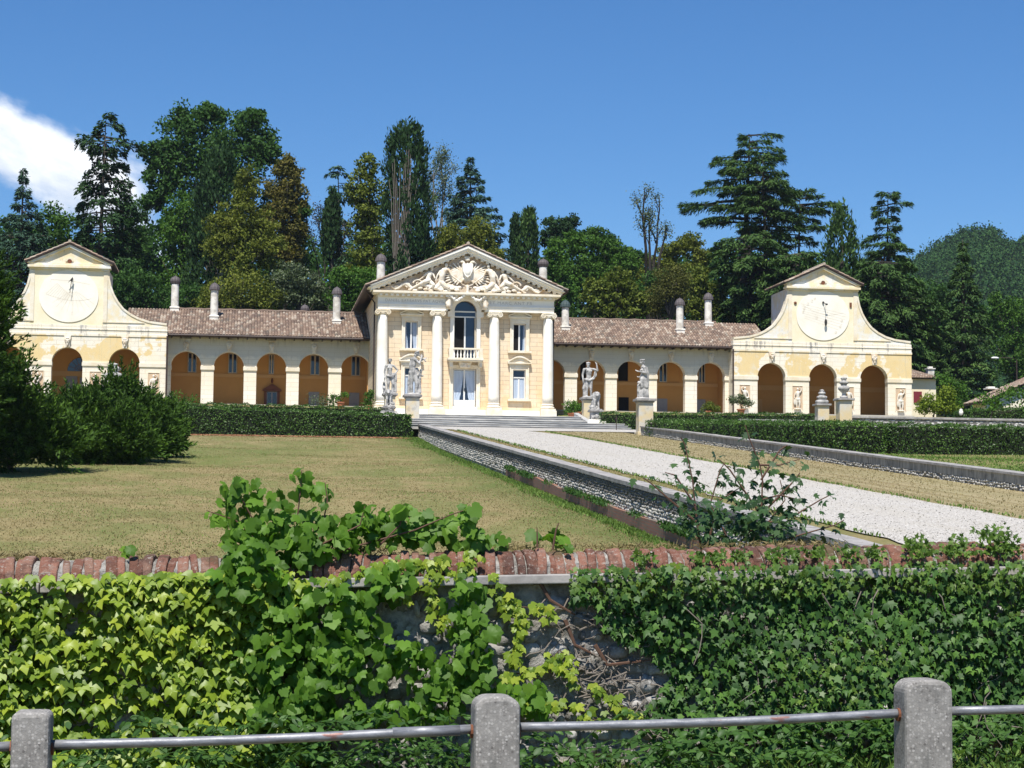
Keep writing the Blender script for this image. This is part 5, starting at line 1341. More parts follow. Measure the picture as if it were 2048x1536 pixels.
        drape(b, [(-.2, .1, .95), (-.24, .1, .5), (-.2, .08, .08)], .08, 6, .06); b.limb((-.24, .06, .05), .12, (-.22, .1, .45), .1)
    else:                                          # 'matron': side view, long robe, arm held out, child at her knee
        b.ball((-.06, -.02, .05), (.12, .07, .05)); b.ball((.06, .1, .05), (.12, .07, .05))
        Lm((.02, 0, .1), .16, (.03, 0, .6), .16); Lm((.03, 0, .6), .17, (.0, 0, 1.05), .19); drape(b, [(.02, 0, 1.05), (.07, .02, .6), (.08, .02, .1)], .085, 12, .12)
        b.ball((.0, 0, 1.08), (.19, .17, .16)); Lm((.0, 0, 1.12), .16, (.02, 0, 1.4), .15); Lm((.02, 0, 1.4), .165, (.03, 0, 1.64), .155); b.ball((.03, 0, 1.69), (.15, .22, .1)); b.ball((-.1, -.09, 1.52), (.07, .07, .07)); b.ball((-.1, .09, 1.52), (.07, .07, .07))
        Lm((.02, 0, 1.72), .06, (-.03, 0, 1.88), .06); head(b, (-.05, -.01, 1.99), (-1, -.15, -.1), 1.0, False, True)
        Lm((.03, -.2, 1.66), .07, (.1, -.22, 1.36), .058); Lm((.1, -.22, 1.36), .055, (-.28, -.16, 1.44), .04); hand(b, (-.3, -.16, 1.45), (-1, 0, .25))
        Lm((.03, .2, 1.66), .07, (.08, .22, 1.36), .058); Lm((.08, .22, 1.36), .055, (-.12, .16, 1.2), .04); hand(b, (-.14, .15, 1.18), (-1, -.3, -.2))
        drape(b, [(.14, -.02, 1.66), (.22, 0, 1.3), (.2, 0, .7), (.18, 0, .1)], .06, 6, .08)
        Lm((-.2, -.1, .08), .045, (-.2, -.1, .36), .06); Lm((-.28, .0, .08), .045, (-.27, -.02, .36), .06); Lm((-.24, -.05, .38), .1, (-.24, -.05, .68), .1); b.ball((-.24, -.05, .84), (.085, .085, .1)); Lm((-.3, -.1, .66), .04, (-.2, -.2, .8), .03); Lm((-.2, .02, .66), .04, (-.08, -.02, .84), .03)
    b.ball((0, 0, .0), (.42, .3, .06), 14, 6)
    k = H_ / 2.16
    b.v = [(p[0] * k + x, p[1] * k + y, p[2] * k + z + .03) for p in b.v]
    o = b.remesh('statue', M['statue'], None, .02, 0, loc=(x, y, z))
    tag(o, label, 'statue', 'stone statues before the villa')
    # the low block the figure is carved with
    return o


def lion(x, y, z, h, label, flip=1):
    b = MB(); L_ = b.limb
    L_((.12, .2, .25), .24, (.0, -.02, .72), .22); b.ball((.16, .25, .22), (.24, .22, .22)); b.ball((-.02, -.08, .9), (.25, .22, .27)); b.ball((-.05, -.24, 1.02), (.15, .14, .16)); b.ball((-.06, -.36, .96), (.09, .1, .08))
    for q in range(14): a = q * .45; b.ball((-.02 + .24 * math.cos(a), -.1 + .06 * math.sin(q), .92 + .25 * math.sin(a)), (.09, .09, .1), 8, 5)
    for s in (-1, 1):
        L_((-.02 + s * .13, -.14, .66), .085, (-.03 + s * .13, -.26, .1), .06); b.ball((-.03 + s * .13, -.32, .06), (.075, .12, .06)); b.ball((.1 + s * .2, .04, .14), (.12, .24, .14)); b.ball((.08 + s * .2, -.18, .05), (.075, .12, .05)); b.ball((-.05 + s * .13, -.2, 1.17), (.05, .03, .06), 8, 5)
    L_((.2, .42, .1), .05, (.38, .3, .16), .04); b.ball((.26, -.28, .16), (.16, .16, .16)); b.box(-.4, .45, -.42, .5, -.05, .03)
    k = h / 1.22
    b.v = [(x + flip * p[0] * k, y + p[1] * k, z + .05 + p[2] * k) for p in b.v]
    if flip < 0: b.f = [f[::-1] for f in b.f]
    o = b.remesh('lion_statue', M['statue'], None, .02, 0, loc=(x, y, z)); tag(o, label, 'lion statue', 'seated stone lions'); return o


def place(px, py0, py1, Y): x, z0 = at(px, py0, Y); _, z1 = at(px, py1, Y); return x, z0, z1


x, z0, z1 = place(824, 846, 790, 118.6); pedestal(x, 118.6, z0 - .1, z1, .86, 'tall yellow pedestal at the end of the left ramp wall, between hedge and steps')
_, _, zt = place(828, 790, 701, 118.6); statue('player', x, 118.6, z1, zt - z1, 'weathered statue turned to the right, looking up with both arms raised')
x, z0, z1 = place(1289, 868, 798, 104.2); pedestal(x, 104.2, z0 - .05, z1, .84, 'tall yellow pedestal standing on the dry verge where the right ramp wall begins')
_, _, zt = place(1283, 798, 718, 104.2); statue('matron', x - .1, 104.2, z1, zt - z1, 'weathered robed statue in profile facing left with one hand held out')
x, z0, z1 = place(779, 835, 787, 126); pedestal(x, 126, z0 - .2, z1, .72, 'short grey topped pedestal behind the left lion')
_, _, zt = place(780, 787, 716, 126); statue('goddess', x, 126, z1, zt - z1, 'weathered nude statue with one hand on the hip, before the leftmost column')
x, z0, z1 = place(1177, 848, 795, 126); pedestal(x, 126, z0 - .3, z1, .8, 'pale pedestal behind the right lion, beside the upper steps')
_, _, zt = place(1178, 795, 724, 126); statue('hero', x, 126, z1, zt - z1, 'pale bearded male statue with one arm raised beside his head')
for (px, pb, pm, ptp, Y, lab, fl) in ((777, 838, 814, 781, 121, 'small grey seated lion just above the left hedge', 1), (1191, 856, 821, 786, 116.6, 'small grey seated lion on a white based pedestal right of the steps', -1)):
    x, z0, z1 = place(px, pb, pm, Y); r = thing('lion_pedestal', (x, Y, z0), 'carved grey pedestal under the ' + ('left' if fl > 0 else 'right') + ' seated lion', 'pedestal', 'lion pedestals')
    b = MB(); b.box(x - .33, x + .33, Y - .33, Y + .33, z0 + .4, z1 - .1); b.build('shaft', M['statue'], r, bevel=.02)
    b = MB(); b.box(x - .45, x + .45, Y - .45, Y + .45, z1 - .1, z1); b.build('cap', M['grey_stone'], r, bevel=.02)
    b = MB(); b.box(x - .6, x + .6, Y - .5, Y + .5, z0 - .3, z0 + .42); b.box(x - .52, x + .52, Y - .42, Y + .42, z0 + .42, z0 + .52); b.build('foot', M['white'] if fl < 0 else M['statue'], r, bevel=.03)
    b = MB()
    for q in range(7): b.ball((x - .24 + q * .08, Y - .36, z0 + .66 + .06 * math.sin(q * 1.1)), (.07, .06, .07), 8, 5)
    b.ball((x, Y - .36, z0 + .72), (.13, .09, .16)); b.build('carved_garland', M['statue'], r, smooth=True)
    lion(x, Y, z1, (at(px, ptp, Y)[1] - z1) * 1.0, lab, fl)


def stack(x, y, z0, z1, zt, w, label, prof, plab, fat=.62):
    p = thing('gate_pier', (x, y, z0), plab, 'pier', 'garden piers'); h = w / 2
    b = MB(); b.box(x - h, x + h, y - h, y + h, z0 - .6, z1 - .12); b.build('shaft', M['pedestal'], p, bevel=.015)
    b = MB(); b.box(x - h - .12, x + h + .12, y - h - .12, y + h + .12, z1 - .12, z1); b.build('cap', M['grey_stone'], p, bevel=.02)
    k = zt - z1; b = MB(); b.lathe([(r * k * fat, z1 + f * k) for r, f in prof], x, y, 20)
    tag(b.build('stone_finial', M['statue'], None, smooth=True, loc=(x, y, z1)), label, 'finial', 'stone finials on garden piers')


urn = [(.22, 0), (.3, .02), (.3, .1), (.16, .13), (.13, .2), (.17, .27), (.3, .34), (.42, .42), (.44, .5), (.36, .56), (.2, .6), (.24, .66), (.34, .7), (.34, .76), (.2, .8), (.16, .86), (.24, .92), (.24, .97), (.1, 1.0)]
turban = [(.6, 0), (.68, .04), (.74, .1), (.74, .2), (.62, .27), (.3, .3), (.5, .34), (.6, .42), (.56, .52), (.34, .58), (.22, .62), (.38, .68), (.42, .76), (.32, .83), (.16, .86), (.24, .9), (.24, .97), (.08, 1.0)]
x, z0, z1 = place(1688, 848, 797, 95); stack(x, 95, z0, z1, at(1688, 754, 95)[1], .68, 'tall grey stone urn finial, stacked rings narrowing to a flat top', urn, 'taller pale pier carrying the slender urn finial')
x, z0, z1 = place(1644, 842, 808, 112); stack(x, 112, z0, z1, at(1644, 779, 112)[1], .72, 'squat grey stone finial of three stacked flattened rings', turban, 'shorter pier carrying the squat ringed finial, behind the hedge')
x, z0, z1 = place(226, 800, 772, 104); stack(x, 104, z0 - 1.5, z1, at(226, 726, 104)[1], 1.0, 'large grey stone finial of stacked rings rising behind the juniper tops', turban, 'pier hidden among the junipers below the large ringed finial', .75)

# wall at the back of the right lawn
x0_, _ = at(1705, 840, 95); bw = thing('garden_wall', (x0_, 95, 6.8), 'distant low garden wall right of the urn pier, grey cap over white rubble', 'wall')
zt_ = at(1705, 833, 95)[1]
b = MB(); b.box(x0_, x0_ + 22, 95, 95.4, zt_ - 1.3, zt_ - .09); b.build('rubble_face', M['white_rubble'] if 'white_rubble' in M else M['cobble'], bw)
b = MB(); b.box(x0_ - .05, x0_ + 22, 94.93, 95.46, zt_ - .09, zt_ + .03); b.build('coping', M['grey_stone'], bw, bevel=.02)
x1_, _ = at(1478, 842, 97); b = MB(); zz = at(1600, 841, 97)[1]; b.box(x1_, x0_ - 1.2, 96.8, 97.15, zz - .9, zz + .02)
tag(b.build('low_wall', M['grey_stone'], None, bevel=.02, loc=(x1_, 97, zz - .9)), 'low grey wall left of the urn pier, only its dark cap showing over the hedge', 'wall')
x, z = at(1925, 830, 95); b = MB(); b.ball((x, 95.2, z + .14), (.12, .12, .15)); b.ball((x, 95.2, z + .26), .09); tag(b.build('stone_ball', M['white'], None, smooth=True, loc=(x, 95.2, z)), 'small white stone knob on top of the distant garden wall', 'ornament')

# thin marker post and floodlight by the right pedestal
x, z = at(1232, 858, 113.5); b = MB(); b.tube([(x, 113.4, z - .1), (x, 113.4, at(1232, 832, 113.4)[1])], .025, 6); b.box(x - .05, x + .05, 113.36, 113.44, z + .6, z + .68)
tag(b.build('marker_post', M['gutter'], None, loc=(x, 113.4, z)), 'thin dark metal post standing in front of the hedge behind the right lion', 'post')
x, z = at(1308, 856, 103.2); fl_ = thing('floodlight', (x, 103.4, z), 'small black floodlight on the wall end beside the robed statue', 'floodlight')
b = MB(); b.tube([(x, 103.4, z - .3), (x, 103.4, z + .12)], .02, 6); b.build('bracket', M['iron'], fl_)
b = MB(); b.box(x - .11, x + .11, 103.3, 103.46, z + .1, z + .3); b.build('lamp_housing', M['iron'], fl_, bevel=.02)

# ------------------------------------------------------------------ hedges
def hedge(label, p0, p1, width, zb, zt, leaf=.11, dens=170, ends=True):
    """clipped hedge from p0 to p1 (front edge); zb, zt: (start, end) heights"""
    p0, p1 = Vector((*p0, 0)), Vector((*p1, 0)); d = (p1 - p0); L = d.length; d.normalize(); n = Vector((-d.y, d.x, 0))   # n points back
    root = thing('clipped_hedge', (*(p0 + p1).xy / 2, (zb[0] + zb[1]) / 2), label, 'hedge', 'clipped hedges')
    b = MB(); k = .12; q = []
    for (u, z) in ((0, 0), (1, 1)):
        c = p0 + d * (k + (L - 2 * k) * u)
        for v in (k, width - k): q.append((c + n * v, z))
    vs = [(p.x, p.y, zb[i] - .4) for p, i in q] + [(p.x, p.y, zt[i] - k) for p, i in q]
    b.add(vs, [(0, 2, 6, 4), (1, 5, 7, 3), (0, 4, 5, 1), (2, 3, 7, 6), (4, 6, 7, 5)]); b.build('branches', M['hedge_core'], root)
    C = []; N = []
    hz = ((zt[0] - zb[0]) + (zt[1] - zb[1])) / 2
    def put(m, fu, fv, fw, nrm, sd):
        u, v, w_ = fu(m), fv(m), fw(m)
        z0 = zb[0] + (zb[1] - zb[0]) * u; z1 = zt[0] + (zt[1] - zt[0]) * u
        P = np.array(p0)[None] + np.outer(u * L, np.array(d)) + np.outer(v * width, np.array(n)); P[:, 2] = z0 + (z1 - z0) * w_
        P += np.array(nrm)[None] * RNG.normal(0, sd, (m, 1)) + np.array(nrm)[None] * (.05 * np.sin(u[:, None] * L * 3.1 + w_[:, None] * 5) + .04 * np.sin(u[:, None] * L * 7.7))
        C.append(P); N.append(np.repeat(np.array(nrm)[None], m, 0) + RNG.normal(0, .55, (m, 3)))
    R_ = lambda m: RNG.random(m); c0 = lambda m: np.zeros(m); c1 = lambda m: np.ones(m)
    put(int(L * hz * dens), R_, c0, R_, tuple(-n), .045); put(int(L * width * dens * 1.1), R_, R_, c1, (0, 0, 1), .04); put(int(L * hz * dens * .4), R_, c1, R_, tuple(n), .045)
    if ends: put(int(width * hz * dens), c0, R_, R_, tuple(-d), .045); put(int(width * hz * dens), c1, R_, R_, tuple(d), .045)
    C = np.concatenate(C); N = np.concatenate(N); U = rdir(len(C)); V, F = cards(C, U, N, RNG.uniform(.8, 1.3, len(C)) * leaf, RNG.uniform(.45, .65, len(C)) * leaf)
    link('foliage', raw_mesh('foliage', V, F), M['hedge'], root)
    return root


def hz_(px, py, Y): return at(px, py, Y)[1]


xa, xb = at(345, 840, 114)[0], at(824, 840, 114)[0]
hedge('long clipped hedge behind the dry lawn, left of the drive', (xa, 113.2), (xb, 113.9), 2.0, (hz_(345, 872, 114), hz_(820, 873, 114)), (hz_(345, 813.5, 114), hz_(820, 829, 114)), .12)
xa, xb = at(340, 806, 127)[0], at(764, 815, 127)[0]
hedge('further clipped hedge whose top shows above the long left hedge', (xa, 125), (xb, 125), 1.2, (7.6, 7.6), (hz_(340, 805.5, 125), hz_(764, 815, 125)), .11)
xa = at(1312, 845, 101)[0]; xb = at(1772, 845, 72.4)[0]
hedge('clipped hedge running beside the right ramp wall to a square corner', (xa - .5, 101.5), (xb - 1.6, 72.2), 1.6, (5.6, 4.2), (hz_(1312, 841.5, 101), hz_(1772, 848, 72.3)), .1, 200)
xa, xb = at(1776, 850, 73.4)[0], at(2048, 850, 73.4)[0] + 9
hedge('clipped hedge across the back of the green lawn at the right edge', (xa, 73.2), (xb, 73.2), 1.6, (4.4, 4.3), (hz_(1780, 848, 73.4), hz_(2048, 850, 73.4) - .12), .1, 200)
xa, xb = at(1200, 840, 116)[0], at(1640, 840, 116)[0]
hedge('low clipped hedge behind the right pedestal, below the arcade', (xa, 116), (xb, 116), 1.5, (7.2, 7.3), (hz_(1205, 825.5, 116), hz_(1640, 828, 116)), .11)
xa, xb = at(1930, 830, 120)[0], at(2048, 830, 120)[0] + 14
hedge('olive clipped hedge under the tiled farm roof at the right edge', (xa, 120), (xb, 120), 2.2, (7.4, 7.4), (hz_(1925, 820, 120), hz_(2048, 808, 120) + .5), .13)


# ------------------------------------------------------------------ trees
def spread(C, n, r, up=.35):
    """leaf cloud round every clump centre"""
    k = len(C); R = np.broadcast_to(r, (k,))
    D = rdir(k * n).reshape(k, n, 3) * np.clip(RNG.normal(.74, .24, (k, n, 1)), .05, 1.4) * (R[:, None, None] * np.array([1, 1, .8]))
    P = (C[:, None, :] + D).reshape(-1, 3); Nn = unit(D.reshape(-1, 3) + 1e-6) * .8 + RNG.normal(0, .6, (k * n, 3)); Nn[:, 2] += up
    return P, Nn


def crown_leaves(ell, Y, leaf, dens=1.0, per=42, inner=.35, clump=None):
    Cs = []; Rs = []
    s = Y / FPX * 1.01
    for (px, py, rx, ry) in ell:
        X, Z = at(px, py, Y); a, c = rx * s, ry * s; bb = (a + c) / 2 * .9; r = clump or max(.55, min(1.3, .17 * (a + c)))
        nc = max(5, int(dens * 2.1 * (a * c + a * bb + bb * c) / (r * r)))
        D = rdir(nc); f = np.where(RNG.random(nc) < inner, RNG.uniform(.15, .7, nc), RNG.uniform(.72, 1.0, nc))
        P = np.array([X, Y, Z]) + D * f[:, None] * np.array([a, bb, c]) * .93
        Cs.append(P); Rs.append(RNG.uniform(.75, 1.15, nc) * r)
    C = np.concatenate(Cs); R = np.concatenate(Rs)
    P, N = spread(C, per, R)
    return C, P, N


def trunk_tubes(b, base, top, r0, r1, limbs=(), n=8, wob=.3):
    base, top = Vector(base), Vector(top); pts = []; rs = []
    for i in range(7):
        f = i / 6; p = base.lerp(top, f) + Vector((math.sin(f * 4 + base.x) * wob * f, math.cos(f * 3 + base.x) * wob * .6 * f, 0)); pts.append(p); rs.append(r0 + (r1 - r0) * f)
    b.tube(pts, rs, n)
    for q in limbs:
        q = Vector(q); f = min(.9, max(.25, (q.z - base.z) / max(top.z - base.z, .1) * .75)); i = min(5, int(f * 6)); p = pts[i].lerp(pts[i + 1], f * 6 - i)
        mid = p.lerp(q, .5) + Vector((0, 0, -.08 * (q - p).length)); rr = (r0 + (r1 - r0) * f) * .55
        b.tube([p, mid, q], [rr, rr * .6, rr * .2], 5)


def broadleaf(label, Y, trunk_px, base_py, ell, leaf, mat, bark='bark', dens=1.0, per=42, name='broadleaf_tree', r0=.35, group=None, cat='tree', nl=14, width=.62, inner=.35, top=None, clump=None):
    X, Z0 = at(trunk_px, base_py, Y)
    Z0 = min(Z0, H(X, Y)); root = thing(name, (X, Y, Z0), label, cat, group)
    C, P, N = crown_leaves(ell, Y, leaf, dens, per, inner, clump); n = len(P)
    V, F = cards(P, rdir(n) + np.array([0, 0, -.25]), N, RNG.uniform(.7, 1.3, n) * leaf, RNG.uniform(.8, 1.15, n) * leaf * width)
    link('crown', raw_mesh('crown', V, F), M[mat], root)
    b = MB(); idx = RNG.choice(len(C), min(nl, len(C)), replace=False); zt = C[:, 2].max() if top is None else top
    xm = C[:, 0].mean(); trunk_tubes(b, (X, Y, Z0), (X * .4 + xm * .6, Y, Z0 + (zt - Z0) * .82), r0, r0 * .25, [C[i] for i in idx]); b.build('trunk', M[bark], root, smooth=True)
    return root


def conifer(label, Y, trunk_px, base_py, prof, mat, tier=.9, nb=7, droop=.25, rise=.12, L=.5, W=.12, dens=1.35, thick=.11, gap=.12, top_px=None, name='cedar_tree', bark='bark', r0=.4, tilt=.5, group=None, s0=.22, hang=.5, padw=.26):
    X, Z0 = at(trunk_px, base_py, Y); Z0 = min(Z0, H(X, Y)); s = Y / FPX * 1.01
    tx = X if top_px is None else at(top_px, prof[0][0], Y)[0]
    zs = [at(trunk_px, p[0], Y)[1] for p in prof][::-1]; le = [p[1] * s for p in prof][::-1]; re = [p[2] * s for p in prof][::-1]
    root = thing(name, (X, Y, Z0), label, 'tree', group); ztop = zs[-1]
    axis = lambda z: X + (tx - X) * max(0, (z - Z0) / (ztop - Z0)) ** 2
    Cs = []; Us = []; Ns = []; b = MB()
    z = zs[0]
    while z < ztop + .1:
        a0 = random.uniform(0, 6.28)
        eL, eR = np.interp(z, zs, le), np.interp(z, zs, re); em = (eL + eR) / 2
        k = max(4, int(nb * (.6 + .4 * min(1, em / 3))))
        for i in range(k):
            if random.random() < gap: continue
            a = a0 + 2 * math.pi * (i + random.uniform(-.35, .35)) / k; ca, sa = math.cos(a), math.sin(a)
            e = (eR if ca > 0 else eL) * ca * ca + em * sa * sa; e *= random.uniform(.75, 1.18); e = max(e, .25)
            zb = z + random.uniform(-.45, .45) * tier; dr = droop * random.uniform(.6, 1.4); ri = rise * random.uniform(.4, 1.5)
            path = lambda f: (axis(zb) + ca * e * f, Y + sa * e * f, zb + ri * e * f - dr * e * f * f)
            b.tube([path(0), path(.35), path(.7), path(.97)], [.028 * e + .02, .02 * e + .015, .012 * e + .01, .008], 4)
            m = int((14 + 30 * e) * dens)
            f = s0 + (1 - s0) * np.sqrt(RNG.random(m)); lat = RNG.uniform(-1, 1, m) * (padw * e * (1.15 - f) + .28)
            sub = RNG.random(m)
            px = axis(zb) + ca * e * f - sa * lat; py = Y + sa * e * f + ca * lat; pz = zb + ri * e * f - dr * e * f * f - np.abs(lat) * .18 + RNG.normal(0, thick, m) - (sub < .25) * RNG.random(m) * hang * .6
            Cs.append(np.stack([px, py, pz], 1))
            sgn = np.sign(lat); U = np.stack([ca - sa * sgn * .8, sa + ca * sgn * .8, np.full(m, -.15) - 2 * dr * f * .5], 1) + RNG.normal(0, .35, (m, 3)); U[:, 2] -= (sub < .25) * hang * 2
            N = np.stack([np.zeros(m), np.zeros(m), np.ones(m)], 1) + RNG.normal(0, tilt, (m, 3)) + np.array([ca, sa, 0]) * .25
            Us.append(U); Ns.append(N)
        z += tier * random.uniform(.8, 1.2)
    C = np.concatenate(Cs); n = len(C); V, F = cards(C, np.concatenate(Us), np.concatenate(Ns), RNG.uniform(.6, 1.3, n) * L, RNG.uniform(.7, 1.2, n) * W)
    link('crown', raw_mesh('crown', V, F), M[mat], root)
    trunk_tubes(b, (X, Y, Z0), (tx, Y, ztop), r0, .03, (), 8, .0); b.build('trunk', M[bark], root)
    return root


def cypress(label, Y, px, base_py, prof, mat, name='cypress_tree', L=.55, W=.2, dens=1.0, stems=(), group=None, tuft=.38, bark='bark'):
    X, Z0 = at(px, base_py, Y); Z0 = min(Z0, H(X, Y)); s = Y / FPX * 1.01
    root = thing(name, (X, Y, Z0), label, 'tree', group)
    zs = np.array([at(px, p[0], Y)[1] for p in prof][::-1]); le = np.array([p[1] * s for p in prof][::-1]); re = np.array([p[2] * s for p in prof][::-1])
    area = float(np.sum(np.diff(zs) * (le + re)[:-1])) * 1.7
    k = int(area * 5.5 * dens / (tuft / .38) ** 2); z = RNG.uniform(zs[0], zs[-1], k); a = RNG.uniform(0, 2 * np.pi, k); ca, sa = np.cos(a), np.sin(a)
    eL, eR = np.interp(z, zs, le), np.interp(z, zs, re); em = (eL + eR) / 2
    e = np.where(ca > 0, eR, eL) * ca ** 2 + em * sa ** 2; e = e * RNG.uniform(.62, 1.0, k)
    T_ = np.stack([X + ca * e, Y + sa * e, z], 1); m = 26
    D = RNG.normal(size=(k, m, 3)) * np.array([.45, .45, .8]) * tuft
    P = (T_[:, None] + D).reshape(-1, 3); out = np.repeat(np.stack([ca, sa, np.zeros(k)], 1), m, 0)
    U = out * .35 + np.array([0, 0, 1.0]) + RNG.normal(0, .3, (k * m, 3)); N = out + RNG.normal(0, .55, (k * m, 3))
    V, F = cards(P, U, N, RNG.uniform(.6, 1.2, k * m) * L, RNG.uniform(.7, 1.2, k * m) * W); link('crown', raw_mesh('crown', V, F), M[mat], root)
    b = MB(); b.tube([(X, Y, Z0), (X, Y, (zs[0] + zs[-1]) / 2), (X, Y, zs[-1] - .5)], [.3, .2, .04], 7)
    b.build('trunk', M[bark], root)
    if stems:
        for st_ in stems:
            b = MB(); pts = [(at(q[0], q[1], Y)[0], Y - q[2], at(q[0], q[1], Y)[1]) for q in st_]; b.tube(pts, [.055 - .035 * i / (len(pts) - 1) for i in range(len(pts))], 6); b.build('bare_stem', M['stem_grey'], root)
    return root


def bare(label, Y, px, base_py, specs, leaf_n=0, name='bare_tree', mat='bark_dark', leafm='leaf_grey', r0=.14):
    X, Z0 = at(px, base_py, Y); Z0 = min(Z0, H(X, Y)); root = thing(name, (X, Y, Z0), label, 'tree'); b = MB(); tips = []
    def grow(p, q, r, depth):
        p, q = Vector(p), Vector(q); m = p.lerp(q, .5) + Vector((random.uniform(-.1, .1), random.uniform(-.1, .1), 0)) * (q - p).length * .6
        b.tube([p, m, q], [r, r * .75, r * .45], 5); tips.append(q); tips.append(m)
        if depth > 0:
            for _ in range(3):
                f = random.uniform(.35, .95); o = p.lerp(q, f); d = (q - p).normalized() + Vector((random.uniform(-.7, .7), random.uniform(-.7, .7), random.uniform(-.1, .5)))
                grow(o, o + d.normalized() * (q - p).length * random.uniform(.3, .5), r * .45, depth - 1)
    for sp in specs:
        pts = [(at(x, y, Y)[0], Y + dy, at(x, y, Y)[1]) for x, y, dy in sp]
        pts = [(X, Y, Z0)] + pts
        for i, (p, q) in enumerate(zip(pts[:-1], pts[1:])): r = r0 * (1 - i / len(pts)); b.tube([p, q], [r, r * .8], 6) if i == 0 else grow(p, q, r, 2)
    b.build('trunk', M[mat], root)
    if leaf_n:
        Tn = np.array([tuple(tt) for tt in tips]); C = Tn[RNG.integers(0, len(Tn), leaf_n)] + RNG.normal(0, .35, (leaf_n, 3)); V, F = cards(C, rdir(leaf_n), rdir(leaf_n), .22, .13); link('crown', raw_mesh('crown', V, F), M[leafm], root)
    return root


HB = 640   # crowns hide their trunk feet behind the villa
# --- left group
conifer('blue grey spruce at the far left edge with a thin pointed top', 185, 38, HB, [(345, 3, 3), (372, 14, 14), (400, 16, 18), (430, 34, 42), (470, 55, 60), (520, 75, 80), (580, 90, 95), (640, 95, 100)], 'needle_blue', .8, 9, .2, .05, .5, .15, 1.2, .12, .05, name='spruce_tree')
broadleaf('rounded green tree between the blue spruce and the ragged pine', 192, 115, HB, [(118, 455, 45, 52), (95, 500, 45, 50), (140, 520, 40, 60), (110, 570, 60, 50)], .34, 'leaf_mid')
conifer('tall ragged dark pine rising above the left sundial with bare gaps', 178, 192, HB, [(235, 10, 22), (248, 20, 40), (262, 40, 50), (285, 52, 80), (300, 30, 45), (325, 20, 45), (345, 45, 50), (370, 52, 62), (395, 42, 75), (420, 55, 78), (460, 48, 82), (500, 50, 90), (560, 60, 95), (620, 60, 95)], 'needle_dark', 1.05, 7, .3, .1, .5, .22, 1.35, .2, .2, 212, name='pine_tree', hang=.6, padw=.34)
broadleaf('grey green loose tree close right of the ragged pine', 195, 262, HB, [(262, 440, 40, 55), (285, 500, 38, 55), (240, 520, 40, 50), (300, 560, 40, 55), (262, 590, 50, 40)], .34, 'leaf_dark')
broadleaf('huge dark green broad crowned tree, tallest of the left group', 190, 425, HB, [(392, 262, 72, 55), (440, 290, 80, 60), (500, 268, 52, 48), (345, 318, 62, 42), (330, 360, 44, 42), (400, 345, 80, 62), (470, 340, 70, 55), (530, 310, 36, 34), (320, 305, 44, 24), (365, 232, 24, 18), (420, 228, 34, 22), (505, 235, 30, 18), (310, 400, 26, 20)], .42, 'leaf_dark', dens=.95, r0=.6, inner=.4)
broadleaf('fresh green tree under the left side of the huge crown', 183, 360, HB, [(362, 420, 36, 42), (345, 470, 32, 55), (375, 490, 35, 50), (350, 560, 42, 60)], .32, 'leaf_bright')
cypress('dark drooping yew column in front of the huge crown', 180, 432, HB, [(305, 12, 14), (330, 30, 34), (370, 42, 40), (410, 55, 48), (470, 62, 50), (540, 65, 48), (630, 66, 45)], 'needle_dark', name='yew_tree', tuft=.5, L=.5, W=.2)
broadleaf('olive green tree with a pale trunk foot behind the left wing chimneys', 172, 421, 600, [(492, 375, 30, 48), (478, 425, 42, 40), (450, 460, 46, 34), (500, 480, 50, 40), (440, 500, 34, 36), (490, 530, 58, 38), (520, 450, 34, 34), (540, 500, 34, 40)], .3, 'leaf_olive', 'bark_grey', r0=.22)
broadleaf('rust coloured tree with a domed top, right of the huge crown', 186, 575, HB, [(572, 335, 34, 24), (566, 375, 42, 34), (584, 395, 34, 40), (560, 430, 42, 36), (590, 460, 26, 32), (548, 480, 40, 40), (575, 510, 40, 40)], .32, 'leaf_rust', inner=.3)
broadleaf('dark leafy tree below the rust coloured crown', 192, 600, HB, [(600, 430, 22, 34), (590, 500, 40, 60), (560, 560, 50, 50), (540, 420, 24, 50)], .34, 'leaf_dark')
bare('brown leafless thicket tree left of the pointed deodar', 195, 640, HB, [[(640, 560, 0), (620, 470, 0)], [(650, 560, 1), (655, 450, 0)], [(665, 560, -1), (690, 470, 0)], [(635, 570, 1), (600, 500, 0)], [(660, 570, 0), (720, 510, 0)], [(650, 540, 0), (636, 440, 0)]], 2600, name='thicket_tree', leafm='leaf_brown')
broadleaf('olive rounded shrub tree behind the left wing roof', 168, 480, HB, [(480, 575, 62, 46), (440, 600, 50, 36), (520, 592, 50, 36)], .26, 'leaf_olive', name='shrub_tree')
broadleaf('grey green bushy shrub tree behind the middle of the left roof', 169, 590, HB, [(575, 560, 38, 44), (610, 575, 44, 40), (632, 592, 36, 36), (560, 600, 40, 30)], .26, 'leaf_grey', name='shrub_tree')
broadleaf('bright green shrub tree touching the left side of the pediment', 167, 706, HB, [(690, 560, 36, 40), (725, 570, 34, 42), (700, 600, 50, 34), (745, 600, 24, 34)], .28, 'leaf_bright', name='shrub_tree')
broadleaf('dark ground shrub behind the left sundial tower', 172, 300, HB, [(290, 590, 50, 42), (340, 605, 46, 34), (262, 560, 40, 50), (385, 600, 40, 36)], .28, 'leaf_dark', name='shrub_tree')
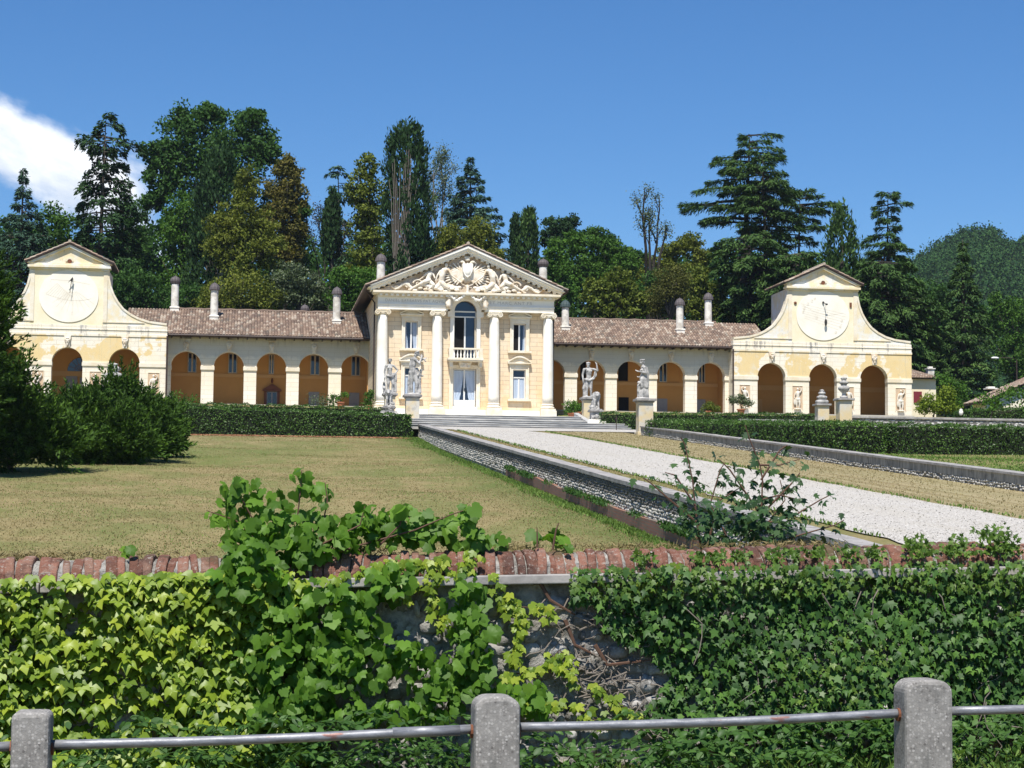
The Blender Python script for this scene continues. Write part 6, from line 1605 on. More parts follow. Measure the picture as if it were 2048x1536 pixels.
# --- centre group
conifer('slender blue green deodar with a drooping flat top', 200, 684, HB, [(330, 18, 16), (342, 28, 20), (360, 36, 24), (385, 22, 26), (410, 34, 30), (440, 24, 26), (470, 30, 30), (520, 24, 26)], 'needle_blue', .95, 7, .32, .08, .55, .16, .95, .08, .22, 676, r0=.25)
cypress('small dark cypress in front of the slender deodar', 188, 661, HB, [(388, 5, 5), (410, 13, 13), (440, 18, 17), (480, 20, 18), (520, 20, 18)], 'needle_dark')
broadleaf('tall yellow tinged poplar left of the grey stemmed cypress', 184, 738, HB, [(735, 335, 24, 28), (722, 380, 32, 40), (745, 400, 32, 50), (728, 450, 34, 45), (750, 490, 32, 50), (725, 520, 38, 45), (745, 560, 38, 50)], .36, 'leaf_yellow', dens=.75, per=32, inner=.25, name='poplar_tree')
broadleaf('dark leafy tree seen through the yellow tinged poplar', 190, 720, HB, [(740, 430, 36, 80), (725, 520, 40, 70)], .34, 'leaf_dark', dens=.6)
stems_ = []
for q in range(13):
    k = q - 6; x0_ = 800 + k * 2.2; x1_ = 806 + k * 5 + random.uniform(-4, 4); stems_.append([(x0_, 570, 1.5), (x0_ + k * .8, 480, 1.8), (x1_ * .6 + x0_ * .4, 400 + random.uniform(-15, 15), 2.1), (x1_, 310 + 9 * abs(k) + random.uniform(-20, 20), 2.2)])
cypress('tall massive cypress whose grey bare stems show down the middle', 176, 812, HB, [(252, 8, 8), (262, 34, 24), (290, 44, 36), (330, 50, 46), (380, 50, 52), (430, 46, 56), (480, 42, 60), (540, 40, 62), (600, 40, 60)], 'needle_dark', tuft=.5, stems=stems_)
bare('thin grey half bare tree between the massive cypress and the fir', 192, 878, HB, [[(878, 480, 0), (868, 330, 0)], [(884, 470, 0), (895, 345, 0)], [(872, 480, 0), (855, 390, 0)], [(880, 470, 1), (882, 330, 0)], [(886, 480, 0), (912, 420, 0)]], 3600, mat='stem_grey', leafm='leaf_grey')
conifer('dark pointed fir behind the top of the pediment', 190, 938, HB, [(314, 4, 4), (335, 14, 14), (360, 34, 24), (390, 38, 36), (420, 44, 48), (450, 56, 74), (480, 72, 82), (510, 90, 84), (540, 90, 80)], 'needle_blue', .8, 10, .14, .16, .5, .15, 1.1, .1, .1, name='fir_tree')
broadleaf('brownish green shrub tree directly behind the pediment slope', 182, 950, HB, [(960, 470, 34, 36), (940, 500, 44, 30), (905, 480, 34, 34), (880, 510, 36, 36), (985, 510, 26, 30)], .28, 'leaf_olive', name='shrub_tree')
cypress('thin spindle cypress, narrower of the two beside the right temple chimney', 205, 1028, HB, [(432, 2, 2), (455, 6, 6), (480, 9, 8), (520, 11, 9), (560, 11, 9)], 'needle_dark', group='pair of cypresses', tuft=.3)
cypress('stout rounded cypress, broader of the two beside the right temple chimney', 203, 1054, HB, [(422, 6, 6), (435, 14, 14), (460, 19, 19), (490, 21, 21), (520, 22, 22), (560, 22, 22)], 'needle_green', group='pair of cypresses', tuft=.4)
broadleaf('dark flat topped pine above the right end of the pediment', 215, 1112, HB, [(1112, 452, 32, 18), (1130, 462, 30, 22), (1098, 475, 22, 20), (1140, 440, 20, 12), (1120, 485, 30, 22)], .32, 'needle_dark', name='pine_tree', bark='bark_dark', inner=.2)
broadleaf('ivy green tree behind the right temple chimney', 184, 1110, HB, [(1108, 510, 20, 34), (1118, 540, 28, 40), (1105, 590, 30, 50), (1130, 600, 30, 40)], .3, 'leaf_bright')
broadleaf('broad dark green tree between the right temple chimney and the magnolia', 196, 1185, HB, [(1150, 490, 24, 30), (1190, 490, 40, 34), (1165, 530, 44, 36), (1225, 510, 36, 32), (1250, 530, 34, 30), (1200, 550, 60, 40), (1140, 570, 36, 40)], .34, 'leaf_mid', inner=.4)
broadleaf('dark green tree on the skyline left of the dead tree', 208, 1230, HB, [(1180, 470, 24, 14), (1215, 485, 30, 18), (1245, 510, 30, 22), (1275, 520, 26, 22), (1260, 560, 44, 40)], .32, 'leaf_dark')
broadleaf('yellow green magnolia behind the left half of the right roof', 170, 1222, HB, [(1225, 560, 36, 26), (1195, 585, 34, 34), (1245, 590, 40, 34), (1215, 615, 56, 28), (1270, 610, 26, 34)], .34, 'leaf_yellow', dens=.8, per=34, inner=.25)
bare('dead tree with forked bare stems against the sky', 186, 1298, HB, [[(1292, 500, 0), (1284, 430, 0), (1272, 395, 0)], [(1292, 500, 0), (1286, 430, 0), (1290, 375, 0)], [(1310, 520, .6), (1316, 450, .3), (1318, 390, 0)], [(1300, 520, 0), (1298, 450, 0), (1300, 430, 0)], [(1318, 520, 0), (1330, 470, 0), (1332, 455, 0)]], 1500, name='dead_tree', r0=.2)
broadleaf('olive brown tree right of the dead tree', 198, 1360, HB, [(1345, 500, 30, 26), (1380, 490, 30, 24), (1330, 530, 34, 28), (1400, 520, 26, 34), (1300, 550, 36, 40), (1370, 560, 40, 40)], .3, 'leaf_olive', inner=.4)
broadleaf('smooth domed olive tree, upper of two clipped domes behind the right roof', 167, 1342, HB, [(1342, 562, 40, 38), (1345, 590, 34, 34)], .2, 'leaf_dome', dens=1.5, name='domed_tree', clump=.6)
broadleaf('smooth domed olive shrub, lower of two clipped domes behind the right roof', 170, 1322, HB, [(1315, 598, 30, 30), (1335, 615, 44, 24)], .2, 'leaf_dome', dens=1.5, name='domed_shrub', clump=.6, cat='shrub')
broadleaf('yellow green shrub tree under the left cedar', 171, 1400, HB, [(1395, 560, 24, 34), (1410, 590, 36, 36), (1385, 615, 40, 26), (1430, 615, 34, 28)], .28, 'leaf_yellow', name='shrub_tree', dens=.9)
broadleaf('dark leafy shrub tree behind the middle of the right roof', 176, 1290, HB, [(1285, 590, 30, 40), (1265, 615, 30, 26), (1320, 560, 24, 30), (1440, 600, 30, 40)], .28, 'leaf_dark', name='shrub_tree')
# --- right group
conifer('giant cedar with a flat wide top, left of the two great cedars', 180, 1477, HB, [(268, 10, 50), (278, 14, 80), (300, 26, 92), (318, 66, 70), (330, 88, 92), (352, 74, 80), (372, 104, 64), (385, 142, 60), (400, 148, 50), (430, 128, 46), (450, 108, 44), (470, 84, 40), (485, 60, 30)], 'needle_green', 1.3, 10, .16, .1, .55, .12, 2.2, .11, .2, 1500, r0=.75, bark='bark_dark', padw=.36)
conifer('great cedar with one bare lower trunk, right of the two great cedars', 176, 1541, HB, [(312, 20, 30), (330, 40, 44), (350, 50, 56), (380, 56, 72), (400, 60, 60), (420, 70, 66), (440, 76, 90), (455, 60, 70), (475, 40, 50)], 'needle_green', 1.2, 10, .2, .08, .55, .12, 2.1, .11, .18, 1525, r0=.5, bark='bark_dark', padw=.3)
conifer('smaller spreading cedar with upswept right boughs beside the great cedars', 184, 1592, HB, [(380, 10, 66), (392, 24, 66), (405, 34, 78), (425, 44, 72), (440, 60, 58), (460, 64, 54), (480, 50, 46)], 'needle_green', 1.2, 10, .1, .16, .55, .12, 2.0, .11, .18, 1600, r0=.35, bark='bark_dark')
conifer('low spreading cedar filling the slope under the great cedars', 170, 1500, HB, [(468, 40, 40), (485, 75, 70), (510, 95, 95), (540, 85, 110), (570, 70, 110), (600, 70, 100), (640, 70, 90)], 'needle_green', 1.1, 10, .3, .1, .58, .17, 1.6, .12, .05, r0=.4, bark='bark_dark')
conifer('low dark cedar behind the left side of the right tower', 166, 1590, HB, [(500, 40, 40), (530, 60, 50), (560, 75, 60), (600, 75, 60), (645, 75, 60)], 'needle_green', 1.0, 10, .34, .1, .55, .17, 1.5, .12, .05, r0=.3)
cypress('shaggy columnar conifer behind the peak of the right tower', 174, 1684, HB, [(420, 6, 6), (432, 14, 14), (455, 26, 26), (480, 34, 34), (520, 42, 38), (570, 44, 40), (640, 44, 40)], 'needle_green', name='columnar_conifer', tuft=.55)
conifer('slim tiered cedar standing clear against the sky right of the tower', 176, 1771, HB, [(383, 4, 14), (395, 34, 20), (410, 36, 40), (425, 30, 62), (440, 26, 40), (460, 26, 30), (478, 60, 40), (495, 55, 66), (515, 50, 70), (540, 40, 50)], 'needle_green', 1.05, 10, .22, .12, .52, .12, 2.1, .11, .2, 1776, r0=.35, bark='bark_dark', padw=.3)
conifer('broad low cedar sweeping down beside the right pavilion', 168, 1765, HB, [(520, 40, 50), (545, 80, 85), (580, 70, 120), (620, 60, 130), (660, 50, 130), (700, 40, 135), (740, 30, 130), (775, 20, 110)], 'needle_green', 1.0, 11, .32, .1, .58, .18, 1.7, .12, .04, r0=.4, bark='bark_dark')
conifer('tall pointed spruce in front of the wooded hill', 172, 1928, 800, [(478, 3, 3), (500, 8, 9), (530, 20, 20), (560, 26, 30), (600, 38, 44), (650, 50, 58), (700, 60, 66), (750, 66, 74), (795, 60, 76)], 'needle_green', .9, 9, .3, .1, .5, .16, 1.5, .12, .05, name='spruce_tree')
broadleaf('pale green leafy tree at the right edge below the hill', 190, 2030, HB, [(2040, 640, 36, 50), (2020, 700, 44, 50), (2050, 740, 40, 40), (2000, 620, 26, 40)], .32, 'leaf_mid')
broadleaf('dark green tree left of the pointed spruce', 186, 1880, HB, [(1870, 600, 34, 44), (1880, 660, 40, 50), (1860, 720, 40, 50)], .3, 'leaf_dark')
broadleaf('glowing yellow green shrub below the red shutter', 150, 1866, 832, [(1866, 806, 30, 20), (1890, 795, 22, 22), (1850, 818, 24, 14), (1900, 812, 20, 16)], .22, 'leaf_lime', name='garden_shrub', cat='shrub', r0=.08)
broadleaf('climbing green shrub over the small house corner', 151, 1890, 832, [(1890, 765, 20, 24), (1915, 785, 24, 24), (1905, 810, 26, 18)], .24, 'leaf_bright', name='garden_shrub', cat='shrub', r0=.08)
broadleaf('dark creeper mound under the farm roof, beside its chimney', 112, 1975, 818, [(1975, 800, 22, 14), (2020, 792, 26, 16), (1995, 808, 26, 10), (2045, 800, 18, 16)], .2, 'leaf_bright', name='garden_shrub', cat='shrub', r0=.06)


# --- woodland floor that closes the gaps between the trunks (nobody could count it)
def undergrowth():
    sky = [(-120, 430), (90, 440), (150, 470), (230, 460), (310, 440), (340, 420), (560, 470), (610, 480), (660, 500), (760, 480), (860, 480), (950, 500), (1000, 520), (1060, 520), (1110, 510), (1180, 505), (1260, 525), (1330, 520), (1420, 490), (1500, 500), (1600, 500), (1660, 500), (1730, 530), (1800, 530), (1880, 600), (2120, 640)]
    P = []
    for (xa, ya), (xb, yb) in zip(sky[:-1], sky[1:]):
        m = int((xb - xa) * 1.15)
        for _ in range(m):
            f = random.random(); px = xa + (xb - xa) * f; yt_ = ya + (yb - ya) * f + 14
            py = yt_ + (660 - yt_) * random.random() ** 1.1; Y = random.uniform(212, 240); X, Z = at(px, py, Y); P.append((X, Y, Z))
    C = np.array(P); Q, N = spread(C, 22, RNG.uniform(1.2, 2.1, len(C))); n = len(Q)
    V, F = cards(Q, rdir(n), N, RNG.uniform(.5, .9, n), RNG.uniform(.35, .6, n)); o = link('woodland', raw_mesh('woodland', V, F), M['leaf_dark']); tag(o, 'dark mass of woodland behind the garden trees', 'woodland', kind='stuff')


undergrowth()


# --- wooded hill on the right
_sk = [(1500, 760), (1640, 700), (1720, 640), (1780, 590), (1830, 556), (1865, 540), (1900, 536), (1950, 520), (1985, 512), (2010, 530), (2030, 534), (2060, 512), (2150, 490), (2300, 520)]
_hx = [at(a_, c_, 700)[0] for a_, c_ in _sk]; _hh = [at(a_, c_, 700)[1] for a_, c_ in _sk]


def hillz(x, y):
    k = max(0, min(1, (y - 330) / 370)); k = k * k * (3 - 2 * k)
    r = max(0, float(np.interp(x * 700 / max(y, 330), _hx, _hh)) - 9)
    return 9 + k * r + k * (3 * math.sin(x * .07 + y * .03) + 2.5 * math.sin(x * .13 - y * .05))


def hill():
    xs_ = np.arange(60, 720, 15.0); ys_ = np.arange(330, 1000, 20.0)
    V = [(x, y, hillz(x, min(y, 720)) - max(0, y - 720) * .15) for y in ys_ for x in xs_]; n = len(xs_)
    F = [(j * n + i, j * n + i + 1, (j + 1) * n + i + 1, (j + 1) * n + i) for j in range(len(ys_) - 1) for i in range(n - 1)]
    me = bpy.data.meshes.new('hill'); me.from_pydata(V, [], F); me.update(); tag(link('hill', me, M['hill_ground']), kind='structure')
    P = []
    while len(P) < 3600:
        y = random.uniform(360, 745); x = y * math.tan(rad(random.uniform(17.5, 26.5))); h = hillz(x, min(y, 720)); P.append((x, y, h + random.uniform(1.5, 4.5)))
    C = np.array(P); Q, N = spread(C, 75, RNG.uniform(2.2, 4.6, len(C))); n = len(Q)
    V, F = cards(Q, rdir(n), N, RNG.uniform(.7, 1.15, n), RNG.uniform(.5, .85, n)); tag(link('hill_forest', raw_mesh('hill_forest', V, F), M['hill_leaf']), 'forest covering the far hill', 'forest', kind='stuff')


hill()


# ------------------------------------------------------------------ junipers on the lawn
def juniper(label, Y, base_px, base_py, ell, n_pl, group='dark junipers on the lawn', mat='juniper'):
    X, Z0 = at(base_px, base_py, Y); Z0 = min(Z0, H(X, Y)); root = thing('juniper_bush', (X, Y, Z0), label, 'juniper', group); s = Y / FPX * 1.01
    tot = sum(e[2] * e[3] for e in ell); Cs = []; Us = []; Ns = []; Ls = []; b = MB()
    for (px, py, rx, ry) in ell:
        ex, ez = at(px, py, Y); k = int(n_pl * rx * ry / tot); D = rdir(k); a, c = rx * s, ry * s; bb = max(a, c * .8) * .8
        st_ = np.array([ex, Y, ez]) + D * np.array([a, bb, c]) * RNG.uniform(.35, .88, (k, 1))
        d = unit(D * np.array([1, 1, .8]) + np.array([0, 0, .75]) + RNG.normal(0, .25, (k, 3))); L = RNG.uniform(.55, 1.5, k)
        m = 44; f = RNG.random((k, m)) ** .8; rr = (.17 * (1 - f * .85))[:, :, None] * RNG.normal(size=(k, m, 3))
        P = st_[:, None] + d[:, None] * (f * L[:, None])[:, :, None] + rr; out = unit(rr.reshape(-1, 3) + 1e-6)
        Cs.append(P.reshape(-1, 3)); Us.append(np.repeat(d, m, 0) + out * .7 + RNG.normal(0, .25, (k * m, 3))); Ns.append(rdir(k * m) + np.array([0, -.2, .4]))
        for q in range(0, k, 14): b.tube([(ex, Y, ez - c * .5), tuple(st_[q])], [.05, .015], 4)
    C = np.concatenate(Cs); n = len(C); C[:, 2] = np.maximum(C[:, 2], Z0 - .1)
    V, F = cards(C, np.concatenate(Us), np.concatenate(Ns), RNG.uniform(.14, .3, n), RNG.uniform(.05, .09, n)); link('foliage', raw_mesh('foliage', V, F), M[mat], root)
    b.tube([(X, Y, Z0 - .2), (X, Y, Z0 + 1.2)], [.14, .1], 6); b.build('stems', M['bark'], root)
    return root


juniper('dark conifer bough mass entering at the left edge, above the junipers', 66, -90, 930, [(-62, 590, 56, 40), (-52, 640, 56, 40), (-62, 695, 66, 40), (-75, 540, 36, 40), (-80, 770, 56, 60)], 800)
juniper('big dark juniper at the left edge below the hanging boughs', 70, 20, 938, [(10, 800, 40, 56), (10, 870, 60, 60), (70, 885, 56, 44), (-20, 760, 40, 40), (-50, 870, 70, 70), (110, 895, 46, 34), (60, 835, 34, 30)], 1300)
juniper('wide dark juniper in the middle of the clump, with a brown dead patch', 76, 190, 925, [(150, 880, 60, 40), (215, 880, 56, 44), (185, 900, 76, 24), (130, 850, 34, 30), (240, 895, 56, 28), (170, 835, 26, 22)], 1150)
juniper('upright juniper with the tallest tips, in front of the ringed finial', 79, 245, 912, [(235, 835, 34, 40), (262, 850, 42, 38), (236, 790, 12, 26), (205, 830, 22, 32), (285, 880, 54, 34)], 850)
juniper('juniper at the right end of the clump, leaning over the lawn', 83, 325, 906, [(300, 866, 34, 30), (322, 880, 26, 26), (285, 830, 14, 28), (333, 856, 10, 24), (312, 894, 32, 12)], 800)


# ------------------------------------------------------------------ potted citrus and small garden plants
def potted(px, pot_py0, pot_py1, Y, ell, label, mat='leaf_bright', pw=16, pot=True):
    x, z0 = at(px, pot_py0, Y); s = Y / FPX; r = pw * .5 * s; zt = at(px, pot_py1, Y)[1]
    root = thing('potted_citrus', (x, Y, z0), label, 'potted plant', 'potted citrus trees')
    b = MB(); h = zt - z0; b.lathe([(r * .68, z0 - .05), (r * .8, z0 + h * .4), (r * .92, z0 + h * .8), (r * 1.06, z0 + h * .82), (r * 1.06, zt), (r * .9, zt), (r * .88, zt - .06)], x, Y, 20); b.build('pot', M['terracotta'], root, smooth=False)
    C, P, N = crown_leaves(ell, Y, .14, 1.0, 22, .3, clump=.26); n = len(P); V, F = cards(P, rdir(n), N, RNG.uniform(.12, .22, n), RNG.uniform(.07, .1, n)); link('crown', raw_mesh('crown', V, F), M[mat], root)
    b = MB(); trunk_tubes(b, (x, Y, zt - .1), (x, Y, C[:, 2].mean()), .05, .03, [C[i] for i in range(0, len(C), max(1, len(C) // 8))], 6, .05); b.build('trunk', M['twig'], root)


potted(1482, 829, 818, 143, [(1470, 800, 14, 10), (1490, 806, 16, 9), (1484, 795, 8, 8)], 'sparse potted citrus on the right terrace, before the yellow pavilion', 'leaf_grey', 17)
potted(1143, 833, 826, 134, [(1136, 812, 9, 11), (1148, 806, 8, 8), (1142, 820, 12, 8)], 'leafy potted citrus left of the pedestal with the raised arm statue', 'leaf_bright', 17)
potted(1158, 832, 824, 135, [(1158, 814, 7, 10), (1155, 820, 8, 8)], 'small leafy potted citrus just behind the raised arm statue pedestal', 'leaf_mid', 15)
potted(681, 815, 804, 140, [(668, 798, 12, 8), (692, 790, 9, 5), (678, 796, 7, 6)], 'spreading potted citrus in an orange pot before the left arcade', 'leaf_bright', 16)
potted(739, 817, 811, 141, [(738, 797, 9, 15), (742, 788, 7, 7), (733, 806, 8, 7)], 'palm like potted plant close to the leftmost column', 'leaf_bright', 13)
potted(1416, 830, 822, 143, [(1412, 816, 10, 9), (1428, 818, 12, 8), (1420, 808, 8, 6)], 'low potted citrus in front of the rightmost arch of the right wing', 'leaf_yellow', 14)
broadleaf('grey green rosemary like shrub beside the orange pot', 140, 640, 818, [(636, 801, 18, 12), (655, 804, 16, 11)], .14, 'leaf_grey', name='garden_shrub', cat='shrub', r0=.05, per=30)
broadleaf('small bright shrub above the left end of the long hedge', 138, 370, 812, [(358, 796, 22, 10), (385, 800, 16, 8), (345, 802, 16, 10)], .16, 'leaf_bright', name='garden_shrub', cat='shrub', r0=.05, per=30)


# ------------------------------------------------------------------ far right houses and lamp
def house():
    x0, x1 = at(1818, 800, 158)[0], at(1872, 800, 158)[0]; zt = at(1850, 757, 158)[1]; zb = 10.2
    r = thing('small_house', ((x0 + x1) / 2, 158, zb), 'small cream house with a red shutter beside the right pavilion', 'house')
    b = MB(); b.box(x0, x1, 158, 166, zb - 1, zt); b.build('wall', M['panel'], r)
    b = MB(); b.box(at(1822, 0, 158)[0], at(1838, 0, 158)[0], 157.93, 158.02, at(1830, 806, 158)[1], at(1830, 783, 158)[1]); b.build('shutter', M['red_shutter'], r)
    e = .35; zr = at(1850, 741, 162)[1]
    b = MB(); b.add([(x0 - e, 157.5, zt - .05), (x1 + e, 157.5, zt - .05), (x1 - .8, 162, zr - .06), (x0 - e, 162, zr - .06), (x1 + e, 166.5, zt - .05), (x0 - e, 166.5, zt - .05)], [(0, 1, 2, 3), (3, 2, 4, 5), (1, 4, 2), (0, 5, 4, 1)]); rf = b.build('roof', M['gutter'], r)
    t1 = tile_roof((x0 - e, 157.45, zt), (x1 + e, 157.45, zt), (x1 - .8, 162, zr), (x0 - e, 162, zr)); t1.build('roof_tiles', M['tile'], rf)
    cx, cz = at(1860, 742, 162); b = MB(); b.box(cx - .3, cx + .3, 161.7, 162.3, cz - .7, cz + .15); b.box(cx - .38, cx + .38, 161.6, 162.4, cz + .15, cz + .24); b.box(cx - .2, cx + .2, 161.8, 162.2, cz + .24, cz + .4); b.build('chimney', M['chimney'], rf)


def farm():
    Y = 124; P = lambda px, py: at(px, py, Y); r = thing('farm_building', (P(2030, 800)[0], Y, 7.3), 'low farm building with a sloping tiled roof and white chimney at the right edge', 'house')
    xl, zl = P(1955, 806); xr, zr = P(2052, 764); 
    b = MB(); b.prism([(xl + .6, 6.5), (xr + 9, 6.5), (xr + 9, zl), (xr + 3, zr + .5), (xl + .6, zl + .05)], Y, Y + 2.3); b.build('wall', M['panel'], r)
    sl_ = (zr - zl) / (xr - xl); xt = xr + 3.5; zt = zl + sl_ * (xt - xl)
    b = MB(); b.prism([(xl, zl - .08), (xt, zt - .08), (xt, zt), (xl, zl)], Y - .5, Y + 2.6); b.prism([(xt, zt - .08), (xt + (xt - xl), zl - .08), (xt + (xt - xl), zl), (xt, zt)], Y - .5, Y + 2.6); rf = b.build('roof', M['gutter'], r)
    t1 = tile_roof((xl, Y + 2.6, zl + .03), (xl, Y - .55, zl + .03), (xt, Y - .55, zt + .03), (xt, Y + 2.6, zt + .03)); t1.build('roof_tiles', M['tile'], rf)
    cx, cz = P(1990, 795); b = MB(); b.box(cx - .28, cx + .28, Y + .5, Y + 1.1, cz - .6, P(0, 777)[1]); zc = P(1990, 777)[1]; b.box(cx - .36, cx + .36, Y + .4, Y + 1.2, zc, zc + .08); b.box(cx - .24, cx + .24, Y + .55, Y + 1.05, zc + .08, zc + .18); b.build('chimney', M['chimney'], rf)


house(); farm()
x, z = at(1990, 716, 170); lp = thing('street_lamp', (x + 2.2, 170, H(x, 170)), 'thin street lamp with a small white head against the dark spruce', 'street lamp')
b = MB(); b.tube([(x + 2.2, 170, H(x, 170) - .2), (x + 2.2, 170, z - .1), (x + 1.6, 170, z + .05), (x + .3, 170, z + .03)], [.07, .05, .04, .035], 6); b.build('pole', M['gutter'], lp)
b = MB(); b.ball((x, 170, z), (.42, .2, .12)); b.build('lamp_head', M['lamp_white'], lp, smooth=True)

# ------------------------------------------------------------------ grass, weeds and fallen leaves
def blades(name, pts, hgt, wid, mat, label, cat, lean=.5):
    C = np.array(pts); n = len(C); h = RNG.uniform(.5, 1.2, n) * hgt; U = np.array([0, 0, 1.0]) + RNG.normal(0, lean, (n, 3)) * np.array([1, 1, .3]); C[:, 2] += h * .42
    V, F = cards(C, U, rdir(n) * np.array([1, 1, .3]), h, RNG.uniform(.7, 1.3, n) * wid); o = link(name, raw_mesh(name, V, F), M[mat]); tag(o, label, cat, kind='stuff'); return o


pts = []
for _ in range(95000):
    y = 36 + 77 * random.random() ** 1.5; x = random.uniform(y * math.tan(rad(-8)), 10.4); pts.append((x, y, H(x, y)))
blades('lawn_straw', pts, .055, .022, 'straw', 'sun bleached grass of the left lawn', 'grass', .9)
pts = []
for _ in range(26000):
    y = 36 + 77 * random.random() ** 1.5; x = random.uniform(y * math.tan(rad(-8)), 10.4)
    if math.sin(x * .9 + y * .37) + math.sin(y * .61 - x * .4) + random.gauss(0, .5) > .6: pts.append((x, y, H(x, y)))
blades('lawn_grass', pts, .055, .024, 'grass_green', 'green patches of the left lawn', 'grass', .8)
pts = []
for _ in range(15000):
    y = random.uniform(34, 114); k = abs(random.gauss(0, .55)) + .02
    if k < 1.5: x = 10.55 - k; pts.append((x, y, H(x, y)))
blades('ditch_grass', pts, .13, .035, 'grass_green', 'lush grass along the foot of the left ramp wall', 'grass', .45)
pts = []
for _ in range(9000):
    y = random.uniform(34, 76); pts.append((random.uniform(10.36, 10.6), y, Lz(y) + .42 + random.uniform(-.1, .02))) if math.sin(y * 1.3) + math.sin(y * .47) + random.gauss(0, .5) > .5 else None
pts = [p for p in pts if p]
blades('wall_weeds', pts, .17, .05, 'weed', 'weeds growing on the brick ledge of the ramp wall', 'weeds', .8)
pts = []
for _ in range(14000):
    y = random.uniform(38, 108); x = random.choice([random.uniform(11.1, 12.0), random.uniform(17.3, 22.1), random.uniform(17.3, 22.1)]); pts.append((x, y, H(x, y)))
blades('verge_straw', pts, .07, .026, 'straw', 'mown dry grass on the verges of the drive', 'grass', 1.0)
pts = []
for _ in range(2600):
    y = random.uniform(34, 106); x = (12.0 if random.random() < .5 else 17.22) + random.gauss(0, .07); pts.append((x, y, H(x, y) + .02))
blades('verge_tufts', pts, .12, .04, 'grass_green', 'grass tufts along the edges of the gravel', 'grass', .6)
pts = []
for _ in range(9000):
    y = random.uniform(50, 72.5); x = random.uniform(22.9, y * math.tan(rad(24.5))); pts.append((x, y, H(x, y)))
blades('side_lawn_grass', pts, .1, .035, 'grass_green', 'short green grass of the lawn at the right edge', 'grass', .8)
n = 5200; xa = at(380, 875, 111)[0]; C = np.stack([RNG.uniform(xa, 10, n), 112.7 - np.abs(RNG.normal(0, .55, n)), np.zeros(n)], 1); C[:, 2] = [H(a, b_) + .03 for a, b_, _ in C]
V, F = cards(C, rdir(n) * np.array([1, 1, .2]), np.array([0, -.3, 1]) + RNG.normal(0, .3, (n, 3)), RNG.uniform(.1, .2, n), RNG.uniform(.07, .12, n)); tag(link('fallen_leaves', raw_mesh('fallen_leaves', V, F), M['dry_leaf']), 'strip of fallen brown leaves in front of the long left hedge', 'leaf litter', kind='stuff')
# loose stones on the gravel
n = 9000; y = 33 + 74 * RNG.random(n) ** 1.6; x = RNG.uniform(12.05, 17.15, n); C = np.stack([x, y, [H(a, b_) + .035 for a, b_ in zip(x, y)]], 1)
V, F = cards(C, rdir(n) * np.array([1, 1, .3]), np.array([0, 0, 1]) + RNG.normal(0, .15, (n, 3)), RNG.uniform(.03, .055, n), RNG.uniform(.025, .045, n)); tag(link('gravel_stones', raw_mesh('gravel_stones', V, F), M['stone_chip']), 'loose white stones of the gravel drive', 'gravel', kind='stuff')

# ------------------------------------------------------------------ boundary wall in front of the lawn
SL = .0225                                    # the road and the wall climb gently to the right
cz = lambda x: 1.335 + SL * (x - 1.8)          # underside of the brick coping
X0, X1 = -5.0, 10.0
bwall = thing('boundary_wall', (2, 12.5, 0), 'old rubble stone wall with a rounded red brick coping, overgrown with creepers', 'wall')
xs_ = np.arange(X0, X1 + .1, .5)
b = MB()
for i, x in enumerate(xs_):
    j = len(b.v); b.v += [(x, 12.36, -1.0), (x, 12.72, -1.0), (x, 12.72, cz(x) - .06), (x, 12.36, cz(x) - .06)]
    if i: m = j - 4; b.f += [(m + a, m + (a + 1) % 4, j + (a + 1) % 4, j + a) for a in range(4)]
b.f += [(3, 2, 1, 0), tuple(len(b.v) - 4 + a for a in range(4))]; b.build('mortar_core', M['mortar'], bwall)
nx, nz_ = 620, 62; gx = np.linspace(X0, X1, nx); gz = np.linspace(-.4, 1, nz_)
GX, GZ = np.meshgrid(gx, gz); GZ = np.where(GZ > .99, 0, GZ) * 0 + (-.4 + (GZ + .4) / 1.4 * (1.335 + SL * (GX - 1.8) - .07 + .4))
dsp = sum(a_ * np.sin(GX * f1_ + p1_ + 1.7 * np.sin(GZ * f2_ * .6)) * np.sin(GZ * f2_ + p2_ + 1.3 * np.sin(GX * f1_ * .5)) for a_, f1_, f2_, p1_, p2_ in ((.012, 11, 17, .3, 1.1), (.01, 23, 31, 2, .4), (.008, 47, 41, 1, 3), (.006, 83, 97, 4, 2))) + RNG.normal(0, .004, GX.shape)
V = np.stack([GX, 12.352 - dsp, GZ], 2).reshape(-1, 3); I_ = (np.arange(nz_ - 1)[:, None] * nx + np.arange(nx - 1)[None]).ravel(); F = np.stack([I_, I_ + 1, I_ + nx + 1, I_ + nx], 1)
link('mortar_face', raw_mesh('mortar_face', V, F), M['mortar'], bwall)


def lump(b, c, r, rot, seed, n=9, m=6):
    """irregular field stone"""
    rs = np.random.default_rng(seed); k = len(b.v); ph = rs.uniform(0, 6.28, 6); am = rs.uniform(.04, .12, 6)
    b.ball((0, 0, 0), 1, n, m)
    for i in range(k, len(b.v)):
        v = Vector(b.v[i]); w_ = v.normalized()
        f = 1 + sum(am[q] * math.sin((3 + q) * (w_.x if q % 3 == 0 else w_.y if q % 3 == 1 else w_.z) * 1.4 + ph[q]) for q in range(6))
        v = Vector((v.x * r[0], v.y * r[1], v.z * r[2])) * f; b.v[i] = tuple(rot @ v + Vector(c))


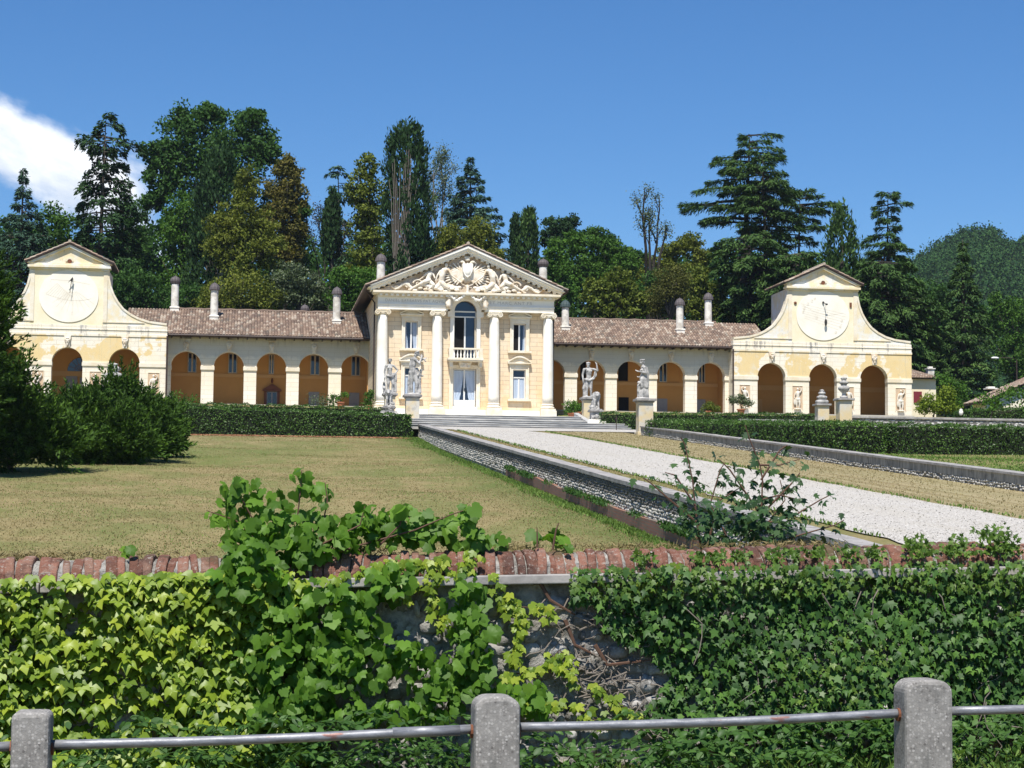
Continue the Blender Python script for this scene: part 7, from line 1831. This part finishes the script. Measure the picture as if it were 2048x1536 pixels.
b = MB(); z = -.25; row = 0
while z < 1.2:
    h = random.uniform(.07, .13); x = X0 + random.uniform(0, .2)
    while x < X1:
        w_ = random.uniform(.07, .21) if random.random() < .8 else random.uniform(.05, .09)
        zz = z + h + random.uniform(-.02, .02) + SL * (x - 1.8)
        if zz + h * .6 < cz(x) - .06 and (.6 < x < 4.6 or random.random() < .5):
            lump(b, (x + w_ / 2, 12.362 + random.uniform(-.02, .03), zz), (w_ * random.uniform(.4, .56), .05, h * random.uniform(.4, .58)), Matrix.Rotation(random.uniform(-.25, .25), 3, 'Y'), row * 1000 + int(x * 97) % 997)
        x += w_ * 1.06
    z += h * 1.05; row += 1
b.build('rubble_stones', M['rubble'], bwall, smooth=True)
b = MB(); x = X0
while x < X1:
    L = random.uniform(.7, 1.5); x2 = min(x + L, X1); d1 = random.uniform(-.012, .012)
    b.add([(x, 12.22 + d1, cz(x) - .062), (x2 - .008, 12.22 + d1, cz(x2) - .062), (x2 - .008, 12.8, cz(x2) - .062), (x, 12.8, cz(x) - .062), (x, 12.22 + d1, cz(x)), (x2 - .008, 12.22 + d1, cz(x2)), (x2 - .008, 12.8, cz(x2)), (x, 12.8, cz(x))],
          [(0, 3, 2, 1), (4, 5, 6, 7), (0, 1, 5, 4), (1, 2, 6, 5), (2, 3, 7, 6), (3, 0, 4, 7)]); x = x2
b.build('stone_ledge', M['grey_stone'], bwall, bevel=.008)
b = MB(); x = X0
while x < X1:                                   # bricks on edge forming the half-round coping
    wd = random.uniform(.05, .085); rr = .2 + random.uniform(-.022, .016); hh = .16 + random.uniform(-.02, .014); tw = random.uniform(-.1, .1) * .16; ln_ = random.uniform(-.025, .02)
    vs = []; n = 9
    for e, xx in enumerate((x + .001, x + wd - .003)):
        for q in range(n):
            a = math.pi * q / (n - 1); kx = xx + tw * math.sin(a) + ln_ * math.cos(a); k2 = 1 - .07 * random.random() * random.random()
            ins = .94 if False else 1
            vs.append((kx, 12.5 - rr * math.cos(a) * k2, cz(xx) + .002 + hh * math.sin(a) * k2))
    fs = [(q, q + 1, n + q + 1, n + q) for q in range(n - 1)][::1]; fs = [f[::-1] for f in fs] + [tuple(range(n)), tuple(range(2 * n - 1, n - 1, -1))]
    b.add(vs, fs); x += wd
b.build('brick_coping', M['coping'], bwall, bevel=.012)
b = MB()
for i, x in enumerate(np.arange(X0, X1, .25)):
    vs = []
    for xx in (x, x + .25):
        for q in range(7): a = math.pi * q / 6; vs.append((xx, 12.5 - .175 * math.cos(a), cz(xx) + .138 * math.sin(a)))
    b.add(vs, [(7 + q, 7 + q + 1, q + 1, q) for q in range(6)])
b.build('coping_mortar', M['mortar'], bwall)

# ------------------------------------------------------------------ leaf shapes
T_IVYB = fan([(0, .05, 0), (.18, -.08, .03), (.42, .02, -.04), (.5, .2, -.03), (.66, .6, -.13), (.34, .5, .01), (.24, .66, .0), (0, 1.0, -.16), (-.24, .66, .0), (-.34, .5, .01), (-.66, .6, -.13), (-.5, .2, -.03), (-.42, .02, -.04), (-.18, -.08, .03)])
T_GRAPE = fan([(0, .08, 0), (.12, -.08, .02), (.36, -.02, -.03), (.5, .2, -.06), (.44, .36, .0), (.5, .58, -.07), (.28, .68, .0), (.18, .84, -.03), (0, 1.0, -.1), (-.18, .84, -.03), (-.28, .68, .0), (-.5, .58, -.07), (-.44, .36, .0), (-.5, .2, -.06), (-.36, -.02, -.03), (-.12, -.08, .02)])
T_IVY = fan([(0, 0, 0), (.3, -.08, -.03), (.28, .2, .02), (.55, .42, -.06), (.22, .5, .02), (0, 1.0, -.08), (-.22, .5, .02), (-.55, .42, -.06), (-.28, .2, .02), (-.3, -.08, -.03)])
T_OVAL = fan([(0, 0, 0), (.2, .12, -.02), (.3, .38, -.04), (.25, .66, -.04), (0, 1.0, -.1), (-.25, .66, -.04), (-.3, .38, -.04), (-.2, .12, -.02)])
T_MAPLE = fan([(0, 0, 0), (.22, .02, 0), (.46, .22, -.05), (.26, .34, .01), (.52, .62, -.08), (.2, .58, .01), (0, 1.0, -.1), (-.2, .58, .01), (-.52, .62, -.08), (-.26, .34, .01), (-.46, .22, -.05), (-.22, .02, 0)])


def plant_leaves(name, C, U, N, size, tm, mat, parent):
    V, F = leafset(np.array(C), np.array(U), np.array(N), size, *tm); return link(name, raw_mesh(name, V, F), M[mat], parent)


def stems(name, paths, r, mat, parent):
    b = MB()
    for p in paths: b.tube(p, [r * (1 - .6 * i / max(1, len(p) - 1)) for i in range(len(p))], 5)
    return b.build(name, M[mat], parent)


def wav(x, z, k=1.0): return math.sin(x * 4.1 * k + z * 2.3) * .5 + math.sin(z * 6.2 * k - x * 2.7) * .35 + math.sin(x * 9.7 + z * 8.1) * .15


def wpt(px, py, Y): x, z = at(px, py, Y); return (x, Y, z)


# Virginia creeper on the left
root = thing('wall_creeper', (-.6, 12.3, 0), 'bright yellow green creeper with three pointed leaves sheeting the left of the wall', 'climbing plant')
C = []; U = []; N = []; Sz = []
while len(C) < 6400:
    x = random.uniform(-3.2, .6); top = cz(x) + .06; z = random.uniform(-.3, top)
    edge = .3 - .12 * max(0, (.9 - z)) + .12 * math.sin(z * 7)
    if x > edge and random.random() < .8: continue
    hole = wav(x, z, .9) + .4 * math.sin(x * 13 + z * 5) * math.sin(z * 15 - x * 4)
    under = len(C) < 2300
    if hole < -.35 and not under and random.random() < .85: continue
    d = (.01 + .03 * random.random()) if under else .05 + .13 * random.random() ** .7 + .06 * max(0, hole)
    if top - z < .17: d = .13 + .08 * random.random()
    C.append((x, 12.34 - d, z)); U.append((random.gauss(0, .3), -.75 + random.gauss(0, .2), -.8)); N.append((random.gauss(0, .3), -.6 + random.gauss(0, .2), .85 + random.gauss(0, .2)))
    Sz.append(random.choice((.045, .06, .075, .085, .095)) * random.uniform(.8, 1.15))
plant_leaves('leaves', C, U, N, np.array(Sz), T_IVYB, 'creeper', root)
stems('vine_stems', [[(x + .1 * math.sin(z * 5 + x * 9), 12.33, float(z)) for z in np.arange(-.2, cz(x), .15)] for x in np.arange(-3, .3, .16)], .006, 'twig', root)
# trailing strands of the same creeper over the bare stone
root = thing('wall_creeper', (1.9, 12.3, .8), 'small yellowish creeper strands trailing over the bare stones in the middle of the wall', 'climbing plant')
paths = [[(900, 1120), (840, 1130), (780, 1125), (700, 1150), (660, 1180)], [(930, 1105), (960, 1120), (900, 1150), (830, 1160), (800, 1200)], [(985, 1150), (1010, 1190), (1040, 1240), (1035, 1290), (1020, 1340), (1000, 1370)], [(1000, 1210), (1060, 1215), (1110, 1218)],
         [(1010, 1350), (1050, 1345), (1090, 1330), (1130, 1325)], [(1100, 1320), (1120, 1300), (1140, 1330), (1148, 1365)], [(870, 1120), (860, 1170), (870, 1230), (880, 1260)], [(1350, 1130), (1250, 1180)], [(1000, 1400), (1080, 1420), (1130, 1400)], [(1150, 1420), (1190, 1440), (1230, 1430)], [(1180, 1370), (1290, 1440)]]
C = []; U = []; N = []; Sz = []; sp = []
for p in paths:
    pt = [wpt(a, c, 12.27) for a, c in p]; sp.append(pt)
    for q, r_ in zip(pt[:-1], pt[1:]):
        q, r_ = Vector(q), Vector(r_); k = int((r_ - q).length * 90)
        for _ in range(k):
            o = q.lerp(r_, random.random()) + Vector((random.gauss(0, .025), -random.random() * .06, random.gauss(0, .025))); C.append(tuple(o)); U.append((random.gauss(0, .5), -.3, -1 + random.gauss(0, .3))); N.append((random.gauss(0, .4), -.8, .6 + random.gauss(0, .3))); Sz.append(random.uniform(.03, .075))
plant_leaves('leaves', C, U, N, np.array(Sz), T_IVYB, 'creeper', root); stems('vine_stems', sp, .005, 'twig', root)

# grape vine sprawling over the middle
root = thing('grape_vine', (.9, 12.3, .9), 'large leaved wild grape vine sprawling over the coping and hanging down the wall', 'climbing plant')
C = []; U = []; N = []; Sz = []
reg = [(530, 1040, 85, 46, 12.45, 105), (475, 985, 34, 30, 12.5, 24), (520, 975, 40, 22, 12.5, 12), (600, 968, 26, 26, 12.5, 18), (640, 1000, 26, 40, 12.5, 24), (540, 1090, 90, 50, 12.3, 130), (500, 1140, 60, 60, 12.15, 80), (700, 1060, 70, 36, 12.5, 80), (770, 1055, 60, 34, 12.55, 64), (850, 1055, 50, 34, 12.55, 60), (920, 1060, 44, 40, 12.55, 60), (975, 1080, 40, 20, 12.5, 26), (640, 1080, 70, 30, 12.35, 70),
       (1110, 1075, 18, 26, 12.6, 9), (1075, 1070, 8, 26, 12.6, 5), (1125, 1085, 14, 10, 12.5, 5), (430, 1025, 22, 10, 12.5, 6), (938, 1022, 14, 12, 12.4, 9), (730, 1018, 12, 14, 12.4, 9), (812, 1016, 12, 16, 12.4, 9), (604, 945, 8, 10, 12.4, 5), (468, 965, 10, 12, 12.4, 6), (460, 1150, 40, 30, 12.2, 30), (260, 1100, 20, 8, 12.5, 6),
       (560, 1240, 60, 90, 12.2, 110), (640, 1250, 80, 90, 12.12, 140), (720, 1230, 40, 60, 12.15, 50), (600, 1340, 90, 60, 12.1, 100), (780, 1160, 50, 40, 12.15, 34), (800, 1300, 50, 40, 12.12, 26), (850, 1340, 50, 40, 12.1, 26), (720, 1330, 60, 60, 12.1, 60),
       (930, 1190, 40, 50, 12.15, 44), (950, 1270, 44, 60, 12.12, 64), (930, 1340, 60, 50, 12.1, 60), (880, 1390, 60, 40, 12.05, 44), (1000, 1390, 50, 30, 12.05, 30), (660, 1400, 80, 50, 12.05, 60), (800, 1430, 90, 30, 12.0, 50), (560, 1430, 60, 40, 12.05, 40), (1070, 1400, 40, 36, 12.0, 30), (510, 1330, 40, 60, 12.2, 40)]
for (px, py, rx, ry, Y, k) in reg:
    for _ in range(int(k * (.85 if py < 1110 else 1.25))):
        a = random.uniform(0, 6.28); f = math.sqrt(random.random()); p = wpt(px + rx * f * math.cos(a), py + ry * f * math.sin(a), Y + random.uniform(-.12, .1))
        C.append(p); over = py < 1110; U.append((random.gauss(0, .6), -.3 + random.gauss(0, .3), -.75 + random.gauss(0, .45))); N.append((random.gauss(0, .6), -.6 + random.gauss(0, .45), .6 + random.gauss(0, .5))); Sz.append(random.choice((.045, .07, .085, .1, .115)) * random.uniform(.85, 1.05))
plant_leaves('leaves', C, U, N, np.array(Sz), T_GRAPE, 'grape', root)
cn = [[(560, 1180), (540, 1100), (490, 1010), (468, 965)], [(570, 1170), (590, 1080), (600, 990), (604, 940)], [(580, 1150), (640, 1080), (655, 1000), (650, 965)], [(600, 1130), (720, 1090), (830, 1060), (900, 1030), (945, 1015)], [(560, 1180), (600, 1260), (640, 1330), (660, 1420)], [(600, 1160), (700, 1200), (760, 1300), (800, 1400)], [(900, 1110), (945, 1200), (950, 1300), (900, 1400)], [(1105, 1100), (1112, 1060), (1118, 1045)], [(1075, 1095), (1074, 1055)], [(540, 1100), (470, 1040), (415, 1022)], [(760, 1090), (800, 1050), (810, 1010)], [(640, 1090), (720, 1050), (730, 1012)], [(980, 1320), (1060, 1345), (1100, 1365)]]
stems('canes', [[wpt(a, c, 12.4) for a, c in p] for p in cn], .008, 'twig', root)

# dark ivy on the right
root = thing('ivy_blanket', (4, 12.3, .7), 'thick dark ivy blanketing the right half of the wall with fresh tips on the coping', 'climbing plant')
C = []; U = []; N = []; Sz = []; C2 = []; U2 = []; N2 = []; S2 = []
tries = 0
while len(C) < 9500 and tries < 60000:
    tries += 1
    x = random.uniform(2.05, 7.6); z = random.uniform(.12, cz(x) + .05)
    left = 2.35 + .42 * max(0, min(1, (1.15 - z) / .5)) + .1 * math.sin(z * 11) if z < 1.15 else 2.15
    if x < left: continue
    low = .32 + .06 * math.sin(x * 3.3)
    if z < low and random.random() < .55: continue
    h = wav(x * .8, z * .9); d = .1 + .1 * (h + .5) + .1 * math.sin(min(1, (z + .1) / 1.3) * math.pi) + random.uniform(-.09, .04)
    if x < left + .25: d *= .5
    top = cz(x) - z < .16
    if top: d += .05
    c = (x, 12.34 - max(.01, d), z); u = (random.gauss(0, .5), -.35 + random.gauss(0, .25), -1 + random.gauss(0, .35)); n_ = (random.gauss(0, .5), -.7 + random.gauss(0, .3), .65 + random.gauss(0, .4)); s_ = random.uniform(.035, .075)
    if (top and random.random() < .7) or (h > .35 and random.random() < .45): C2.append(c); U2.append(u); N2.append(n_); S2.append(s_ * .8)
    else: C.append(c); U.append(u); N.append(n_); Sz.append(s_)
for px in (1290, 1400, 1440, 1480, 1550, 1640, 1750, 1830, 1850, 1905, 1925, 1980, 2000, 2020, 1700, 1590):     # tips climbing over the bricks
    hgt = {1830: 36, 1850: 40, 1925: 40, 1980: 52, 2000: 62, 2020: 44}.get(px, 22)
    for _ in range(26 + hgt):
        f = random.random(); x, z = at(px + random.gauss(0, 12), 1130 - SL * 20 - f * hgt - (px - 1300) * .028, 12.26); C2.append((x, 12.5 - .24 * math.cos(min(1.4, f * 1.2)) - random.random() * .04, z)); U2.append((random.gauss(0, .6), -.4, random.gauss(.2, .6))); N2.append((random.gauss(0, .4), -.7, .7)); S2.append(random.uniform(.025, .05))
plant_leaves('leaves', C, U, N, np.array(Sz), T_IVY, 'ivy', root); plant_leaves('young_leaves', C2, U2, N2, np.array(S2), T_IVY, 'ivy_fresh', root)
pp = []
for _ in range(70):
    x = random.uniform(1.9, 7); z = random.uniform(.3, cz(x) - .1); p = [Vector((x, 12.3 - random.uniform(.0, .22), z))]
    if x < 2.5: p[0].y = 12.29
    for k in range(4): p.append(p[-1] + Vector((random.gauss(0, .08), random.gauss(0, .015), -random.uniform(.02, .13))))
    pp.append([tuple(q) for q in p])
stems('stems', pp, .005, 'stem_grey', root)
# leafless roots on the bare patch
pp = []
for _ in range(70):
    px = random.uniform(1120, 1330); py = random.uniform(1190, 1420); p = [Vector(wpt(px, py, 12.28))]
    dx = random.choice((-1, 1))
    for k in range(5): p.append(p[-1] + Vector((dx * random.uniform(-.01, .09), random.gauss(0, .012), random.gauss(-.01, .035))))
    pp.append([tuple(q) for q in p])
root = thing('dead_ivy_stems', (2.6, 12.28, .6), 'tangle of dead grey ivy stems on the bare stone patch', 'climbing plant')
stems('stems', pp, .006, 'stem_grey', root)
stems('thick_stem', [[wpt(a, c, 12.27) for a, c in p] for p in ([(1130, 1240), (1150, 1290), (1190, 1310)], [(1190, 1290), (1215, 1330), (1260, 1325), (1300, 1320)], [(1080, 1165), (1100, 1200), (1150, 1230)])], .016, 'twig', root)

# low weeds and brambles along the foot of the wall
root = thing('bramble_thicket', (2.2, 11.9, .0), 'green brambles and weeds arching along the foot of the wall', 'weeds')
C = []; U = []; N = []; Sz = []; pp = []
for _ in range(150):
    x = random.uniform(.1, 6.2) if random.random() < .85 else random.uniform(-1.5, .3); y = random.uniform(11.5, 12.15); dx = random.choice((-1, 1)) * random.uniform(.25, .75); h = random.uniform(.12, .42); z0 = .0
    p = [Vector((x + dx * f, y - .25 * f, z0 + h * (1 - (1 - f * 1.35) ** 2) + .08)) for f in (0, .2, .4, .6, .8, 1.0)]; pp.append([tuple(q) for q in p])
    for k in range(15):
        f = (k + .5) / 15 * 5; i = int(f); o = p[i].lerp(p[i + 1], f - i); sd = 1 if k % 2 else -1; d = (p[i + 1] - p[i]).normalized()
        C.append(tuple(o)); U.append(tuple(d * .4 + Vector((0, -.5 * sd - .2, .1 * sd + random.gauss(0, .2))))); N.append((random.gauss(0, .3), -.5 + random.gauss(0, .3), .9)); Sz.append(random.uniform(.045, .085))
for _ in range(1500):
    x = random.uniform(.2, 7) if random.random() < .9 else random.uniform(-2, .2); C.append((x, random.uniform(11.7, 12.28), abs(random.gauss(0, .17)) + .02)); U.append((random.gauss(0, .7), -.5, random.gauss(-.2, .5))); N.append((random.gauss(0, .5), -.6, .8)); Sz.append(random.uniform(.03, .07))
plant_leaves('leaves', C, U, N, np.array(Sz), T_OVAL, 'weed', root); stems('stems', pp, .004, 'weed', root)

# maple sapling growing behind the coping
root = thing('maple_sapling', (at(1470, 1085, 13.6)[0], 13.6, -.1), 'spindly maple sapling with reddish stems, standing up behind the coping', 'sapling')
br = [[(1480, 1085), (1522, 1040), (1525, 960), (1520, 930), (1500, 880), (1490, 850)], [(1522, 1030), (1460, 940), (1440, 920)], [(1522, 1030), (1590, 960), (1600, 945)], [(1520, 1050), (1590, 1030), (1640, 1000), (1660, 990)], [(1520, 930), (1560, 930), (1600, 918)], [(1522, 960), (1560, 900), (1575, 890)],
      [(1400, 1085), (1390, 1010), (1385, 960), (1370, 890), (1362, 875)], [(1400, 1050), (1340, 1000), (1300, 965), (1285, 955)], [(1420, 1070), (1440, 1000), (1480, 975)], [(1460, 1085), (1420, 1010), (1440, 940), (1450, 925)], [(1520, 1000), (1560, 990), (1600, 1000)], [(1560, 1085), (1600, 1070), (1670, 1050), (1688, 1040)], [(1390, 1010), (1350, 950), (1330, 945)], [(1500, 1085), (1540, 1040), (1570, 1000), (1560, 960)]]
C = []; U = []; N = []; Sz = []
for p in br:
    yy = 13.6 + random.uniform(-.35, .35); pt = [Vector(wpt(a, c, yy)) for a, c in p]
    for q, r_ in zip(pt[:-1], pt[1:]):
        for _ in range(max(2, int((r_ - q).length * 42))):
            o = q.lerp(r_, random.random()) + Vector((random.gauss(0, .05), random.gauss(0, .08), random.gauss(0, .04))); C.append(tuple(o)); U.append((random.gauss(0, .8), random.gauss(-.2, .6), -.55 + random.gauss(0, .35))); N.append((random.gauss(0, .5), -.4 + random.gauss(0, .4), .8)); Sz.append(random.uniform(.05, .085))
for (px, py, rx, ry, k) in ((1450, 1055, 70, 36, 130), (1540, 1050, 60, 36, 130), (1400, 1030, 50, 30, 50), (1480, 1020, 60, 40, 60)):
    for _ in range(k): a = random.uniform(0, 6.28); f = math.sqrt(random.random()); C.append(wpt(px + rx * f * math.cos(a), py + ry * f * math.sin(a), 13.5 + random.uniform(-.3, .3))); U.append((random.gauss(0, .8), random.gauss(-.2, .6), -.5 + random.gauss(0, .35))); N.append((random.gauss(0, .5), -.4, .8)); Sz.append(random.uniform(.05, .08))
plant_leaves('leaves', C, U, N, np.array(Sz), T_MAPLE, 'maple', root)
stems('stem', [[wpt(1470 + (p[0][0] - 1470) * .5, 1240, 13.6)] + [wpt(a, c, 13.6) for a, c in p] if p[0][1] == 1085 else [wpt(a, c, 13.6) for a, c in p] for p in br], .009, 'twig', root)

# dry grass caught on top of the coping
pts = []
for _ in range(2600):
    px = random.choice((random.gauss(1250, 90), random.gauss(700, 60), random.gauss(60, 70), random.gauss(1000, 40), random.gauss(1560, 60), random.uniform(1100, 1700), random.uniform(-50, 420))); x = at(px, 1100, 12.6)[0]; y = random.uniform(12.5, 12.72); pts.append((x, y, cz(x) + .165 * math.sqrt(max(0, 1 - ((y - 12.5) / .21) ** 2)) * .95))
blades('coping_grass', pts, .07, .008, 'straw', 'dry grass caught along the top of the brick coping', 'grass', 1.3)
pts = []
for _ in range(9000): x = random.uniform(-4, 9); pts.append((x, random.uniform(8.6, 12.2), H(x, 10) + .0))
blades('roadside_grass', pts, .13, .014, 'grass_green', 'grass on the roadside strip below the wall', 'grass', .6)

# ------------------------------------------------------------------ roadside railing
rl = thing('road_railing', (1.2, 9, 0), 'roadside railing of rounded concrete posts joined by a single grey pipe', 'railing')
post_t = lambda px: None
for (pl, pr, pt, r_, rv) in ((15, 98, 1426, .035, .03), (945, 1041, 1394, .075, .06), (1808, 1908, 1361, .08, .065)):
    xa, xb = at(pl, 1500, 9)[0] + .012, at(pr, 1500, 9)[0]; ztop = at((pl + pr) / 2, pt, 9)[1]; w_ = xb - xa; pts = [(xa, -.3), (xb, -.3), (xb, ztop - rv)]
    for q in range(1, 7): a = math.pi / 2 * q / 6; pts.append((xb - r_ + r_ * math.cos(a), ztop - rv + rv * math.sin(a)))
    for q in range(0, 7): a = math.pi / 2 + math.pi / 2 * q / 6; pts.append((xa + r_ + r_ * math.cos(a), ztop - rv + rv * math.sin(a)))
    b = MB(); b.prism(pts, 9.0, 9.2); o = b.build('post', M['concrete'], rl, bevel=.022, loc=((xa + xb) / 2, 9.1, 0))
    k = MB(); zh = at((pl + pr) / 2, {15: 1496, 945: 1462, 1808: 1429}[pl], 9.1)[1]
    for s, xx in ((-1, xa), (1, xb)): k = MB(); k.tube([(xx - .012, 9.1, zh - .0), (xx + .012, 9.1, zh)], .034, 12); k.build('pipe_collar', M['rust_iron'], o)
rail_z = lambda x: .612 + (x + .87) * ((.757 - .612) / (3.92 + .87))
ends = [(-3.2, at(15, 1500, 9.1)[0] + .05), (at(98, 1500, 9.1)[0] - .05, at(945, 1460, 9.1)[0] + .05), (at(1041, 1460, 9.1)[0] - .05, at(1808, 1430, 9.1)[0] + .05), (at(1908, 1430, 9.1)[0] - .05, 6.5)]
for xa, xb in ends:
    b = MB(); n = 12; b.tube([(xa + (xb - xa) * q / n, 9.1, rail_z(xa + (xb - xa) * q / n) - .012 * math.sin(math.pi * q / n) + .005) for q in range(n + 1)], .0235, 14); b.build('pipe_rail', M['pipe'], rl, smooth=True, loc=((xa + xb) / 2, 9.1, rail_z((xa + xb) / 2)))
x = at(785, 1470, 9.1)[0]; b = MB(); b.tube([(x - .0, 9.1, rail_z(x)), (x + .33, 9.1, rail_z(x + .33))], .0265, 14); b.build('pipe_sleeve', M['pipe'], rl, smooth=True)

# ------------------------------------------------------------------ air between us and the far hill
b = MB(); b.box(-1520, 1820, -1520, 1520, -4, 150)
hz = b.build('haze', None); tag(hz, kind='stuff')
hm = bpy.data.materials.new('haze'); hm.use_nodes = True; t = T(hm.node_tree); t.n.remove(t.n['Principled BSDF'])
pv = t.new('ShaderNodeVolumePrincipled'); pv.inputs['Color'].default_value = (.72, .84, 1, 1); pv.inputs['Density'].default_value = .00008; pv.inputs['Anisotropy'].default_value = .1
t.l.new(pv.outputs[0], t.n['Material Output'].inputs['Volume']); hz.data.materials.append(hm)
